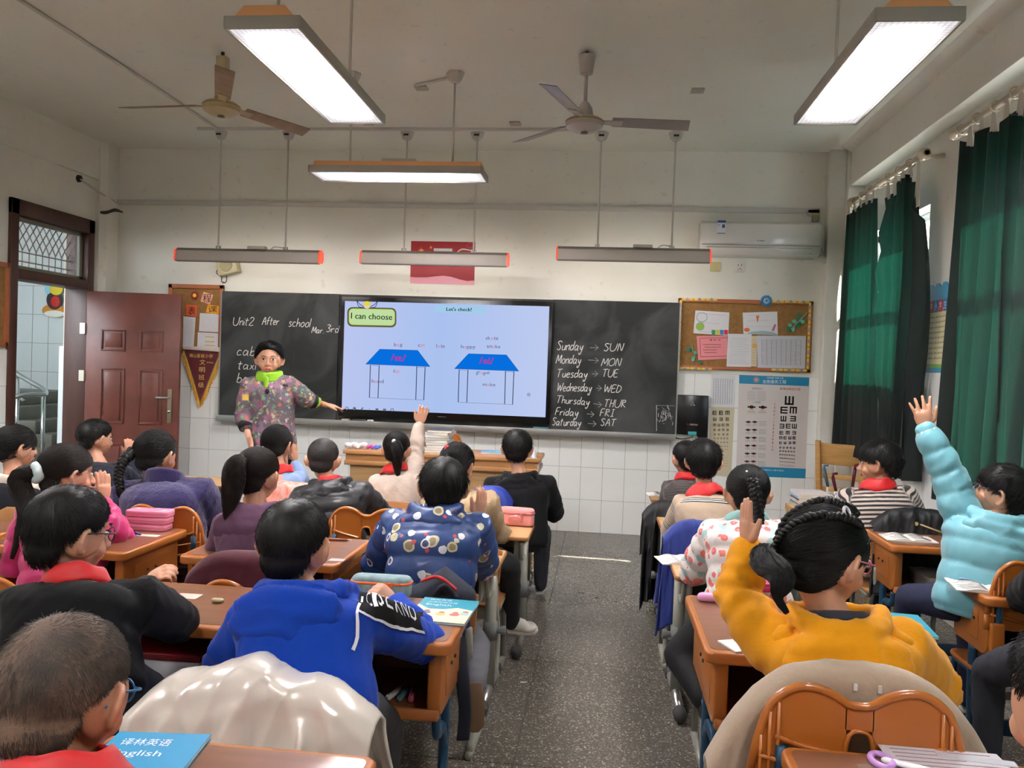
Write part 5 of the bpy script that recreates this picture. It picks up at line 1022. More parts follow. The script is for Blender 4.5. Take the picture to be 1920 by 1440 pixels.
HCEN = Vector((0, -.012, .028)); HRAD = np.array((.073, .090, .078))
class Head:
    def __init__(s, c, yaw, pitch, roll, sc):
        s.M = Matrix.Rotation(math.radians(yaw), 3, 'Z') @ Matrix.Rotation(math.radians(pitch), 3, 'X') @ Matrix.Rotation(math.radians(roll), 3, 'Y'); s.c = Vector(c); s.s = sc
        s.A = np.array(s.M) * sc; s.cn = np.array(s.c)
    def w(s, p): return s.c + s.M @ (Vector(p) * s.s)
    def wn(s, a): return a @ s.A.T + s.cn
def head_shapes(mb, H, mouth=False, child=True):
    k = H.s; M = H.M
    def e(c, r, R_=None, n=20, m=14): mb.ell(H.w(c), [q * k for q in r], M @ R_ if R_ is not None else M, n, m)
    e(HCEN, HRAD); e((0, -.036, -.016), (.052, .038, .050)); e((0, .020, -.022), (.060, .060, .070)); e((0, .035, -.058), (.043, .042, .036))
    for s in (-1, 1):
        e((s * .032, .050, -.034), (.026, .024, .027)); e((s * .060, .0, .0), (.016, .05, .05))
        Re = Matrix.Rotation(s * .35, 3, 'Z') @ Matrix.Rotation(-.15, 3, 'X')
        mb.tube([H.w(Vector((s * .074, -.004, -.010)) + Re @ Vector(q)) for q in ((s * .002, .006, -.026), (s * .008, -.008, -.022), (s * .014, -.020, 0), (s * .014, -.017, .020), (s * .008, -.003, .030), (s * .003, .010, .024))], [.0052 * k, .0055 * k, .006 * k, .0062 * k, .006 * k, .005 * k], 8)
        e(Vector((s * .076, -.007, -.006)), (.0055, .015, .023), Re, 12, 8)
    mb.cap([H.w((0, .076, .008)), H.w((0, .086, -.012)), H.w((0, .094, -.028))], [.008 * k, .0095 * k, .0115 * k], 10)
    for s in (-1, 1): e((s * .010, .086, -.031), (.0075, .009, .0065), None, 8, 6)
    mb.cap([H.w((-.016, .073, -.057)), H.w((0, .080, -.055)), H.w((.016, .073, -.057))], [.006 * k, .0085 * k, .006 * k], 8)
    mb.cap([H.w((-.034, .066, .024)), H.w((0, .075, .022)), H.w((.034, .066, .024))], [.008 * k, .010 * k, .008 * k], 8)
def face_parts(H, root, mouth=False):
    k = H.s
    for s in (-1, 1):
        ey = MB().ell(H.w((s * .0300, .0735, .004)), (.0125 * k, .006 * k, .0052 * k), H.M @ Matrix.Rotation(s * -.25, 3, 'Z')).build('eye', M_eye, root, smooth=True)
        MB().ell(H.w((s * .0300, .0775, .004)), (.0062 * k, .0035 * k, .0054 * k), H.M).build('iris', M_iris, ey, smooth=True)
        MB().cap([H.w((s * .018, .0785, .010)), H.w((s * .030, .0800, .0115)), H.w((s * .043, .0735, .009))], [.0014 * k, .002 * k, .0012 * k], 6).build('eyelid', M_brow, ey, smooth=True)
        MB().cap([H.w((s * .015, .083, .024)), H.w((s * .030, .0825, .028)), H.w((s * .046, .073, .024))], [.0022 * k, .0030 * k, .0012 * k], 6).build('eyebrow', M_brow, root, smooth=True)
    lp_ = MB().cap([H.w((-.020, .0755, -.056)), H.w((-.007, .0855, -.0535)), H.w((0, .0860, -.0545)), H.w((.007, .0855, -.0535)), H.w((.020, .0755, -.056))], [.0018 * k, .0034 * k, .003 * k, .0034 * k, .0018 * k], 8)
    z = -.066 if mouth else -.0605
    lp_.cap([H.w((-.018, .0745, z + .004)), H.w((0, .0845, z)), H.w((.018, .0745, z + .004))], [.0018 * k, .0042 * k, .0018 * k], 8).build('lips', M_lip, root, smooth=True)
    if mouth: MB().ell(H.w((0, .0815, -.0598)), (.014 * k, .003 * k, .004 * k), H.M).build('mouth_opening', mat('mouth dark', (70, 26, 26), .6), root, smooth=True)
def hand(mb, wr, d, pn, side, k=1.0, curl=.2, spread=.16, tcurl=.2, point=False):
    """wr wrist, d toward the fingers, pn palm normal (palm faces pn), side +1 right hand / -1 left."""
    d = Vector(d).normalized(); pn = Vector(pn); pn = (pn - d * pn.dot(d)).normalized(); x = d.cross(pn) * side   # x toward the thumb
    wr = Vector(wr); S = .072 * k
    mb.cap([wr - d * .03 * k, wr + d * .012 * k], [.021 * k, .022 * k], 12, flat=.75, ref=pn)
    for t, wd_ in ((.02, .023), (.04, .029), (.06, .031)): pass
    pts = [wr + d * .01 * k, wr + d * .03 * k, wr + d * .055 * k, wr + d * .072 * k]
    mb.tube(pts, [(.022 * k, .015 * k), (.030 * k, .016 * k), (.034 * k, .014 * k), (.033 * k, .011 * k)], 14, ref=pn)
    for i, (off, L, r) in enumerate(((.026, .058, .0078), (.009, .064, .0082), (-.009, .060, .0078), (-.025, .048, .0068))):
        c = curl * (1 + .15 * i)
        if point and i == 0: c = .08
        a = spread * (1.5 - i) * .55; dd = (d * math.cos(a) + x * math.sin(a)).normalized(); p = wr + d * .066 * k + x * off * k; q = [p - dd * .01 * k, p]
        for j, f in enumerate((.42, .32, .26)):
            ang = c * (j + .6); v = dd * math.cos(ang) + pn * math.sin(ang); p = p + v * L * f * k; q.append(p)
        mb.cap(q, [r * k, r * k, r * .97 * k, r * .9 * k, r * .82 * k], 8)
    b = wr + d * .018 * k + x * .022 * k; v = (d * .75 + x * .66 + pn * .15).normalized(); q = [b - x * .01 * k, b + v * .024 * k]
    v2 = (d * .93 + x * (.38 - tcurl * .5) + pn * tcurl).normalized(); q += [q[-1] + v2 * .024 * k, q[-1] + v2 * .046 * k]
    mb.cap(q, [.0125 * k, .0105 * k, .0092 * k, .0078 * k], 8)
FR = [(0, 24), (30, 22), (50, 11), (66, -8), (86, 0), (104, -26), (128, -56), (180, -61)]
FG = [(0, 14), (30, 12), (50, 2), (66, -16), (88, -4), (106, -24), (130, -54), (180, -60)]
FM = [(0, 2), (30, 4), (50, -4), (70, -18), (90, -12), (106, -30), (130, -52), (180, -57)]
def limit(tab, phi): a = np.abs(((np.degrees(phi) + 180) % 360) - 180); return np.radians(np.interp(a, [t[0] for t in tab], [t[1] for t in tab]))
def surfR(dr):   # skull with the nape carried down at the back
    return 1 / np.sqrt(((dr / HRAD) ** 2).sum(-1)) * (1 + 1.25 * np.clip(-dr[..., 2] - .5, 0, 1) ** 1.05 * np.clip(-dr[..., 1] * 2.2, 0, 1))
def dirs(phi, el): return np.stack([-np.sin(phi) * np.cos(el), np.cos(phi) * np.cos(el), np.sin(el)], -1)
def hair_cap(H, root, tab, th, m, strands=3000, L=.03, lift=.5, whorl=(.15, -.62, .77), r=.0007, tie=None, m2=None, part=None, tied_th=.006, jit=1.0, scalp=None, name='hair'):
    nphi, ne = 72, 26; ph = np.linspace(-PI, PI, nphi, endpoint=False); lo = limit(tab, ph); vs = []
    hc = np.array(HCEN)
    for j in range(ne + 1):
        t = j / ne; el = PI / 2 + (lo - PI / 2) * t; d = dirs(ph, el); R_ = surfR(d)
        tt = th * np.clip((1 - t) * 6, 0, 1) ** .6 * np.where(t < .999, 1, 0) + .0012
        tt = tt * (1 + .12 * np.sin(5 * ph + 3 * t) * np.sin(4 * t * PI))
        vs.append(hc + d * (R_ + tt)[:, None])
    V = H.wn(np.concatenate(vs)); fs = [(j * nphi + i, j * nphi + (i + 1) % nphi, (j + 1) * nphi + (i + 1) % nphi, (j + 1) * nphi + i) for j in range(1, ne) for i in range(nphi)]
    fs += [(nphi + i, nphi + (i + 1) % nphi, 0) for i in range(nphi)]
    me = bpy.data.meshes.new(name); me.from_pydata([tuple(q) for q in V], [], fs); me.shade_smooth()
    o = mk(name, me, scalp or m, root)
    # strands
    n = strands; phi = RNG.uniform(-PI, PI, n); u = RNG.uniform(0, 1, n); lo = limit(tab, phi); sl = np.sin(lo); se = sl + (1 - sl) * u; el = np.arcsin(np.clip(se, -1, 1)); k4 = np.arange(n) % 4 == 0; el = np.where(k4, lo + (.35 - lo * .2) * RNG.uniform(0, 1, n), el); el = np.maximum(el, lo + .01)
    d = dirs(phi, el); wv = np.array(whorl, float); wv /= np.linalg.norm(wv)
    if tie is None:
        K = 5; p = hc + d * (surfR(d) + th * .5)[:, None]
        t = d - wv; t = t - d * (t * d).sum(1)[:, None]; t /= np.linalg.norm(t, axis=1)[:, None] + 1e-6; sw = np.cross(d, t); t = t + .45 * sw * np.exp(-3 * np.linalg.norm(d - wv, axis=1))[:, None]
        t += RNG.normal(0, .16 * jit, (n, 3)) + np.array((0, 0, -.25)); t /= np.linalg.norm(t, axis=1)[:, None]
        LL = L * RNG.uniform(.6, 1.15, n) * (.45 + .55 * np.clip((el - lo) / .8, 0, 1)); out = [p]
        for k in range(1, K):
            f = k / (K - 1); v = t + d * (lift * (1 - .7 * f)); v /= np.linalg.norm(v, axis=1)[:, None]; p = p + v * (LL / (K - 1))[:, None]
            q = p - hc; l = np.linalg.norm(q, axis=1); dn = q / l[:, None]; mn = surfR(dn) + th * .8 * np.clip((np.arcsin(np.clip(dn[:, 2], -1, 1)) - limit(tab, np.arctan2(-dn[:, 0], dn[:, 1]))) * 4 + .3, 0, 1); l2 = np.maximum(l, mn + .0008); p = hc + dn * l2[:, None]; out.append(p)
        pts = np.stack(out, 1)
    else:
        K = 9; tv = np.array(tie, float); td = tv - hc; tl = np.linalg.norm(td); td = td / tl; ca = np.clip((d * td).sum(1), -1, 1); an = np.arccos(ca); out = []; rr = RNG.uniform(.3, 1.25, n)
        for k in range(K):
            f = k / (K - 1); w0 = np.sin((1 - f) * an) / (np.sin(an) + 1e-6); w1 = np.sin(f * an) / (np.sin(an) + 1e-6); q = d * w0[:, None] + td * w1[:, None]; q /= np.linalg.norm(q, axis=1)[:, None]
            R_ = surfR(q) + th * (.55 + .5 * rr) + .003 * math.sin(PI * f); R_ = R_ * (1 - f ** 5) + tl * f ** 5; out.append(hc + q * R_[:, None] + RNG.normal(0, .0006 * jit, (n, 3)))
        pts = np.stack(out, 1)
    W_ = pts.reshape(-1, 3) @ H.A.T + H.cn; s_ = hairs('hair_strands', W_.reshape(n, -1, 3), r * H.s, m2 or m, o)
    return o
def tail(root, pts, r, m, n=700, name='ponytail', flare=1.0, sr=.0009, core=True):   # pts world
    c = spline(pts, 7); k = len(c); C_ = np.array([tuple(p) for p in c]); T = np.gradient(C_, axis=0); T /= np.linalg.norm(T, axis=1)[:, None]
    a = np.cross(T, np.array((.3, 1, .1))); a /= np.linalg.norm(a, axis=1)[:, None]; b = np.cross(T, a)
    f = np.linspace(0, 1, k); prof = r * (.45 + .9 * np.sin(np.clip(f * 1.15 + .12, 0, 1) * PI) ** .7 * .8) * (1 - .55 * f ** 4)
    o = MB().tube(c, list(prof * .8), 10).build(name, m, root, smooth=True)
    th = RNG.uniform(0, 2 * PI, n); rr = np.sqrt(RNG.uniform(.35, 1.15, n)); ln = RNG.uniform(.8, 1.08, n); pts_ = []
    idx = np.linspace(0, k - 1, 14)
    for q in idx:
        i = np.clip(q * ln, 0, k - 1); i0 = np.floor(i).astype(int); i1 = np.minimum(i0 + 1, k - 1); w_ = (i - i0)[:, None]
        ce_ = C_[i0] * (1 - w_) + C_[i1] * w_; pr = (prof[i0] * (1 - w_[:, 0]) + prof[i1] * w_[:, 0]) * rr * flare
        t2 = th + .5 * np.sin(q * .4 + th * 3); pts_.append(ce_ + a[i0] * (pr * np.cos(t2))[:, None] + b[i0] * (pr * np.sin(t2))[:, None])
    hairs('tail_strands', np.stack(pts_, 1), sr, m, o); return o
def braid(root, pts, r, m, turns=5, name='braid', n=500):
    c = spline(pts, 14); k = len(c); C_ = [Vector(p) for p in c]; o = None
    T = [(C_[min(i + 1, k - 1)] - C_[max(i - 1, 0)]).normalized() for i in range(k)]
    mb = MB()
    for s in range(3):
        q = []; rs = []
        for i in range(k):
            f = i / (k - 1); w_ = 2 * PI * turns * f + s * 2 * PI / 3; x = X1 - T[i] * X1.dot(T[i]); x.normalize(); y = T[i].cross(x); R_ = r * (1 - .35 * f)
            q.append(C_[i] + x * (R_ * .62 * math.sin(w_)) + y * (R_ * .42 * math.sin(2 * w_))); rs.append(R_ * .52)
        mb.cap(q, rs, 8)
    o = mb.build(name, m, root, smooth=True)
    e = C_[-1]; tail(o, [e - T[-1] * .01, e + T[-1] * .03, e + T[-1] * .07], r * .55, m, 160, 'braid_end'); return o
def bandy(root, c, ax, r, t, m, name='hair_tie'):
    ax = Vector(ax).normalized(); a = ax.orthogonal().normalized(); b = ax.cross(a)
    return MB().tube([c + a * (r * math.cos(q)) + b * (r * math.sin(q)) for q in np.linspace(0, 2 * PI, 17)], t, 8).build(name, m, root, smooth=True)
def seg_data(V, segs):
    best = np.full(len(V), 1e9); idx = np.zeros(len(V), int); s = np.zeros(len(V))
    for i, (a, b, off, rad) in enumerate(segs):
        a = np.array(a); b = np.array(b); ab = b - a; L = np.linalg.norm(ab); t0 = ((V - a) @ ab) / (L * L); t = np.clip(t0, 0, 1); dd = np.linalg.norm(V - a - t[:, None] * ab, axis=1) - rad
        m = dd < best; best[m] = dd[m]; idx[m] = i; s[m] = off + 1.0 + t0[m] * L
    return idx, s
def person(label, hc, hw=None, sc=None, yaw=0, pitch=0, roll=0, ls=None, rs=None, le=None, lw=None, re=None, rw=None, lh=None, rh=None, pel=None, cloth=None, bulk=.105, arm=.046, style='knit', seam=.055,
           hair='short', skin=None, face=False, mouth=False, voxel=.0065, cv=.011, wrk=.010, wsc=24, legs=None, pants=(40, 42, 50), shoe=(52, 52, 58), sole=(190, 186, 176), neck_z=None, strands=3000, hairm=None, wid=None, sleeve_cut=None, hk=None, seed=1, kids=True, pitchpuff=.055, cat='person', hairkw=None, cuffm=None, hem=None, shoes=True):
    """joints are world points; ls/rs shoulders, le/re elbows, lw/rw wrists; lh/rh = (dir, palm normal, curl, spread) of the hand."""
    H = Head(hc, yaw, pitch, roll, sc); skin = skin or M_skin; hairm = hairm or M_hair
    ls, rs, le, re, lw, rw = [Vector(q) for q in (ls, rs, le, re, lw, rw)]
    nb = (ls + rs) / 2 + Vector((0, 0, .045)) ; lat = (rs - ls).normalized(); wd_ = (rs - ls).length / 2 if wid is None else wid
    pel = Vector(pel) if pel is not None else Vector((nb.x, nb.y - .04, .44)); hk = hk or sc * .92
    # ---- body: one continuous skin
    b = MB(); head_shapes(b, H, mouth)
    nk = H.w((0, -.022, -.055)); b.cap([H.w((0, -.012, -.03)), nk, nk.lerp(nb, .5), nb - Z1 * .02], [.046 * sc, .042 * sc, .040 * sc, .055 * sc], 14)
    b.cap([nb - Z1 * .05, nb.lerp(pel, .5), pel], [.062, .070, .075], 12)
    for S, E, W_, hh, sd in ((ls, le, lw, lh, -1), (rs, re, rw, rh, 1)):
        b.cap([nb - Z1 * .05, S], [.035, .034], 10); b.cap([S, E], [.032, .026], 10); b.cap([E, W_], [.026, .0195 * hk], 10)
        if hh: hand(b, W_, hh[0], hh[1], sd, hk, *(hh[2:] if len(hh) > 2 else ()))
        else: hand(b, W_, (W_ - E) + Vector((0, .02, -.02)), Vector((0, 0, -1)), sd, hk, .5, .05)
    root = mk('person', remesh(b, voxel, 2, 'person'), skin); tag(root, label, cat)
    if face: face_parts(H, root, mouth)
    # ---- clothing
    c = MB(); x, up = lat, (nb - pel).normalized(); fw = up.cross(x).normalized()
    prof = [(-.20, .90, 1.0), (-.10, .97, 1.08), (.08, .96, 1.06), (.3, .92, 1.0), (.5, .93, 1.02), (.68, 1.0, 1.05), (.80, 1.02, .98), (.89, .92, .80), (.955, .66, .62), (1.0, .42, .48), (1.03, .34, .42)]
    L_ = (nb - pel).length; vs = []; n = 22
    for t, wx, dy in prof:
        ce_ = pel.lerp(nb, t) - fw * (.018 * math.sin(max(0, min(1, t)) * PI))
        for j in range(n):
            a = 2 * PI * j / n; ca, sa = math.cos(a), math.sin(a); ex = .82
            vs.append(ce_ + x * (wd_ * wx * abs(ca) ** ex * (1 if ca > 0 else -1)) + fw * (bulk * dy * abs(sa) ** ex * (1 if sa > 0 else -1)))
    m_ = len(prof); c.add(vs, [(i * n + j, i * n + (j + 1) % n, (i + 1) * n + (j + 1) % n, (i + 1) * n + j) for i in range(m_ - 1) for j in range(n)] + [tuple(range(n))[::-1], tuple((m_ - 1) * n + j for j in range(n))])
    segs = [(tuple(pel), tuple(nb), 0, bulk)]
    for S, E, W_ in ((ls, le, lw), (rs, re, rw)):
        inn = nb + (S - nb) * .45 - Z1 * .03; cut = E.lerp(W_, sleeve_cut or .93)
        c.cap([inn, S - Z1 * .005, S.lerp(E, .5), E, E.lerp(cut, .5), cut], [arm * 1.18, arm * 1.22, arm * 1.12, arm * 1.0, arm * .92, arm * .72], 14)
        segs += [(tuple(S), tuple(E), 0, arm), (tuple(E), tuple(cut), (E - S).length, arm)]
    if style == 'puffer' or hem: pass
    me = remesh(c, cv, 4, 'top'); V = co_of(me); No = no_of(me); idx, s = seg_data(V, segs)
    wrk = wrk * 1.35
    dsp = wrk * fold(V * np.array((1, 1, .75)), seed, wsc)
    for S, E, W_ in ((ls, le, lw), (rs, re, rw)):   # creases bunch at the elbow
        de = np.linalg.norm(V - np.array(E), axis=1); dsp += wrk * .45 * np.exp(-(de / .08) ** 2) * np.sin(s * 105 + 2.5 * np.sin(V[:, 0] * 31 + V[:, 1] * 23))
    if style == 'puffer':
        q = np.abs(np.sin(PI * s / pitchpuff)) ** .55; dsp = dsp * .6 + .012 * (q - .55)
    if style == 'fluffy': dsp += .004 * np.sin(V[:, 0] * 310 + 3 * np.sin(V[:, 2] * 200)) * np.sin(V[:, 2] * 330) * np.sin(V[:, 1] * 300)
    V2 = V + No * dsp[:, None]; set_co(me, V2)
    at = me.attributes.new('s', 'FLOAT', 'POINT'); at.data.foreach_set('value', s.astype('f')); at = me.attributes.new('part', 'FLOAT', 'POINT'); at.data.foreach_set('value', (idx > 0).astype('f'))
    top = mk({'knit': 'sweater', 'puffer': 'padded_jacket', 'hoodie': 'hoodie', 'fluffy': 'fleece_jacket', 'coat': 'coat'}[style], me, cloth, root)
    bvh = None
    # cuffs
    for E, W_ in ((le, lw), (re, rw)):
        d = (W_ - E).normalized(); p = E.lerp(W_, sleeve_cut or .93); MB().tube([p - d * .022, p - d * .004, p + d * .012], [arm * .74, arm * .72, arm * .64], 14).build('cuff', cuffm or cloth, top, smooth=True)
    # ---- trousers and shoes
    if legs is not False:
        pm = mat('trousers %d %d %d' % tuple(pants), pants, .85, bump=.1, bscale=60); lg = MB(); dflt = []
        for sd in (-1, 1):
            hp = pel + x * (sd * .075) + Vector((0, 0, -.02)); kn = Vector((hp.x + sd * .04, hp.y + .34, .43)); an = Vector((kn.x, kn.y - .02, .09)); dflt.append((hp, kn, an, Vector((0, 1, 0))))
        if legs: 
            for i in (0, 1):
                if legs[i]: dflt[i] = tuple([dflt[i][0]] + [Vector(q) for q in legs[i]])
        lg.cap([pel + Z1 * .0, pel - Z1 * .03], [.085, .095], 14, flat=.85, ref=X1)
        for hp, kn, an, fd in dflt: lg.cap([hp, hp.lerp(kn, .5), kn], [.082, .074, .058], 12); lg.cap([kn, kn.lerp(an, .5), an], [.058, .052, .043], 12)
        lm = remesh(lg, .014, 3, 'trousers'); V = co_of(lm); set_co(lm, V + no_of(lm) * (.007 * fold(V, seed + 5, 26))[:, None]); tr_ = mk('trousers', lm, pm, root)
        if shoes:
            for hp, kn, an, fd in dflt:
                fd = Vector(fd).normalized(); up_ = (kn - an).normalized(); up_ = (up_ - fd * up_.dot(fd)).normalized(); sdv = fd.cross(up_)
                R_ = Matrix((sdv, fd, up_)).transposed(); o_ = an + fd * .055 - up_ * .035
                sh = MB().ell(o_ - fd * .02 + up_ * .018, (.033, .060, .036), R_, 14, 9).ell(o_ + fd * .035, (.036, .055, .024), R_, 14, 9)
                s1 = mk('shoe', remesh(sh, .008, 2, 'shoe'), mat('shoe %d %d' % (shoe[0], shoe[2]), shoe, .6), root)
                MB().prism([o_ - up_ * .03 + sdv * a + fd * q for a, q in ((-.028, -.07), (.028, -.07), (.036, .02), (.032, .075), (.012, .095), (-.014, .095), (-.034, .075), (-.038, .02))], up_ * .018).build('sole', mat('sole %d %d' % (sole[0], sole[2]), sole, .6), s1, bevel=.004)
    return dict(root=root, H=H, top=top, nb=nb, x=x, fw=fw, up=up, pel=pel, me=me)
def bvh_of(o): me = o.data; return BVHTree.FromPolygons([v.co for v in me.vertices], [p.vertices for p in me.polygons])
def project(q, mb, d, name, m, bvh, lift=.0022, maxd=.6):   # drop a flat mesh onto the garment along d
    d = Vector(d).normalized(); out = []; ok = []
    for v in mb.v:
        h = bvh.ray_cast(Vector(v), d, maxd); ok.append(h[0] is not None); out.append(h[0] + h[1] * lift * (1 if h[1].dot(d) < 0 else -1) if h[0] is not None else Vector(v))
    fs = [f for f in mb.f if all(ok[i] for i in f)]
    if not fs: return None
    m2 = MB(); m2.v = [tuple(v) for v in out]; m2.f = fs; me = bpy.data.meshes.new(name); me.from_pydata(m2.v, [], m2.f); me.shade_smooth(); return mk(name, me, m, q)
def scarf(p, drop=.05, rot=0, w0=.056, w1=.086, hh=.05):   # rolled red scarf round the neck, point at the back
    nb, x, fw, up = p['nb'], p['x'], p['fw'], p['up']; k = p['H'].s; c = nb + Z1 * .012; mb = MB(); n = 40; rows = []
    for t in (0, .18, .45, .75, 1):
        r = []
        for j in range(n):
            a = 2 * PI * j / n; da = ((math.degrees(a) - 270 - rot + 180) % 360) - 180; pt = max(0, 1 - abs(da) / 62) ** 1.2
            rad = w0 + (w1 - w0) * t ** .8; z = .040 - hh * t - drop * pt * t ** 2 + .004 * math.sin(5 * a + 6 * t)
            rr = rad * (1 + .10 * pt * t); r.append(c + x * (rr * 1.12 * math.cos(a)) + fw * (rr * .95 * math.sin(a)) + Z1 * z)
        rows.append(r)
    mb.add([q for r in rows for q in r], [(i * n + j, i * n + (j + 1) % n, (i + 1) * n + (j + 1) % n, (i + 1) * n + j) for i in range(4) for j in range(n)])
    o = mb.build('neckerchief', M_scarf, p['root'], smooth=True); s = o.modifiers.new('s', 'SOLIDIFY'); s.thickness = .006; s.offset = 1; return o
def hood(p, m, size=1.0, drop=.12, fluff=False, seed=3, wr=.016, back=.088):   # hood lying on the back
    nb, x, fw = p['nb'], p['x'], p['fw']; c = nb + Z1 * .0; mb = MB()
    an = np.linspace(math.radians(62), math.radians(-242), 21)   # rim: high at the throat sides, sinking and swinging out at the back
    ring = []; rr_ = []
    for a in an:
        bk = max(0, -math.sin(a)); ring.append(c + x * (.086 * size * math.cos(a) * (1 + .12 * bk)) + fw * ((.070 + .030 * bk) * size * math.sin(a)) + Z1 * (.036 - .050 * bk ** 1.5)); rr_.append((.013 + .014 * bk) * size)
    mb.cap(ring, rr_, 12)
    for t, w_, th in ((0, .120, .040), (.25, .124, .050), (.5, .108, .052), (.75, .080, .046), (1, .044, .032)):
        mb.ell(c - fw * ((back + .012) * size) - Z1 * ((drop * t + .045) * size), (w_ * size, th * size, .040 * size), Matrix((x, fw, Z1)).transposed(), 16, 10)
    for sd in (-1, 1): mb.cap([c + x * (sd * .095 * size) + fw * .02 + Z1 * .0, c + x * (sd * .115 * size) - fw * .05 - Z1 * .03, c + x * (sd * .06 * size) - fw * ((back + .03) * size) - Z1 * ((drop + .045) * size), ], [.024, .030, .018], 10)
    me = remesh(mb, .010, 3, 'hood'); V = co_of(me); No = no_of(me); dd = wr * fold(V, seed, 20)
    if fluff: dd = dd + .003 * np.sin(V[:, 0] * 300) * np.sin(V[:, 2] * 310)
    set_co(me, V + No * dd[:, None]); return mk('hood', me, m, p['root'])
def collar(p, m, r=.064, h=.05, t=.014, name='collar'):
    nb, x, fw = p['nb'], p['x'], p['fw']; c = nb + Z1 * .0
    mb = MB(); 
    for k in range(3): z = .0 + h * k / 2; mb.cap([c + x * (r * (1.15 - .05 * k) * math.cos(a)) + fw * (r * math.sin(a)) + Z1 * (z + .008 * math.sin(-a)) for a in np.linspace(PI / 2 + .2, PI / 2 + 2 * PI - .2, 19)], t, 8)
    return mk(name, remesh(mb, .008, 3, name), m, p['root'])
def spectacles(p, m, lens=True, r=.019):
    H = p['H']; k = H.s; f = MB()
    for s in (-1, 1):
        c = (s * .031, .088, .002); f.tube([H.w((c[0] + r * 1.1 * math.cos(a), c[1] - .006 * abs(math.cos(a)) * (math.cos(a) * s > 0), c[2] + r * .9 * math.sin(a))) for a in np.linspace(0, 2 * PI, 17)], .0016 * k, 6)
        f.tube(spline([H.w((s * .052, .082, .008)), H.w((s * .074, .06, .010)), H.w((s * .080, .0, .010)), H.w((s * .078, -.022, -.006))], 4), .0019 * k, 6)
    f.tube([H.w((-.012, .093, .006)), H.w((0, .096, .009)), H.w((.012, .093, .006))], .0015 * k, 6)
    return f.build('spectacles', m, p['root'], smooth=True)
# cloth materials ------------------------------------------------
def voro_print(name, base, layers, rough=.6, bump=.15, bscale=30, coat=0, warp=.012):   # layers: (scale, radius, inner radius, colour, inner colour, seed)
    if name in MATS: return MATS[name]
    m = mat(name, base, rough, bump=bump, bscale=bscale, coat=coat); nt = m.node_tree; b = nt.nodes['Principled BSDF']; tc = N(nt, 'ShaderNodeTexCoord'); cur = None
    rgbn = N(nt, 'ShaderNodeRGB'); rgbn.outputs[0].default_value = rgb(base); cur = rgbn.outputs[0]
    for sc, r1, r2, c1, c2, off, den in layers:
        mp = N(nt, 'ShaderNodeMapping'); mp.inputs['Location'].default_value = (off, off * 1.7, off * .6); nt.links.new(tc.outputs['Object'], mp.inputs[0])
        nz = N(nt, 'ShaderNodeTexNoise'); nz.inputs['Scale'].default_value = sc * 2.2; nt.links.new(mp.outputs[0], nz.inputs['Vector'])
        ad = N(nt, 'ShaderNodeMix', data_type='VECTOR'); ad.inputs[0].default_value = warp; nt.links.new(mp.outputs[0], ad.inputs[4]); nt.links.new(nz.outputs['Color'], ad.inputs[5])
        v = N(nt, 'ShaderNodeTexVoronoi'); v.inputs['Scale'].default_value = sc; v.inputs['Randomness'].default_value = .8; nt.links.new(ad.outputs[1], v.inputs['Vector'])
        sp = N(nt, 'ShaderNodeSeparateColor'); nt.links.new(v.outputs['Color'], sp.inputs[0]); dn = N(nt, 'ShaderNodeMath', operation='LESS_THAN'); dn.inputs[1].default_value = den; nt.links.new(sp.outputs[0], dn.inputs[0])
        for rr, cc in ((r1, c1), (r2, c2)):
            if not rr: continue
            l = N(nt, 'ShaderNodeMath', operation='LESS_THAN'); l.inputs[1].default_value = rr; nt.links.new(v.outputs['Distance'], l.inputs[0])
            mu = N(nt, 'ShaderNodeMath', operation='MULTIPLY'); nt.links.new(l.outputs[0], mu.inputs[0]); nt.links.new(dn.outputs[0], mu.inputs[1])
            mx = N(nt, 'ShaderNodeMix', data_type='RGBA'); nt.links.new(mu.outputs[0], mx.inputs[0]); nt.links.new(cur, mx.inputs[6])
            if cc == 'rand':
                h = N(nt, 'ShaderNodeHueSaturation'); h.inputs[1].default_value = .75; h.inputs[2].default_value = .75; nt.links.new(v.outputs['Color'], h.inputs[4]); nt.links.new(h.outputs[0], mx.inputs[7])
            else: mx.inputs[7].default_value = rgb(cc)
            cur = mx.outputs[2]
    nt.links.new(cur, b.inputs['Base Color']); return m
def stripes(name, base, bands, period, rough=.8, sheen=.3):   # bands of (from, to, colour) inside a period along the limb attribute s
    m = mat(name, base, rough, sheen=sheen, bump=.2, bscale=160); nt = m.node_tree; b = nt.nodes['Principled BSDF']; a = N(nt, 'ShaderNodeAttribute', attribute_name='s')
    md = N(nt, 'ShaderNodeMath', operation='MODULO'); md.inputs[1].default_value = period; nt.links.new(a.outputs['Fac'], md.inputs[0]); dv = N(nt, 'ShaderNodeMath', operation='DIVIDE'); dv.inputs[1].default_value = period; nt.links.new(md.outputs[0], dv.inputs[0])
    r = N(nt, 'ShaderNodeValToRGB'); r.color_ramp.interpolation = 'CONSTANT'; e = r.color_ramp.elements; e[0].position = 0; e[0].color = rgb(base); e[1].position = .999; e[1].color = rgb(base)
    for f, t, c in bands: x = e.new(f); x.color = rgb(c); x = e.new(t); x.color = rgb(base)
    nt.links.new(dv.outputs[0], r.inputs[0]); nt.links.new(r.outputs[0], b.inputs['Base Color']); return m
def plain(n, c, **k): k.setdefault('rough', .9); k.setdefault('sheen', .10); k.setdefault('spec', .25); k.setdefault('bump', .1); k.setdefault('bscale', 120); return mat(n, c, **k)
V3 = lambda *a: Vector(a)
def fwd(H, a, b): return None
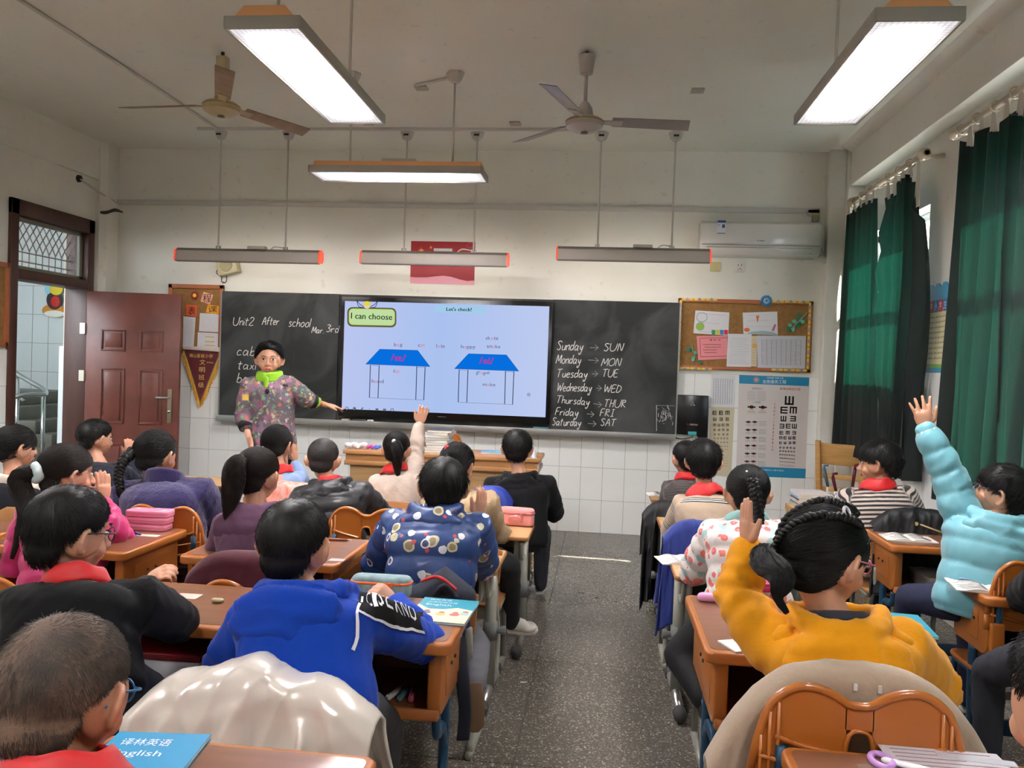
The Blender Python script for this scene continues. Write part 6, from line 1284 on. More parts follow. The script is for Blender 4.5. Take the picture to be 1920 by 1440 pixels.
# ---- 1 boy in blue hoodie
p = person('boy in a bright blue hoodie with a white-lettered black sleeve, leaning on his desk', P(553, 1022, 2.13), sc=1.12, yaw=-6, pitch=-6, ls=P(468, 1165, 2.10), rs=P(688, 1160, 2.10), le=P(420, 1262, 2.14), lw=P(470, 1180, 2.36), re=P(796, 1205, 2.36), rw=P(742, 1132, 2.52),
           rh=((-.45, -.1, .35), (-.2, .6, -.8), .9, .02, .1), pel=P(575, 1300, 1.98), cloth=plain('blue hoodie cloth', (8, 60, 164)), bulk=.125, arm=.058, style='hoodie', wrk=.014, wsc=16, seed=11, strands=9000, hair='short', voxel=.005, hk=1.0, cuffm=mat('black ribbing', (16, 16, 18), .8, bump=.3, bscale=80), pants=(60, 60, 64), wid=.185)
hair_cap(p['H'], p['root'], FR, .007, M_hair, strands=9000, L=.022, lift=.35, whorl=(-.08, -.55, .83), r=.0006)
hood(p, MATS['blue hoodie cloth'], 1.24, .12, seed=5, wr=.030, back=.108)
bv = bvh_of(p['top']); S, E_, W_ = P(688, 1150, 2.08), P(796, 1205, 2.36), P(742, 1132, 2.52)
# black upper side of the right sleeve with white piping and letters
ax = (E_ - S); A0 = S - ax * .10; n1, n2 = 40, 16; dn = V3(.05, .80, -.60).normalized(); wv = dn.cross(ax).normalized(); wv = wv if wv.z > 0 else -wv
g = [[A0 + ax * (1.30 * i / n1) - dn * .3 + wv * (-.022 - .018 * math.sin(i * .08) + (.115 + .018 * math.sin(i * .08)) * j / n2) for j in range(n2 + 1)] for i in range(n1 + 1)]
mb = MB(); mb.add([q for r in g for q in r], [(i * (n2 + 1) + j, i * (n2 + 1) + j + 1, (i + 1) * (n2 + 1) + j + 1, (i + 1) * (n2 + 1) + j) for i in range(n1) for j in range(n2)])
M_bs = mat('black sleeve cloth', (13, 13, 15), .85, spec=.25); M_wp = mat('white rubber print', (222, 222, 226), .5)
project(p['top'], mb, dn, 'black_sleeve_panel', M_bs, bv, .003)
def pipe(q):
    mb = MB()
    for i in range(len(q) - 1): mb.add([q[i], q[i + 1], q[i + 1] - wv * .006, q[i] - wv * .006], [(0, 1, 2, 3)])
    project(p['top'], mb, dn, 'white_piping', M_wp, bv, .0045)
pipe([r[0] for r in g])
q = [A0 - ax * .02 - dn * .3 + V3(.03 * math.sin(k * .2) - .01, 0, .05 - .022 * k) for k in range(10)]; mb = MB()
for i in range(9): mb.add([q[i], q[i + 1], q[i + 1] + X1 * .006, q[i] + X1 * .006], [(0, 1, 2, 3)])
project(p['top'], mb, dn, 'white_piping', M_wp, bv, .0045)
for k, ch in enumerate('CISLXND'):
    mb = MB(); v_, f_ = textmesh(ch); lo = v_.min(0); hi = v_.max(0); q0 = A0 + ax * (.24 + .145 * k) - dn * .3; ux = ax.normalized(); uy = (wv - ux * .25).normalized()
    bm = bmesh.new(); vv = [bm.verts.new(q0 + ux * ((a - lo[0]) / (hi[0] - lo[0]) * .036) + uy * ((b - lo[1]) / (hi[1] - lo[1]) * .058 - .008)) for a, b in v_]
    for f in f_:
        try: bm.faces.new([vv[i] for i in f])
        except ValueError: pass
    bmesh.ops.triangulate(bm, faces=bm.faces); bmesh.ops.subdivide_edges(bm, edges=[e for e in bm.edges if e.calc_length() > .008], cuts=2, use_grid_fill=False); bmesh.ops.triangulate(bm, faces=bm.faces)
    bm.verts.ensure_lookup_table(); bm.verts.index_update(); mb.add([tuple(v.co) for v in bm.verts], [tuple(v.index for v in f.verts) for f in bm.faces]); bm.free()
    project(p['top'], mb, dn, 'white_letter', M_wp, bv, .0065)
# ---- 2 boy nearest the camera
p = person('boy nearest the camera at lower left, cropped greyish hair, blue glasses, red neckerchief', P(122, 1305, 1.20), sc=1.15, yaw=-3, pitch=-16, ls=P(-100, 1525, 1.15), rs=P(340, 1525, 1.15), le=P(-140, 1900, 1.2), lw=P(-40, 1700, 1.5), re=P(350, 1900, 1.2), rw=P(250, 1700, 1.5), pel=P(150, 2200, 1.0), cloth=plain('red track jacket', (190, 24, 30)), arm=.055, bulk=.12, style='coat', voxel=.005, skin=M_skin2, legs=False, seed=21)
M_scalp = mat('cropped scalp', (124, 98, 80), .8, c2=(66, 56, 49), vscale=9, bump=.2, bscale=200); M_gh = mat('short grey brown hair', (66, 57, 50), .5)
hair_cap(p['H'], p['root'], FR, .004, M_gh, strands=10500, L=.017, lift=.65, whorl=(-.02, -.66, .75), r=.00042, scalp=M_scalp, m2=M_gh)
scarf(p, .03, w0=.060, w1=.10, hh=.06); spectacles(p, mat('blue glasses frame', (20, 120, 180), .35))
# ---- 3 boy in black sweatshirt
p = person('boy in a black sweatshirt with a red neckerchief and dark glasses, facing right', P(132, 1000, 2.05), sc=1.12, yaw=-30, pitch=-8, ls=P(30, 1142, 2.02), rs=P(262, 1130, 2.02), le=P(-20, 1240, 2.05), lw=P(20, 1190, 2.3), re=P(338, 1168, 2.28), rw=P(268, 1100, 2.5), rh=((.55, .1, .45), (.1, .5, -.8), .55, .04, .3), lh=None, pel=P(140, 1260, 1.9), cloth=plain('black sweatshirt', (11, 11, 13), sheen=.03), bulk=.125, arm=.058, wrk=.010, wsc=16, style='hoodie', hk=1.0, voxel=.005, seed=31, face=True)
hair_cap(p['H'], p['root'], FR, .010, M_hair, strands=9000, L=.034, lift=.42, whorl=(.2, -.5, .83), r=.0006)
scarf(p, .02); spectacles(p, mat('dark violet frame', (52, 36, 50), .3))
# ---- 4 boy in space-print jacket
M_space = voro_print('navy space print', (32, 64, 120), [(13, .30, .21, (206, 198, 164), (146, 134, 98), 0, .45), (14, .27, .19, (222, 226, 232), (40, 60, 100), 3.1, .42), (16, .26, 0, (222, 226, 232), None, 8.1, .35), (20, .18, 0, (196, 74, 84), None, 5.7, .4)], .45, coat=.1)
p = person('boy in a navy padded jacket printed with planets and clouds, one hand raised', P(832, 915, 3.22), sc=1.07, yaw=8, pitch=-6, ls=P(742, 985, 3.20), rs=P(893, 990, 3.20), le=P(706, 1062, 3.30), lw=P(735, 1020, 3.5), re=P(906, 1062, 3.40), rw=P(892, 972, 3.42), rh=((.30, 0, 1), (-.85, .5, .1), .22, .10, .25), pel=P(805, 1150, 3.08), cloth=M_space, bulk=.15, arm=.062, style='puffer', pitchpuff=.10, wrk=.012, wid=.185, voxel=.005, cv=.010, hk=1.08, seed=41, pants=(104, 106, 112), shoe=(44, 44, 50), sole=(104, 80, 52),
           legs=[None, (P(892, 1212, 3.15), P(890, 1285, 2.90), (.10, -.25, -.95))])
hair_cap(p['H'], p['root'], FM, .012, M_hair, strands=7000, L=.05, lift=.12, whorl=(.2, -.5, .83), r=.0007); hood(p, M_space, 1.1, .13, seed=7)
# ---- 5 girl with red hair clip, fleece
p = person('girl in a tan teddy fleece with a low ponytail and a red hair clip', P(858, 872, 3.96), sc=.98, yaw=-20, pitch=-8, ls=P(812, 948, 3.92), rs=P(912, 940, 3.92), le=P(800, 1000, 4.05), lw=P(835, 985, 4.25), re=P(928, 1000, 4.12), rw=P(948, 1001, 4.3), rh=((.6, .5, -.1), (0, .2, -1), .5, .02), pel=P(872, 1040, 3.85), cloth=plain('tan teddy fleece', (190, 164, 126), bump=.6, bscale=140), bulk=.12, arm=.055, style='fluffy', seed=51, pants=(26, 26, 28), shoe=(206, 202, 190), hk=.95,
           legs=[None, (P(955, 1060, 3.95), P(958, 1166, 4.15), (.95, .25, -.02))], shoes=True)
o = hair_cap(p['H'], p['root'], FG, .008, M_hair, strands=4000, tie=(.02, -.105, -.02), r=.0008); H = p['H']
tail(o, [H.w((.01, -.10, -.02)), H.w((.02, -.125, -.06)), H.w((.04, -.125, -.13)), H.w((.07, -.11, -.19))], .028, M_hair, 500)
for q in ((-.03, -.075, .085), (-.018, -.08, .082), (-.024, -.085, .072)): MB().ell(H.w(q), (.011, .011, .011)).build('hair_clip', mat('red hair clip', (206, 24, 40), .3), p['root'], smooth=True)
MB().bb((-.05, -.01, 0), (.05, .03, .05))
# ---- 6 boy in black hooded coat
M_bc = plain('black coat cloth', (16, 16, 18), sheen=.05)
p = person('boy in a black hooded coat before the podium, seen from behind', P(970, 842, 5.08), sc=1.07, yaw=0, pitch=-6, ls=P(925, 912, 5.04), rs=P(1024, 910, 5.04), le=P(912, 962, 5.12), lw=P(935, 950, 5.4), re=P(1040, 962, 5.16), rw=P(1010, 955, 5.4), pel=P(975, 1005, 4.95), cloth=M_bc, bulk=.13, arm=.062, style='coat', wid=.185, seed=61, wrk=.008, wsc=14)
hair_cap(p['H'], p['root'], FR, .011, M_hair, strands=3500, L=.035, lift=.45, r=.0009); hood(p, M_bc, 1.1, .12, seed=9)
# ---- 7 girl with raised arm before the podium
M_bg = plain('beige plush dress', (196, 180, 166), bump=.3, bscale=60)
p = person('girl in a beige plush top with a pearl hair tie, arm raised straight up', P(744, 843, 5.06), sc=1.03, yaw=-4, pitch=-4, ls=P(708, 905, 5.02), rs=P(775, 895, 5.02), le=P(700, 950, 5.12), lw=P(722, 945, 5.3), re=P(780, 850, 5.10), rw=P(786, 797, 5.16), rh=((.28, 0, 1), (-.3, .9, 0), .12, .16, .1), pel=P(752, 980, 4.94), cloth=M_bg, bulk=.11, arm=.052, style='knit', wid=.15, seed=71, voxel=.0055, hk=1.0)
o = hair_cap(p['H'], p['root'], FG, .006, M_hair, strands=3500, tie=(.025, -.105, .045), r=.0009); H = p['H']
tail(o, [H.w((.025, -.10, .045)), H.w((.045, -.135, .01)), H.w((.05, -.135, -.06)), H.w((.055, -.12, -.14)), H.w((.06, -.11, -.19))], .030, M_hair, 500)
MB().ell(H.w((.02, -.125, .055)), (.014, .014, .014)).build('pearl_bead', mat('pearl', (235, 232, 226), .15), p['root'], smooth=True); scarf(p, .015)
# ---- 8 boy in black puffer
M_bp = mat('black puffer nylon', (26, 26, 30), .42, sheen=.1, bump=.1, bscale=30)
p = person('boy in a black puffer jacket with cropped hair and protruding ears, red neckerchief', P(606, 862, 4.30), sc=1.05, yaw=8, pitch=-12, roll=0, ls=P(568, 932, 4.26), rs=P(676, 925, 4.26), le=P(556, 1000, 4.32), lw=P(585, 985, 4.5), re=P(722, 972, 4.42), rw=P(704, 958, 4.62), pel=P(625, 1040, 4.15), cloth=M_bp, bulk=.14, arm=.062, style='puffer', pitchpuff=.075, wid=.185, seed=81)
hair_cap(p['H'], p['root'], FR, .005, mat('cropped black hair', (36, 31, 29), .6), strands=6000, L=.012, lift=.5, r=.0007); hood(p, M_bp, 1.1, .12, seed=11, wr=.022); scarf(p, .01, w1=.072)
# ---- 9 girl in coral vest
M_vest = mat('coral quilted vest', (232, 140, 112), .7, bump=.5, bscale=34); M_den = plain('grey blue sleeve', (130, 152, 190))
p = person('girl in a coral quilted vest with grey-blue sleeves, hands pressed together', P(521, 833, 5.06), sc=1.08, yaw=-12, pitch=-8, ls=P(492, 905, 5.02), rs=P(560, 898, 5.02), le=P(486, 950, 5.15), lw=P(535, 880, 5.32), re=P(578, 925, 5.2), rw=P(553, 868, 5.3), rh=((-.02, 0, 1), (-1, .15, 0), .06, .03, .0), lh=((.02, 0, 1), (1, .15, 0), .06, .03, .0), pel=P(530, 985, 4.94), cloth=M_den, bulk=.11, arm=.05, style='knit', wid=.15, seed=91, voxel=.0055)
vb = MB(); x, fw, up = p['x'], p['fw'], p['up']
for t, wx, dy in ((-.16, .158, .135), (.1, .156, .137), (.4, .15, .132), (.7, .152, .13), (.86, .13, .112), (.95, .085, .08)):
    c_ = p['pel'].lerp(p['nb'], t); vb.v += [tuple(c_ + x * (wx * math.cos(a)) + fw * (dy * math.sin(a))) for a in np.linspace(0, 2 * PI, 25)[:-1]]
vb.f = [(i * 24 + j, i * 24 + (j + 1) % 24, (i + 1) * 24 + (j + 1) % 24, (i + 1) * 24 + j) for i in range(5) for j in range(24)]
vm = remesh(MB().add(vb.v, vb.f + [tuple(range(24))[::-1], tuple(range(120, 144))]), .012, 2, 'vest'); V = co_of(vm); set_co(vm, V + no_of(vm) * (.006 * np.abs(np.sin(PI * (V[:, 2] + V[:, 0]) / .06)) * np.abs(np.sin(PI * (V[:, 2] - V[:, 0]) / .06)))[:, None]); mk('vest', vm, M_vest, p['root'])
hair_cap(p['H'], p['root'], FG, .010, M_hair, strands=3500, tie=(-.03, -.10, -.045), r=.0009); H = p['H']; bandy(p['root'], H.w((-.03, -.105, -.05)), (0, -1, 0), .022, .010, mat('pale blue scrunchie', (190, 212, 226), .7))
MB().ell(H.w((-.03, -.115, -.065)), (.03, .025, .035)).build('hair_bun', M_hair, p['root'], smooth=True); scarf(p, .03, w1=.075)
# ---- 10 girl in mauve hoodie
M_mv = plain('mauve hoodie cloth', (92, 62, 84))
p = person('girl in a mauve hoodie with a long straight black ponytail', P(484, 892, 3.24), sc=1.03, yaw=-10, pitch=-8, ls=P(428, 985, 3.2), rs=P(540, 985, 3.2), le=P(408, 1060, 3.26), lw=P(440, 1040, 3.45), re=P(556, 1060, 3.3), rw=P(530, 1040, 3.5), pel=P(480, 1110, 3.1), cloth=M_mv, bulk=.12, arm=.055, style='hoodie', wid=.16, seed=101, cv=.010)
o = hair_cap(p['H'], p['root'], FG, .007, M_hairb, strands=7000, tie=(-.01, -.115, .055), r=.0007, m2=M_hairb); H = p['H']
tail(o, [H.w((-.01, -.105, .055)), H.w((-.012, -.142, .02)), H.w((-.012, -.145, -.06)), H.w((-.015, -.15, -.16)), H.w((-.02, -.15, -.27))], .038, M_hairb, 1500, sr=.0008); hood(p, M_mv, 1.15, .10, seed=13, wr=.018)
# ---- 11 girl in purple fleece
M_pf = plain('purple fleece', (46, 38, 84), sheen=.3, bump=.6, bscale=180)
p = person('girl in a big purple fleece coat with one thick side braid', P(294, 853, 3.92), sc=1.12, yaw=-14, pitch=-8, ls=P(240, 930, 3.88), rs=P(378, 925, 3.88), le=P(226, 1000, 3.95), lw=P(262, 985, 4.2), re=P(404, 985, 4.0), rw=P(360, 975, 4.25), pel=P(315, 1040, 3.75), cloth=M_pf, bulk=.16, arm=.075, style='fluffy', wid=.20, wrk=.012, wsc=14, seed=111)
H = p['H']; o = hair_cap(H, p['root'], FG, .007, M_hair, strands=4000, tie=(-.055, -.095, .0), r=.0008); braid(o, [H.w((-.05, -.09, .005)), H.w((-.07, -.12, -.04)), H.w((-.075, -.13, -.10)), H.w((-.06, -.125, -.16))], .030, M_hair, 4); collar(p, M_pf, .078, .05, .018)
# ---- 12 girl in pink jacket
M_pk = mat('magenta padded nylon', (186, 14, 98), .45, sheen=.2, bump=.15, bscale=24)
p = person('girl in a bright pink padded jacket with a mint scrunchie and long ponytail', P(128, 888, 3.2), sc=1.10, yaw=-36, pitch=-6, ls=P(60, 970, 3.12), rs=P(196, 985, 3.2), le=P(30, 1060, 3.1), lw=P(90, 1040, 3.3), re=P(226, 1015, 3.32), rw=P(192, 945, 3.42), rh=((.02, 0, 1), (-.9, .4, 0), .08, .05, .15), pel=P(120, 1120, 3.05), cloth=M_pk, bulk=.13, arm=.06, style='puffer', pitchpuff=.085, wid=.17, seed=121, hk=1.15, face=True, voxel=.0055)
H = p['H']; o = hair_cap(H, p['root'], FG, .007, M_hairb, strands=7000, tie=(.0, -.115, .0), r=.0007, m2=M_hairb); T0 = H.w((0, -.112, 0))
tail(o, [T0, T0 + V3(-.06, -.02, -.03), P(52, 960, 3.05), P(34, 1010, 3.0), P(22, 1048, 2.98)], .034, M_hairb, 1300, sr=.0008)
sc_ = MB()
for k in range(14): a = 2 * PI * k / 14; ax = (T0 - H.w((0, -.05, 0))).normalized(); a1 = ax.orthogonal().normalized(); a2 = ax.cross(a1); sc_.ell(T0 + (a1 * math.cos(a) + a2 * math.sin(a)) * .027 + ax * random.uniform(-.012, .012), (.020, .020, .020))
mk('scrunchie', remesh(sc_, .006, 2, 'scrunchie'), mat('mint satin', (176, 214, 206), .35, c2=(206, 214, 214), vscale=20), p['root'])
# ---- 13 boy in navy jacket by the door
M_nv = plain('navy jacket', (22, 28, 44), rough=.6)
p = person('boy in a navy jacket by the open door, hand half raised', P(180, 822, 5.0), sc=1.12, yaw=-30, pitch=-6, ls=P(150, 885, 4.96), rs=P(222, 885, 4.98), le=P(146, 930, 5.05), lw=P(170, 925, 5.25), re=P(254, 905, 5.12), rw=P(244, 858, 5.2), rh=((-.05, 0, 1), (-.6, .8, 0), .25, .08, .3), pel=P(190, 960, 4.85), cloth=M_nv, bulk=.12, arm=.056, style='coat', wid=.16, seed=131, face=True)
hair_cap(p['H'], p['root'], FR, .009, M_hair, strands=3500, L=.03, lift=.35, r=.0009)
# ---- 14 girl at the left edge
M_cr = plain('cream hood lining', (206, 192, 178)); M_nv2 = plain('dark navy fleece', (14, 17, 25))
p = person('girl at the left edge in a dark navy top with a cream hood', P(32, 838, 4.28), sc=1.10, yaw=-34, pitch=-6, ls=P(-14, 915, 4.2), rs=P(66, 925, 4.28), le=P(-30, 975, 4.2), lw=P(-8, 970, 4.4), re=P(56, 985, 4.36), rw=P(20, 980, 4.5), pel=P(15, 1020, 4.12), cloth=M_nv2, bulk=.13, arm=.058, style='hoodie', wid=.16, seed=141, face=True)
H = p['H']; o = hair_cap(H, p['root'], FG, .008, M_hair, strands=3500, tie=(0, -.11, -.02), r=.0009); tail(o, [H.w((0, -.11, -.02)), H.w((0, -.14, -.06)), H.w((0, -.13, -.13))], .028, M_hair, 400); hood(p, M_cr, 1.0, .05, seed=15, back=.06)
# ---- 15 teacher
M_tc = voro_print('printed teacher coat', (96, 86, 92), [(9, .5, .0, (124, 98, 116), None, 9.1, .6), (12, .42, .0, (86, 84, 96), None, 5.5, .6), (19, .36, 0, (150, 96, 118), None, 1.1, .6), (24, .34, 0, (176, 164, 116), None, 2.3, .32), (21, .32, 0, (184, 96, 82), None, 4.9, .3), (27, .36, 0, (104, 140, 108), None, 7.1, .4), (29, .3, 0, (180, 176, 168), None, 3.1, .22)], .75, warp=.05)
M_gr = plain('lime green hoodie', (142, 196, 52)); M_cf = mat('black ribbing', (16, 16, 18), .8)
YT_ = 5.9
p = person('teacher in glasses, colourful printed coat and lime hood, standing and pointing at the screen', P(505, 674, YT_), sc=1.16, yaw=198, pitch=-3, ls=P(540, 722, YT_ + .02), rs=P(470, 722, YT_ - .02), le=P(576, 749, YT_ + .10), lw=P(611, 759, YT_ + .22), sleeve_cut=.32, lh=((.9, .32, -.16), (0, .1, -1), .25, .08, .3, True), re=P(457, 782, YT_ - .06), rw=P(470, 832, YT_ - .16), rh=((.1, 0, -1), (.6, .6, 0), .35, .06),
           pel=P(513, 835, YT_), cloth=M_tc, bulk=.135, arm=.066, style='coat', wid=.172, seed=151, face=True, mouth=True, voxel=.005, hk=1.08, wrk=.012, wsc=14, pants=(34, 34, 38), cuffm=M_cf, strands=1,
           legs=[(P(520, 920, YT_), P(522, 1000, YT_ + .02), (0.1, -1, 0)), (P(488, 920, YT_), P(486, 1000, YT_ + .02), (-.1, -1, 0))])
H = p['H']; o = hair_cap(H, p['root'], [(0, 27), (28, 23), (48, 8), (62, -6), (90, -14), (110, -24), (140, -44), (180, -50)], .018, M_hair, strands=4000, tie=(0, -.11, -.01), r=.0009); MB().ell(H.w((0, -.12, -.02)), (.035, .035, .035)).build('hair_bun', M_hair, o, smooth=True)
spectacles(p, mat('thin gold frame', (176, 140, 110), .3, metal=.6), r=.021); collar(p, M_gr, .078, .045, .018, 'lime_hood')
mc = MB(); c = p['nb'] + p['fw'] * .10 - Z1 * .03
mc.cap([c + Z1 * .03, c - Z1 * .05], [.022, .012], 10, flat=.5); mc.build('hood_drawstring', M_gr, p['root'], smooth=True)
MB().ell(c + X1 * .02 - Z1 * .06 + p['fw'] * .03, (.016, .012, .02)).build('clip_microphone', M_blk, p['root'], smooth=True)
bv = bvh_of(p['top'])
for (u, v, w_, h_, cc, nm) in ((461, 745, .055, .045, (196, 166, 72), 'sleeve_patch'), (535, 723, .04, .014, (22, 22, 24), 'chest_label')):
    q = P(u, v, YT_ - .5); mb = MB(); n = 8; mb.add([q + X1 * (w_ * (i / n - .5)) + Z1 * (h_ * (j / n - .5)) for i in range(n + 1) for j in range(n + 1)], [(i * (n + 1) + j, i * (n + 1) + j + 1, (i + 1) * (n + 1) + j + 1, (i + 1) * (n + 1) + j) for i in range(n) for j in range(n)])
    project(p['top'], mb, ray(u, v), nm, mat('patch %d' % cc[0], cc, .6), bv, .004)
bandy(p['root'], P(603, 757.5, YT_ + .19), (.9, .3, -.2), .021, .0035, mat('red cord bracelet', (176, 20, 28), .5), 'bracelet')
for a_, b_ in ((P(576, 749, YT_ + .10), P(611, 759, YT_ + .22)), (P(457, 782, YT_ - .06), P(470, 832, YT_ - .16))):
    MB().tube([a_.lerp(b_, .24), a_.lerp(b_, .42)], [.060, .054], 16).build('rolled_black_cuff', M_cf, p['root'], smooth=True)
MB().tube([P(576, 749, YT_ + .10).lerp(P(611, 759, YT_ + .22), .38), P(576, 749, YT_ + .10).lerp(P(611, 759, YT_ + .22), .60)], [.046, .040], 16).build('lime_sleeve_end', M_gr, p['root'], smooth=True)
# ---- 16 boy in dark ribbed sweater
p = person('boy in a dark brown ribbed sweater at the front of the right rows', P(1286, 860, 5.42), sc=1.06, yaw=16, pitch=-6, ls=P(1256, 915, 5.4), rs=P(1318, 915, 5.4), le=P(1250, 955, 5.45), lw=P(1262, 945, 5.6), re=P(1330, 955, 5.45), rw=P(1310, 945, 5.7), pel=P(1290, 985, 5.3), cloth=stripes('brown ribs', (74, 66, 62), [(.0, .3, (44, 38, 38))], .018), bulk=.11, arm=.052, wid=.15, seed=161)
hair_cap(p['H'], p['root'], FR, .008, M_hair, strands=3000, L=.028, lift=.3, r=.0009); scarf(p, .01, w1=.07)
# ---- 17 boy beige stripes
M_bst = stripes('beige sweater with triple stripes', (178, 156, 132), [(.05, .10, (24, 22, 24)), (.10, .14, (220, 214, 204)), (.14, .19, (24, 22, 24)), (.19, .23, (220, 214, 204)), (.23, .28, (24, 22, 24))], .125)
p = person('boy in a beige sweater with black and white stripe groups and a red neckerchief', P(1319, 866, 4.38), sc=1.04, yaw=-4, pitch=-5, ls=P(1282, 945, 4.34), rs=P(1362, 945, 4.34), le=P(1256, 1000, 4.46), lw=P(1262, 968, 4.72), re=P(1376, 1010, 4.4), rw=P(1350, 985, 4.6), pel=P(1322, 1045, 4.22), cloth=M_bst, bulk=.115, arm=.054, wid=.155, seed=171, wrk=.006)
hair_cap(p['H'], p['root'], FR, .012, M_hair, strands=5000, L=.038, lift=.5, r=.0009); scarf(p, .055, rot=-25, w1=.09)
# ---- 18 girl in floral jacket
M_flo = voro_print('floral padded print', (222, 214, 208), [(17, .40, 0, (164, 198, 194), None, 1.3, .5), (19, .42, .17, (226, 124, 108), (160, 186, 200), 0, .6), (25, .36, .12, (222, 112, 112), (244, 206, 186), 4.4, .5)], .6, bump=.35, bscale=26)
p = person('girl in a white jacket with coral flowers and a thick braid', P(1401, 926, 3.40), sc=1.03, yaw=2, pitch=-8, ls=P(1345, 1000, 3.36), rs=P(1452, 1000, 3.36), le=P(1300, 1072, 3.50), lw=P(1330, 1062, 3.68), re=P(1468, 1080, 3.4), rw=P(1450, 1050, 3.6), pel=P(1402, 1130, 3.24), cloth=M_flo, bulk=.13, arm=.060, style='puffer', pitchpuff=.07, wid=.165, seed=181, wrk=.014, pants=(22, 22, 24), cv=.010,
           legs=[(P(1272, 1228, 3.22), P(1318, 1310, 3.05), (.2, -.1, -1)), None])
H = p['H']; o = hair_cap(H, p['root'], FG, .008, M_hair, strands=6000, tie=(.0, -.112, .02), r=.0008); braid(o, [H.w((0, -.108, .05)), H.w((.005, -.122, .0)), H.w((.015, -.125, -.06)), H.w((.02, -.125, -.12)), H.w((.03, -.13, -.17))], .026, M_hair, 5)
for q in ((-.004, -.085, .078), (-.02, -.082, .084)): MB().ell(H.w(q), (.007, .007, .007)).build('pearl_bead', mat('pearl', (235, 232, 226), .15), p['root'], smooth=True)
collar(p, mat('mint collar', (150, 200, 196), .7), .072, .02, .012)
MB().tube([P(1456, 985, 3.28), P(1464, 1000, 3.27), P(1466, 1018, 3.27)], .006, 6).build('red_piping', M_scarf, p['root'], smooth=True)
# ---- 19 girl in yellow hoodie
M_yh = plain('mustard yellow hoodie cloth', (226, 152, 12), sheen=.15)
p = person('girl in a mustard yellow hoodie with pink glasses, left arm raised', P(1550, 1045, 2.14), sc=1.16, yaw=-58, pitch=-14, ls=P(1440, 1200, 2.12), rs=P(1690, 1210, 2.12), le=P(1385, 1120, 2.22), lw=P(1402, 1028, 2.28), lh=((-.10, 0, 1), (.95, .25, 0), .05, .03, .25), re=P(1752, 1290, 2.26), rw=P(1716, 1200, 2.50), rh=((.1, .6, .25), (0, .3, -1), .75, .10, .2), pel=P(1585, 1400, 2.06), cloth=M_yh, bulk=.13, arm=.060, style='hoodie', wid=.185, voxel=.005, seed=191, wrk=.014, wsc=13, hk=1.05, face=True)
H = p['H']; o = hair_cap(H, p['root'], FG, .008, M_hair, strands=9000, tie=(-.062, -.085, -.02), r=.0006); T0 = H.w((-.064, -.088, -.022))
tail(o, [T0, T0 + V3(-.03, -.02, -.01), P(1466, 1082, 1.98), P(1458, 1118, 1.96), P(1476, 1150, 1.95)], .028, M_hair, 1200, sr=.0008)
bandy(o, T0 + V3(-.012, -.008, -.002), (-.9, -.4, -.1), .020, .005, mat('lilac hair tie', (110, 92, 116), .6))
SF = lambda d, k=1.13: H.w(np.array(HCEN) + np.array(d) / np.linalg.norm(d) * surfR(np.array(d) / np.linalg.norm(d)) * k)
braid(o, [SF((.2, .45, .87)), SF((.12, 0, 1)), SF((-.12, -.45, .88)), SF((-.45, -.8, .3)), T0], .019, M_hair, 8)
braid(o, [SF((.75, .1, .66)), SF((.6, -.4, .68)), SF((.2, -.85, .45)), SF((-.3, -.95, -.02)), T0], .017, M_hair, 8)
MB().tube([SF(d, 1.118) for d in ((.5, .5, .7), (.42, .2, .9), (.35, -.15, .93), (.2, -.45, .87), (.02, -.7, .72))], .0022, 6).build('hair_parting', M_skin, o, smooth=True)
bandy(o, SF((.5, -.1, .85), 1.16), (.6, -.5, .3), .014, .004, mat('white hair ring', (226, 222, 230), .4))
spectacles(p, mat('pink glasses frame', (208, 110, 150), .3), r=.018)
hood(p, M_yh, 1.22, .11, seed=17, wr=.016); collar(p, plain('grey hood lining', (58, 58, 66)), .068, .02, .016, 'hood_lining')
# ---- 20 boy in narrow stripes
M_ns = stripes('narrow black white stripes', (190, 176, 164), [(.0, .5, (26, 22, 24))], .0235)
p = person('boy in narrow black and white stripes with a red neckerchief, looking left', P(1648, 868, 4.72), sc=1.12, yaw=62, pitch=-6, ls=P(1590, 935, 4.72), rs=P(1700, 930, 4.66), le=P(1572, 990, 4.85), lw=P(1560, 972, 5.05), re=P(1716, 975, 4.7), rw=P(1690, 985, 4.8), pel=P(1655, 1040, 4.6), cloth=M_ns, bulk=.13, arm=.060, wid=.175, seed=201, face=True, wrk=.006)
hair_cap(p['H'], p['root'], FM, .013, M_hair, strands=5000, L=.045, lift=.15, r=.0009); scarf(p, .04, rot=10, w1=.09, w0=.062)
# ---- 21 boy in pale blue coat
M_lb = mat('pale blue puffer nylon', (112, 176, 188), .42, sheen=.2, bump=.12, bscale=22)
sh = P(1812, 985, 3.60)
p = person('boy in a pale blue puffer coat with dark glasses, stretching his left arm high', P(1876, 925, 3.62), sc=1.10, yaw=62, pitch=14, ls=sh, rs=P(1912, 1010, 3.55), le=P(1778, 890, 3.66), lw=P(1736, 806, 3.70), lh=((-.24, 0, 1), (.15, 1, 0), .10, .30, .05), re=P(1930, 1090, 3.6), rw=P(1880, 1080, 3.9), pel=P(1835, 1130, 3.52), cloth=M_lb, bulk=.15, arm=.068, style='puffer', pitchpuff=.095, wid=.175, voxel=.005, seed=211, wrk=.012, wsc=14, hk=1.12, face=True, pants=(26, 32, 58), cuffm=plain('oatmeal cuff', (206, 192, 168)),
           legs=[(P(1705, 1120, 3.75), P(1690, 1230, 3.85), (0, 1, 0)), None])
hair_cap(p['H'], p['root'], FM, .012, M_hair, strands=6000, L=.045, lift=.15, r=.0008); hood(p, M_lb, 1.2, .13, seed=19, wr=.02); spectacles(p, mat('navy glasses frame', (24, 36, 66), .3))
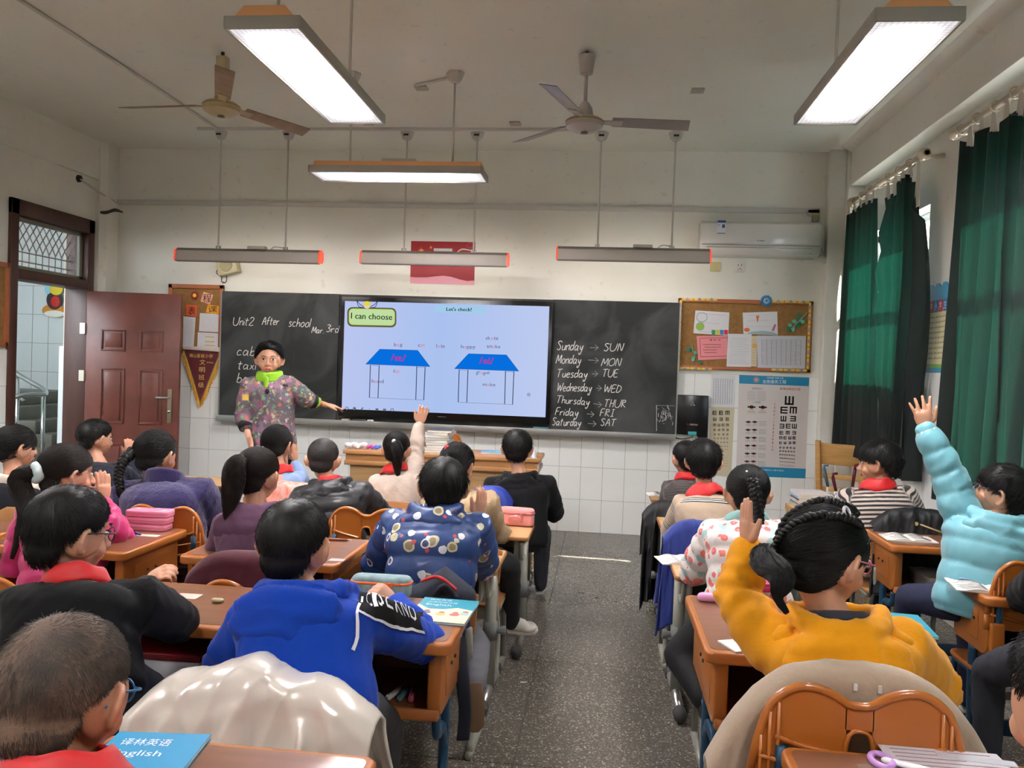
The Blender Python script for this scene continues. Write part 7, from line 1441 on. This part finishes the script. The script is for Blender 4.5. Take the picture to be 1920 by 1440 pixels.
bv = bvh_of(p['top'])
def badge(u, v, w_, h_, cc, nm, lift):
    q = P(u, v, 3.2); mb = MB(); n = 8; pts = [(0, 0)] + [(math.cos(a) , math.sin(a)) for a in np.linspace(0, 2 * PI, 17)[:-1]]; mb.add([q + X1 * (w_ * a / 2) + Z1 * (h_ * b / 2) for a, b in pts], [(0, i + 1, (i + 1) % 16 + 1) for i in range(16)]); project(p['top'], mb, (0, 1, 0), nm, mat('badge %d %d' % (cc[0], cc[2]), cc, .5), bv, lift)
badge(1780, 893, .07, .05, (30, 34, 40), 'patch_outline', .004); badge(1780, 893, .056, .036, (222, 226, 226), 'white_cat_patch', .006); badge(1793, 884, .03, .022, (150, 150, 50), 'olive_patch', .007); badge(1788, 908, .07, .022, (206, 170, 50), 'yellow_patch', .006); badge(1806, 920, .05, .045, (120, 40, 50), 'maroon_patch', .006)
# ---- 22 child at the right edge near the camera
p = person('child at the lower right edge, only hair and cheek in view', P(2030, 1330, 1.16), sc=1.05, yaw=20, pitch=-8, ls=P(1905, 1560, 1.12), rs=P(2200, 1560, 1.12), le=P(1880, 1800, 1.2), lw=P(1960, 1700, 1.45), re=P(2250, 1800, 1.2), rw=P(2180, 1700, 1.45), pel=P(2050, 2100, 1.0), cloth=plain('rose jacket', (206, 110, 116)), bulk=.12, arm=.055, style='coat', legs=False, seed=221)
hair_cap(p['H'], p['root'], FR, .008, M_hair, strands=2500, L=.03, r=.0008)
# ---- 23 child in black, right edge
p = person('child in black at the right edge, only an elbow in view', P(2010, 1000, 3.0), sc=1.0, yaw=10, pitch=-8, ls=P(1965, 1080, 2.96), rs=P(2090, 1080, 2.96), le=P(1916, 1122, 3.20), lw=P(1950, 1090, 3.4), re=P(2120, 1150, 3.0), rw=P(2080, 1120, 3.3), pel=P(2020, 1220, 2.85), cloth=M_bc, bulk=.12, arm=.055, style='coat', seed=231)
hair_cap(p['H'], p['root'], FR, .008, M_hair, strands=1500, L=.03, r=.0008)
# ================================================================ THINGS ON THE DESKS
def flat_book(c, w_, d_, h_, rz, cover, label, name='book', cat='book', group=None, pages=(226, 220, 206)):
    t = thing(name, label, cat, group, loc=c, rz=rz)
    MB().box((0, 0, h_ / 2), (w_ - .004, d_ - .004, h_ - .002)).build('pages', mat('pages %d' % pages[0], pages, .8), t)
    MB().box((0, 0, h_ - .0005), (w_, d_, .0012)).box((0, 0, .0006), (w_, d_, .0012)).box((-w_ / 2, 0, h_ / 2), (.0012, d_, h_)).build('cover', mat('cover %d %d %d' % cover, cover, .45), t)
    return t
def open_book(c, w_, d_, rz, label, name='open_book', seed=1, tint=(224, 222, 214), cat='book', group=None):
    t = thing(name, label, cat, group, loc=c, rz=rz); n = 12
    for s in (-1, 1):
        vs = []; 
        for i in range(n + 1):
            u = i / n; z = .004 + .012 * math.sin(PI * min(1, u * 1.3)) * (1 - u * .4)
            for y in (-d_ / 2, d_ / 2): vs += [(s * w_ / 2 * u, y, z), (s * w_ / 2 * u, y, 0)]
        fs = []
        for i in range(n): k = i * 4; fs += [(k, k + 4, k + 6, k + 2), (k + 1, k + 3, k + 7, k + 5), (k, k + 1, k + 5, k + 4), (k + 2, k + 6, k + 7, k + 3)]
        pg = MB().add(vs, fs).build('page_block', mat('paper %d %d' % (tint[0], tint[2]), tint, .8), t, smooth='auto')
        mb = MB(); rg = random.Random(seed + s)
        for k in range(int(d_ / .014)):
            y = -d_ / 2 + .012 + k * .014; a = .12; b = rg.uniform(.5, .9)
            if y < d_ / 2 - .01: mb.tube([(s * w_ / 2 * u, y, .0052 + .012 * math.sin(PI * min(1, u * 1.3)) * (1 - u * .4)) for u in np.linspace(a, b, 6)], .0007, 4)
        mb.build('text_lines', M_ink, pg)
    return t
def zip_case(c, w_, d_, h_, rz, m, mz, label, group=None):
    t = thing('pencil_case', label, 'pencil case', group, loc=c, rz=rz)
    mb = MB(); mb.prism(rpoly(-w_ / 2, -d_ / 2, w_ / 2, d_ / 2, d_ * .42, .002, 6), (0, 0, h_ - .004)); o = mb.build('case_body', m, t, bevel=.016, seg=4)
    for z in (h_ * .72,): MB().tube([(q[0] * 1.004, q[1] * 1.01, z) for q in rpoly(-w_ / 2, -d_ / 2, w_ / 2, d_ / 2, d_ * .42, 0, 6)] + [(w_ / 2 - d_ * .42 , -d_ / 2 * 1.01, z)], .0045, 6).build('zip', mz, t, smooth=True)
    MB().box((w_ * .18, -d_ / 2 - .004, h_ * .6), (.014, .006, .03)).build('zip_pull', mz, t, bevel=.002)
    return t
# stacked pink cases
for k in range(3): 
    t = thing('pencil_case', ['bottom', 'middle', 'top'][k] + ' one of three pink pencil cases stacked on the desk behind the pink jacket', 'pencil case', 'stacked pink pencil cases', loc=(-2.035 + .004 * k, 3.50, .7012 + .031 * k), rz=.02 * k)
    MB().prism(rpoly(-.10, -.045, .10, .045, .02, 0), (0, 0, .0295)).build('tin', mat('candy pink tin', (232, 142, 168), .3, coat=.3), t, bevel=.006, seg=3)
    MB().prism(rpoly(-.1005, -.0455, .1005, .0455, .02, .014), (0, 0, .002)).build('seam', mat('dark pink seam', (190, 96, 126), .5), t)
t['label'] = 'top one of three pink pencil cases, with white print, behind the pink jacket'
M_wpr = mat('white print', (230, 232, 234), .5)
for x_, y_ in ((-.06, .01), (.03, .02), (.07, -.01)): MB().ell((x_, y_, .0297), (.012, .008, .0008)).build('white_motif', M_wpr, t)
def pen(c, L, rz, col, label, r=.0045, name='pen', group=None):
    t = thing(name, label, 'pen', group, loc=c, rz=rz); m_ = mat('pen %d %d %d' % col, col, .3)
    MB().tube([(-L / 2, 0, r), (L / 2 - .018, 0, r)], r, 8).build('barrel', m_, t, smooth=True); MB().tube([(L / 2 - .018, 0, r), (L / 2 - .006, 0, r), (L / 2, 0, r)], [r, r * .4, r * .15], 8).build('tip', M_steel, t, smooth=True); MB().box((-L / 2 + .02, 0, r * 2), (.035, .003, .002)).build('clip', M_steel, t)
    return t
pen(PZ(250, 1000, .7016), .12, 2.6, (40, 70, 170), 'blue and silver pen before the stacked pink cases')
tag(MB().prism(rpoly(-.05, -.018, .05, .018, .003, 0), (0, 0, .0006)).build('sticker_sheet', mat('sticker white', (214, 212, 200), .4), loc=PZ(278, 1004, .7014)), 'small pale sticker sheet lying before the pink pencil cases', 'sticker')
tag(MB().ell((0, 0, .005), (.026, .014, .005)).build('cookie_eraser', mat('cookie eraser', (222, 170, 132), .7), smooth=True, loc=PZ(277, 993, .7025)), 'small round biscuit-coloured eraser beside the pink cases', 'eraser')
tag(MB().cap([(-.012, 0, .008), (.012, 0, .008)], .009, 12, flat=.8).build('oval_eraser', mat('olive cream eraser', (190, 178, 136), .5), smooth=True, loc=PZ(408, 1130, .7013)), 'oval cream eraser alone on the desk beside the boy in black', 'eraser')
tag(MB().prism(rpoly(-.04, -.028, .04, .028, .003, 0), (0, 0, .001)).build('card', mat('white red card', (222, 190, 176), .6), loc=PZ(352, 1118, .7014)), 'small white and red card by the elbow of the boy in black', 'card')
zc = PZ(706, 1128, .7015); zc.y += .06
M_camo = mat('grey blue camouflage canvas', (140, 164, 166), .8, c2=(104, 130, 136), vscale=26, bump=.1)
zip_case(zc, .205, .075, .075, .03, M_camo, mat('orange zip', (232, 110, 50), .5), 'grey-blue camouflage pencil case with orange zip on the front desk')
b = flat_book(P(0, 0, 1), .19, .26, .008, 0, (46, 150, 172), 'teal and yellow English textbook on the desk beside the blue hoodie boy')
A_, B_, C_ = PZ(796, 1119, .71), PZ(898, 1127, .71), PZ(872, 1170, .71); b.location = (A_ + C_) / 2; b.location.z = .7015; b.rotation_euler = (0, 0, math.atan2(B_.y - A_.y, B_.x - A_.x))
W_b = (B_ - A_).length; H_b = (C_ - B_).length; b.scale = (W_b / .19, H_b / .26, 1)
MB().prism([(-.095, -.13, .0081), (.095, -.13, .0081), (.095, .01, .0081), (.04, .03, .0081), (0, .005, .0081), (-.05, .0, .0081), (-.095, .045, .0081)], (0, 0, .0006)).build('cover_scene', mat('book pale yellow', (226, 220, 176), .5), b)
for x_, y_, c_ in ((-.05, -.04, (120, 96, 110)), (-.0, -.05, (190, 170, 90)), (.045, -.045, (206, 90, 90)), (.075, -.03, (160, 180, 190))):
    MB().ell((x_, y_, .0088), (.017, .016, .0006)).build('cartoon_child', mat('cartoon %d' % c_[0], c_, .5), b); MB().ell((x_, y_ + .02, .0088), (.010, .010, .0006)).build('cartoon_head', mat('cartoon brown', (150, 100, 70), .5), b)
mb = MB(); text3(mb, 'English', V3(-.07, .035, .0092), X1, Y1, .085, .024); text3(mb, '译林英语', V3(-.07, .098, .0092), X1, Y1, .075, .016); text3(mb, '小学补充习题', V3(-.07, .072, .0092), X1, Y1, .10, .014); mb.build('cover_lettering', M_wpr, b)
pen(PZ(684, 1133, .7015), .13, .05, (230, 228, 224), 'white marker in front of the camouflage pencil case', r=.006, name='marker')
open_book(PZ(704, 1146, .7015), .12, .09, .1, 'pink and white open booklet under the blue hoodie sleeve', tint=(226, 196, 200))
o = tag(MB().cap([P(796, 1122, 2.90), P(835, 1108, 2.92), P(862, 1122, 2.9)], [.06, .09, .06], 16).build('backpack', mat('navy backpack', (30, 36, 52), .8, bump=.2, bscale=60), smooth=True), 'navy backpack between the desk and the space print jacket', 'backpack')
MB().tube(spline([P(790, 1090, 2.86), P(822, 1082, 2.84), P(856, 1106, 2.83)], 6), .006, 6).build('red_zip', M_scarf, o, smooth=True)
MB().tube(spline([P(812, 1120, 2.83), P(834, 1098, 2.81), P(856, 1122, 2.82)], 6), .010, 8).build('carry_handle', mat('navy webbing', (22, 26, 40), .8), o, smooth=True)
o = tag(MB().tube(spline([P(862, 1195, 2.66), P(866, 1260, 2.62), P(872, 1330, 2.62), P(868, 1388, 2.62)], 6), [(.022, .004)] * 19, 8).build('bag_strap', mat('navy webbing', (22, 26, 40), .8), smooth=True), 'navy bag strap hanging to the floor beside the aisle desk', 'strap')
# desk trays
for i, (u, v, c_, lb_) in enumerate(((742, 1268, (210, 208, 200), 'white marker in the tray under the blue hoodie sleeve'), (757, 1262, (90, 140, 150), 'teal marker in the tray under the blue hoodie sleeve'), (772, 1264, (190, 80, 100), 'rose marker in the tray under the blue hoodie sleeve'))):
    pen(V3(P(u, v, 2.42).x, 2.44, .478), .11, 1.3 + .2 * i, c_, lb_, r=.009, name='marker')
o = tag(MB().box((0, 0, .05), (.1, .12, .07)).build('snack_bag', mat('green foil', (60, 120, 60), .25, metal=.5, c2=(40, 70, 120), vscale=30, bump=.5, bscale=30), bevel=.02, loc=(-.86, 2.42, .476)), 'green foil bag in the tray of the front desk', 'bag')
o = thing('paper_box', 'white paper box with a dark red lid in the tray of the left desk', 'box', loc=(-1.33, 2.45, .476)); MB().box((0, 0, .05), (.3, .24, .10)).build('box_body', M_paper, o, bevel=.004); MB().box((0, 0, .105), (.31, .25, .02)).build('lid', mat('dark red lid', (120, 24, 30), .5), o, bevel=.003)
# right front desk
for k in range(5): flat_book((1.72, 4.30, .476 + .0125 * k), .2, .26, .012, .03 * (k - 2), (196, 196, 190), ['lowest', 'second', 'middle', 'fourth', 'top'][k] + ' white exercise book in the tray below the blue yellow pencil case', name='exercise_book', group='exercise books in the desk tray')
for k in range(4): flat_book((1.80, 3.37, .476 + .0125 * k), .2, .22, .012, .04 * (k - 2), (180, 184, 186), ['lowest', 'second', 'third', 'top'][k] + ' pale exercise book in the tray of the right edge desk', name='exercise_book', group='exercise books in the right edge tray')
b = open_book(PZ(1702, 1010, .7015), .24, .16, -.04, 'open white book on the desk before the pale blue coat', seed=4)
t = zip_case(PZ(1698, 992, .7015) + V3(.0, .05, 0), .24, .085, .055, .0, mat('royal blue case', (48, 70, 140), .6), mat('yellow zip edge', (206, 190, 50), .5), 'blue pencil case with yellow edging lying open behind the white book')
MB().prism(rpoly(-.12, -.05, .12, .04, .03, .056, 4), (0, 0, .012)).build('open_lid', mat('case lid pattern', (110, 140, 180), .5, c2=(206, 170, 60), vscale=14), t, bevel=.004)
t = pen(PZ(1745, 1003, .703) + Z1 * .03, .14, -.5, (206, 180, 120), 'gold pen with a hammer-shaped top beside the blue pencil case', r=.004, name='hammer_pen'); t.rotation_euler = (0, .25, -.5)
MB().tube([(-.07, -.022, .004), (-.07, .022, .004)], .010, 10).build('hammer_head', mat('gold plastic', (214, 186, 120), .3, metal=.4), t, smooth='auto')
tag(MB().tube([P(1712, 960, 4.62), P(1772, 985, 4.5)], .0015, 5).build('clear_ruler', M_glass), 'thin clear plastic rod above the blue pencil case', 'ruler')
b = open_book(PZ(1850, 1102, .7015), .26, .2, -.15, 'picture booklet with a small cartoon, on the desk at the right edge', seed=6)
MB().ell((.06, -.03, .018), (.02, .014, .001)).build('cartoon_print', mat('cartoon orange', (220, 140, 80), .5), b); MB().ell((-.06, .05, .018), (.03, .012, .001)).build('cartoon_print', mat('cartoon blue', (120, 150, 200), .5), b)
# desk of the yellow hoodie
tag(MB().cap([(-.03, 0, .015), (.03, 0, .015)], .016, 10).cap([(-.02, .03, .012), (.03, .035, .012)], .011, 10).build('pink_toy_pen', mat('lilac pink plastic', (222, 160, 206), .35), smooth=True, loc=PZ(1332, 1128, .7015)), 'lilac pink toy sharpener on the far left corner of the desk', 'toy')
flat_book(PZ(1385, 1212, .7015), .08, .10, .004, .4, (226, 224, 216), 'white notepad beneath the yellow sleeve', name='notepad')
flat_book(PZ(1660, 1152, .7015) + V3(0, -.12, 0), .18, .24, .008, -.1, (46, 150, 172), 'teal textbook beyond the right shoulder of the yellow hoodie')
t = zip_case(PZ(1428, 1110, .7015), .16, .06, .05, .3, mat('magenta case', (206, 60, 110), .5), mat('dark pink seam', (190, 96, 126), .5), 'magenta pencil case half hidden by the black ponytail')
# light desks
open_book(PZ(1274, 1052, .6215), .2, .16, .2, 'open white workbook on the light desk beside the floral sleeve', seed=8)
open_book(PZ(1240, 928, .6215), .2, .15, .1, 'open white book on the front right light desk', seed=9)
tag(MB().prism(rpoly(-.045, -.06, .045, .06, .004, 0), (0, 0, .001)).build('name_sticker', mat('sticker lilac', (206, 206, 226), .4, c2=(150, 160, 200), vscale=40), loc=PZ(913, 1050, .6215)), 'lilac printed sticker on the light desk by the raised hand', 'sticker')
tag(MB().prism(rpoly(-.03, -.02, .03, .02, .003, 0), (0, 0, .001)).build('name_sticker', mat('sticker rose', (226, 190, 190), .4), loc=PZ(632, 1050, .7015)), 'small rose sticker on the right edge of the mauve girl desk', 'sticker')
pen(PZ(636, 1014, .7015), .11, .1, (120, 50, 36), 'dark red pencil on the desk beside the two-arched chair', name='pencil')
t = zip_case(PZ(966, 988, .6215) + V3(0, .05, 0), .20, .085, .10, -.12, mat('salmon pink cloth', (226, 146, 142), .75, bump=.15), mat('salmon dark', (190, 110, 108), .6), 'salmon pink zip pencil case standing on the light aisle desk')
MB().tube(spline([(-.03, -.045, .03), (-.02, -.06, .055), (.03, -.06, .055), (.04, -.045, .03)], 6), .006, 8).build('strap_handle', mat('salmon pink cloth', (226, 146, 142), .75), t, smooth=True); MB().box((.01, -.062, .062), (.014, .004, .012)).build('white_tag', M_wpr, t)
open_book(PZ(752, 944, .6215), .26, .19, -.1, 'open notebook on the desk before the space print jacket', seed=12)
t = zip_case(PZ(698, 920, .6215), .16, .07, .06, -.1, mat('teal blue case', (20, 84, 112), .6), mat('teal bright zip', (40, 150, 180), .5), 'teal blue pencil case behind the black puffer sleeve')
o = flat_book(PZ(736, 926, .6215) + V3(0, .05, .0), .24, .18, .012, -.5, (30, 34, 56), 'dark navy folder beside the teal pencil case', name='folder', cat='folder')
t = zip_case(P(585, 937, 4.55), .12, .04, .04, .2, mat('mint case', (120, 200, 196), .5), mat('mint dark', (80, 160, 156), .5), 'mint green pencil case beside the black puffer jacket'); t.location.z = .6215
# podium things
for k in range(9):
    flat_book((-1.25 + random.uniform(-.012, .012), 6.30, .816 + .0195 * k), .19, .26, .019, random.uniform(-.12, .12), [(120, 170, 206), (206, 200, 186), (90, 140, 190)][k % 3] if k < 8 else (60, 58, 60), ['lowest', 'second', 'third', 'fourth', 'fifth', 'sixth', 'seventh', 'eighth', 'topmost'][k] + ' book from below in the stack on the podium' if k < 8 else 'topmost dark book of the stack on the podium', group='books stacked on the podium')
mb = MB(); 
for k in range(9): mb.ell((-.08 + .02 * k, random.uniform(-.02, .02), .022 + random.uniform(0, .014)), (.016, .03, .022))
o = mk('crumpled_tissue', remesh(mb, .008, 1), M_paper); o.location = (-1.90, 6.2, .816); tag(o, 'white crumpled tissues at the left end of the podium', 'tissue')
for k, (x_, c_, nm) in enumerate(((-1.79, (206, 60, 150), 'magenta'), (-1.755, (150, 90, 200), 'violet'), (-1.72, (60, 130, 220), 'blue'))):
    tag(MB().cap([(-.014, 0, .012), (.014, .01, .026)], .011, 8).build('clip', mat('clip ' + nm, c_, .4), smooth=True, loc=(x_, 6.2, .816)), nm + ' plastic clip on the left part of the podium', 'clip', 'clips on the podium')
flat_book((-.80, 6.35, .816), .24, .17, .014, .05, (120, 180, 220), 'light blue workbook lying flat on the right part of the podium')
tag(MB().box((0, 0, .01), (.03, .02, .02)).build('red_cap', M_scarf, bevel=.004, loc=(-.62, 6.3, .816)), 'small red cap on the podium right of the blue workbook', 'cap')
o = mk('crumpled_cloth', remesh(MB().ell((0, 0, .02), (.07, .05, .03)).ell((.05, .0, .03), (.04, .04, .03)).cap([(.06, -.03, .02), (.09, -.05, -.04), (.10, -.05, -.16)], .022, 8), .01, 2), mat('white blue cloth', (206, 210, 220), .8, bump=.4, bscale=40)); o.location = (-.56, 6.18, .816); tag(o, 'white crumpled cloth hanging off the right end of the podium', 'cloth')
# side table
for k in range(6): flat_book((1.40 + .01 * (k % 2), 5.60, .641 + .016 * k), .2, .26, .0155, .03 * (k % 3 - 1), [(196, 196, 200), (120, 120, 126), (210, 206, 200), (90, 86, 90), (180, 200, 210), (214, 206, 206)][k], ['bottom', 'second', 'third', 'fourth', 'fifth', 'top'][k] + ' book of the stack on the pale side table', group='books stacked on the side table')
flat_book((1.62, 5.64, .641), .2, .26, .06, 0, (206, 200, 206), 'thick pale book beside the stack on the side table')
open_book(V3(1.66, 5.38, .642 + .04), .30, .24, .15, 'pale blue open workbook on the side table', tint=(206, 222, 226), seed=14)
for i, (u0, v0, u1, v1, c_, nm) in enumerate(((1545, 880, 1556, 928, (96, 120, 130), 'grey'), (1562, 896, 1570, 932, (110, 34, 50), 'maroon'), (1603, 880, 1596, 930, (120, 34, 48), 'second maroon'))):
    t = thing('umbrella', nm + '-handled umbrella leaning behind the side table', 'umbrella', loc=P(u1, v1, 6.4)); a = P(u0, v0, 6.3) - t.location; e_ = V3(-.0, .12, -t.location.z + .02)
    MB().tube([a, a * .35], [.014, .012], 8).build('handle', mat('umbrella %d' % c_[0], c_, .4), t, smooth=True); MB().tube([a * .36, e_], [.010, .016], 8).build('shaft', mat('white umbrella cloth', (206, 204, 204), .5), t, smooth=True)
    MB().tube([a + V3(0, 0, 0), a + V3(.0, 0, .03), a + V3(.03, 0, .035)], .010, 8).build('hook', mat('umbrella %d' % c_[0], c_, .4), t, smooth=True)
# nearest desk, lower right
z_ = .7215
t = thing('scissors', 'white and lilac scissors lying on the nearest desk', 'scissors', loc=PZ(1672, 1432, z_)); MB().tube([(.02 * math.cos(a) - .02, .03 * math.sin(a), .005) for a in np.linspace(0, 2 * PI, 17)], .007, 8).build('lilac_handle', mat('lilac plastic', (196, 150, 214), .35), t, smooth=True); MB().cap([(-.01, 0, .006), (.06, -.03, .006)], .011, 8, flat=.5).build('white_body', M_wpr, t, smooth=True)
o = tag(MB().prism(rpoly(-.12, -.09, .12, .09, .002, 0), (0, 0, .0006)).build('worksheet', mat('worksheet', (200, 196, 200), .5), loc=PZ(1790, 1444, z_)), 'printed worksheet under film on the nearest desk', 'paper'); mb = MB()
for k in range(9): mb.tube([(-.1, .075 - .017 * k, .001), (.1 - .03 * (k % 3), .075 - .017 * k, .001)], .0009, 4)
mb.build('text_lines', mat('rose grey print', (150, 110, 124), .7), o)
o = tag(MB().prism(rpoly(-.075, -.012, .075, .012, .002, 0), (0, 0, .002)).build('ruler', mat('pale ruler', (206, 206, 214), .25), loc=PZ(1830, 1425, z_ + .0006)), 'pale plastic ruler across the worksheet', 'ruler'); o.rotation_euler = (0, 0, -.12)
tag(MB().prism([(-.16, -.2, 0), (.3, -.2, 0), (.3, .2, 0), (-.16, .2, 0)], (0, 0, .0008)).build('clear_desk_film', mat('clear film', (220, 214, 206), .08, alpha=.12), loc=(.70, 1.5, .7213)), 'clear plastic film covering the nearest desk top', 'film')
# lower left
b = flat_book(PZ(262, 1436, .7015), .19, .24, .010, .12, (30, 140, 186), 'blue textbook at the lower left under the satin coat'); mb = MB(); text3(mb, '译林英语', V3(-.07, .06, .0112), X1, Y1, .10, .03); text3(mb, 'English', V3(-.07, .01, .0112), X1, Y1, .10, .03); mb.build('cover_lettering', M_wpr, b)
b = flat_book(PZ(-8, 1432, .7015), .16, .2, .012, -.4, (70, 160, 200), 'pale blue book at the bottom left corner of the picture')
tag(MB().prism([(0, 0, 0), (.03, .008, 0), (.034, .016, 0), (.004, .010, 0)], (0, 0, .001)).build('paper_scrap', M_paper, loc=PZ(975, 1280, .001)), 'tiny white paper scrap on the aisle floor', 'paper')
for u, v, nm in ((1090, 1112, 'nearer'), (1119, 1121, 'farther')): tag(MB().prism([(-.02, 0, 0), (.02, 0, 0), (.015, .012, 0), (-.018, .01, 0)], (0, 0, .001)).build('dark_scrap', M_dark, loc=PZ(u, v, .001)), 'dark scrap lying on the middle of the aisle floor, ' + nm + ' one', 'scrap')
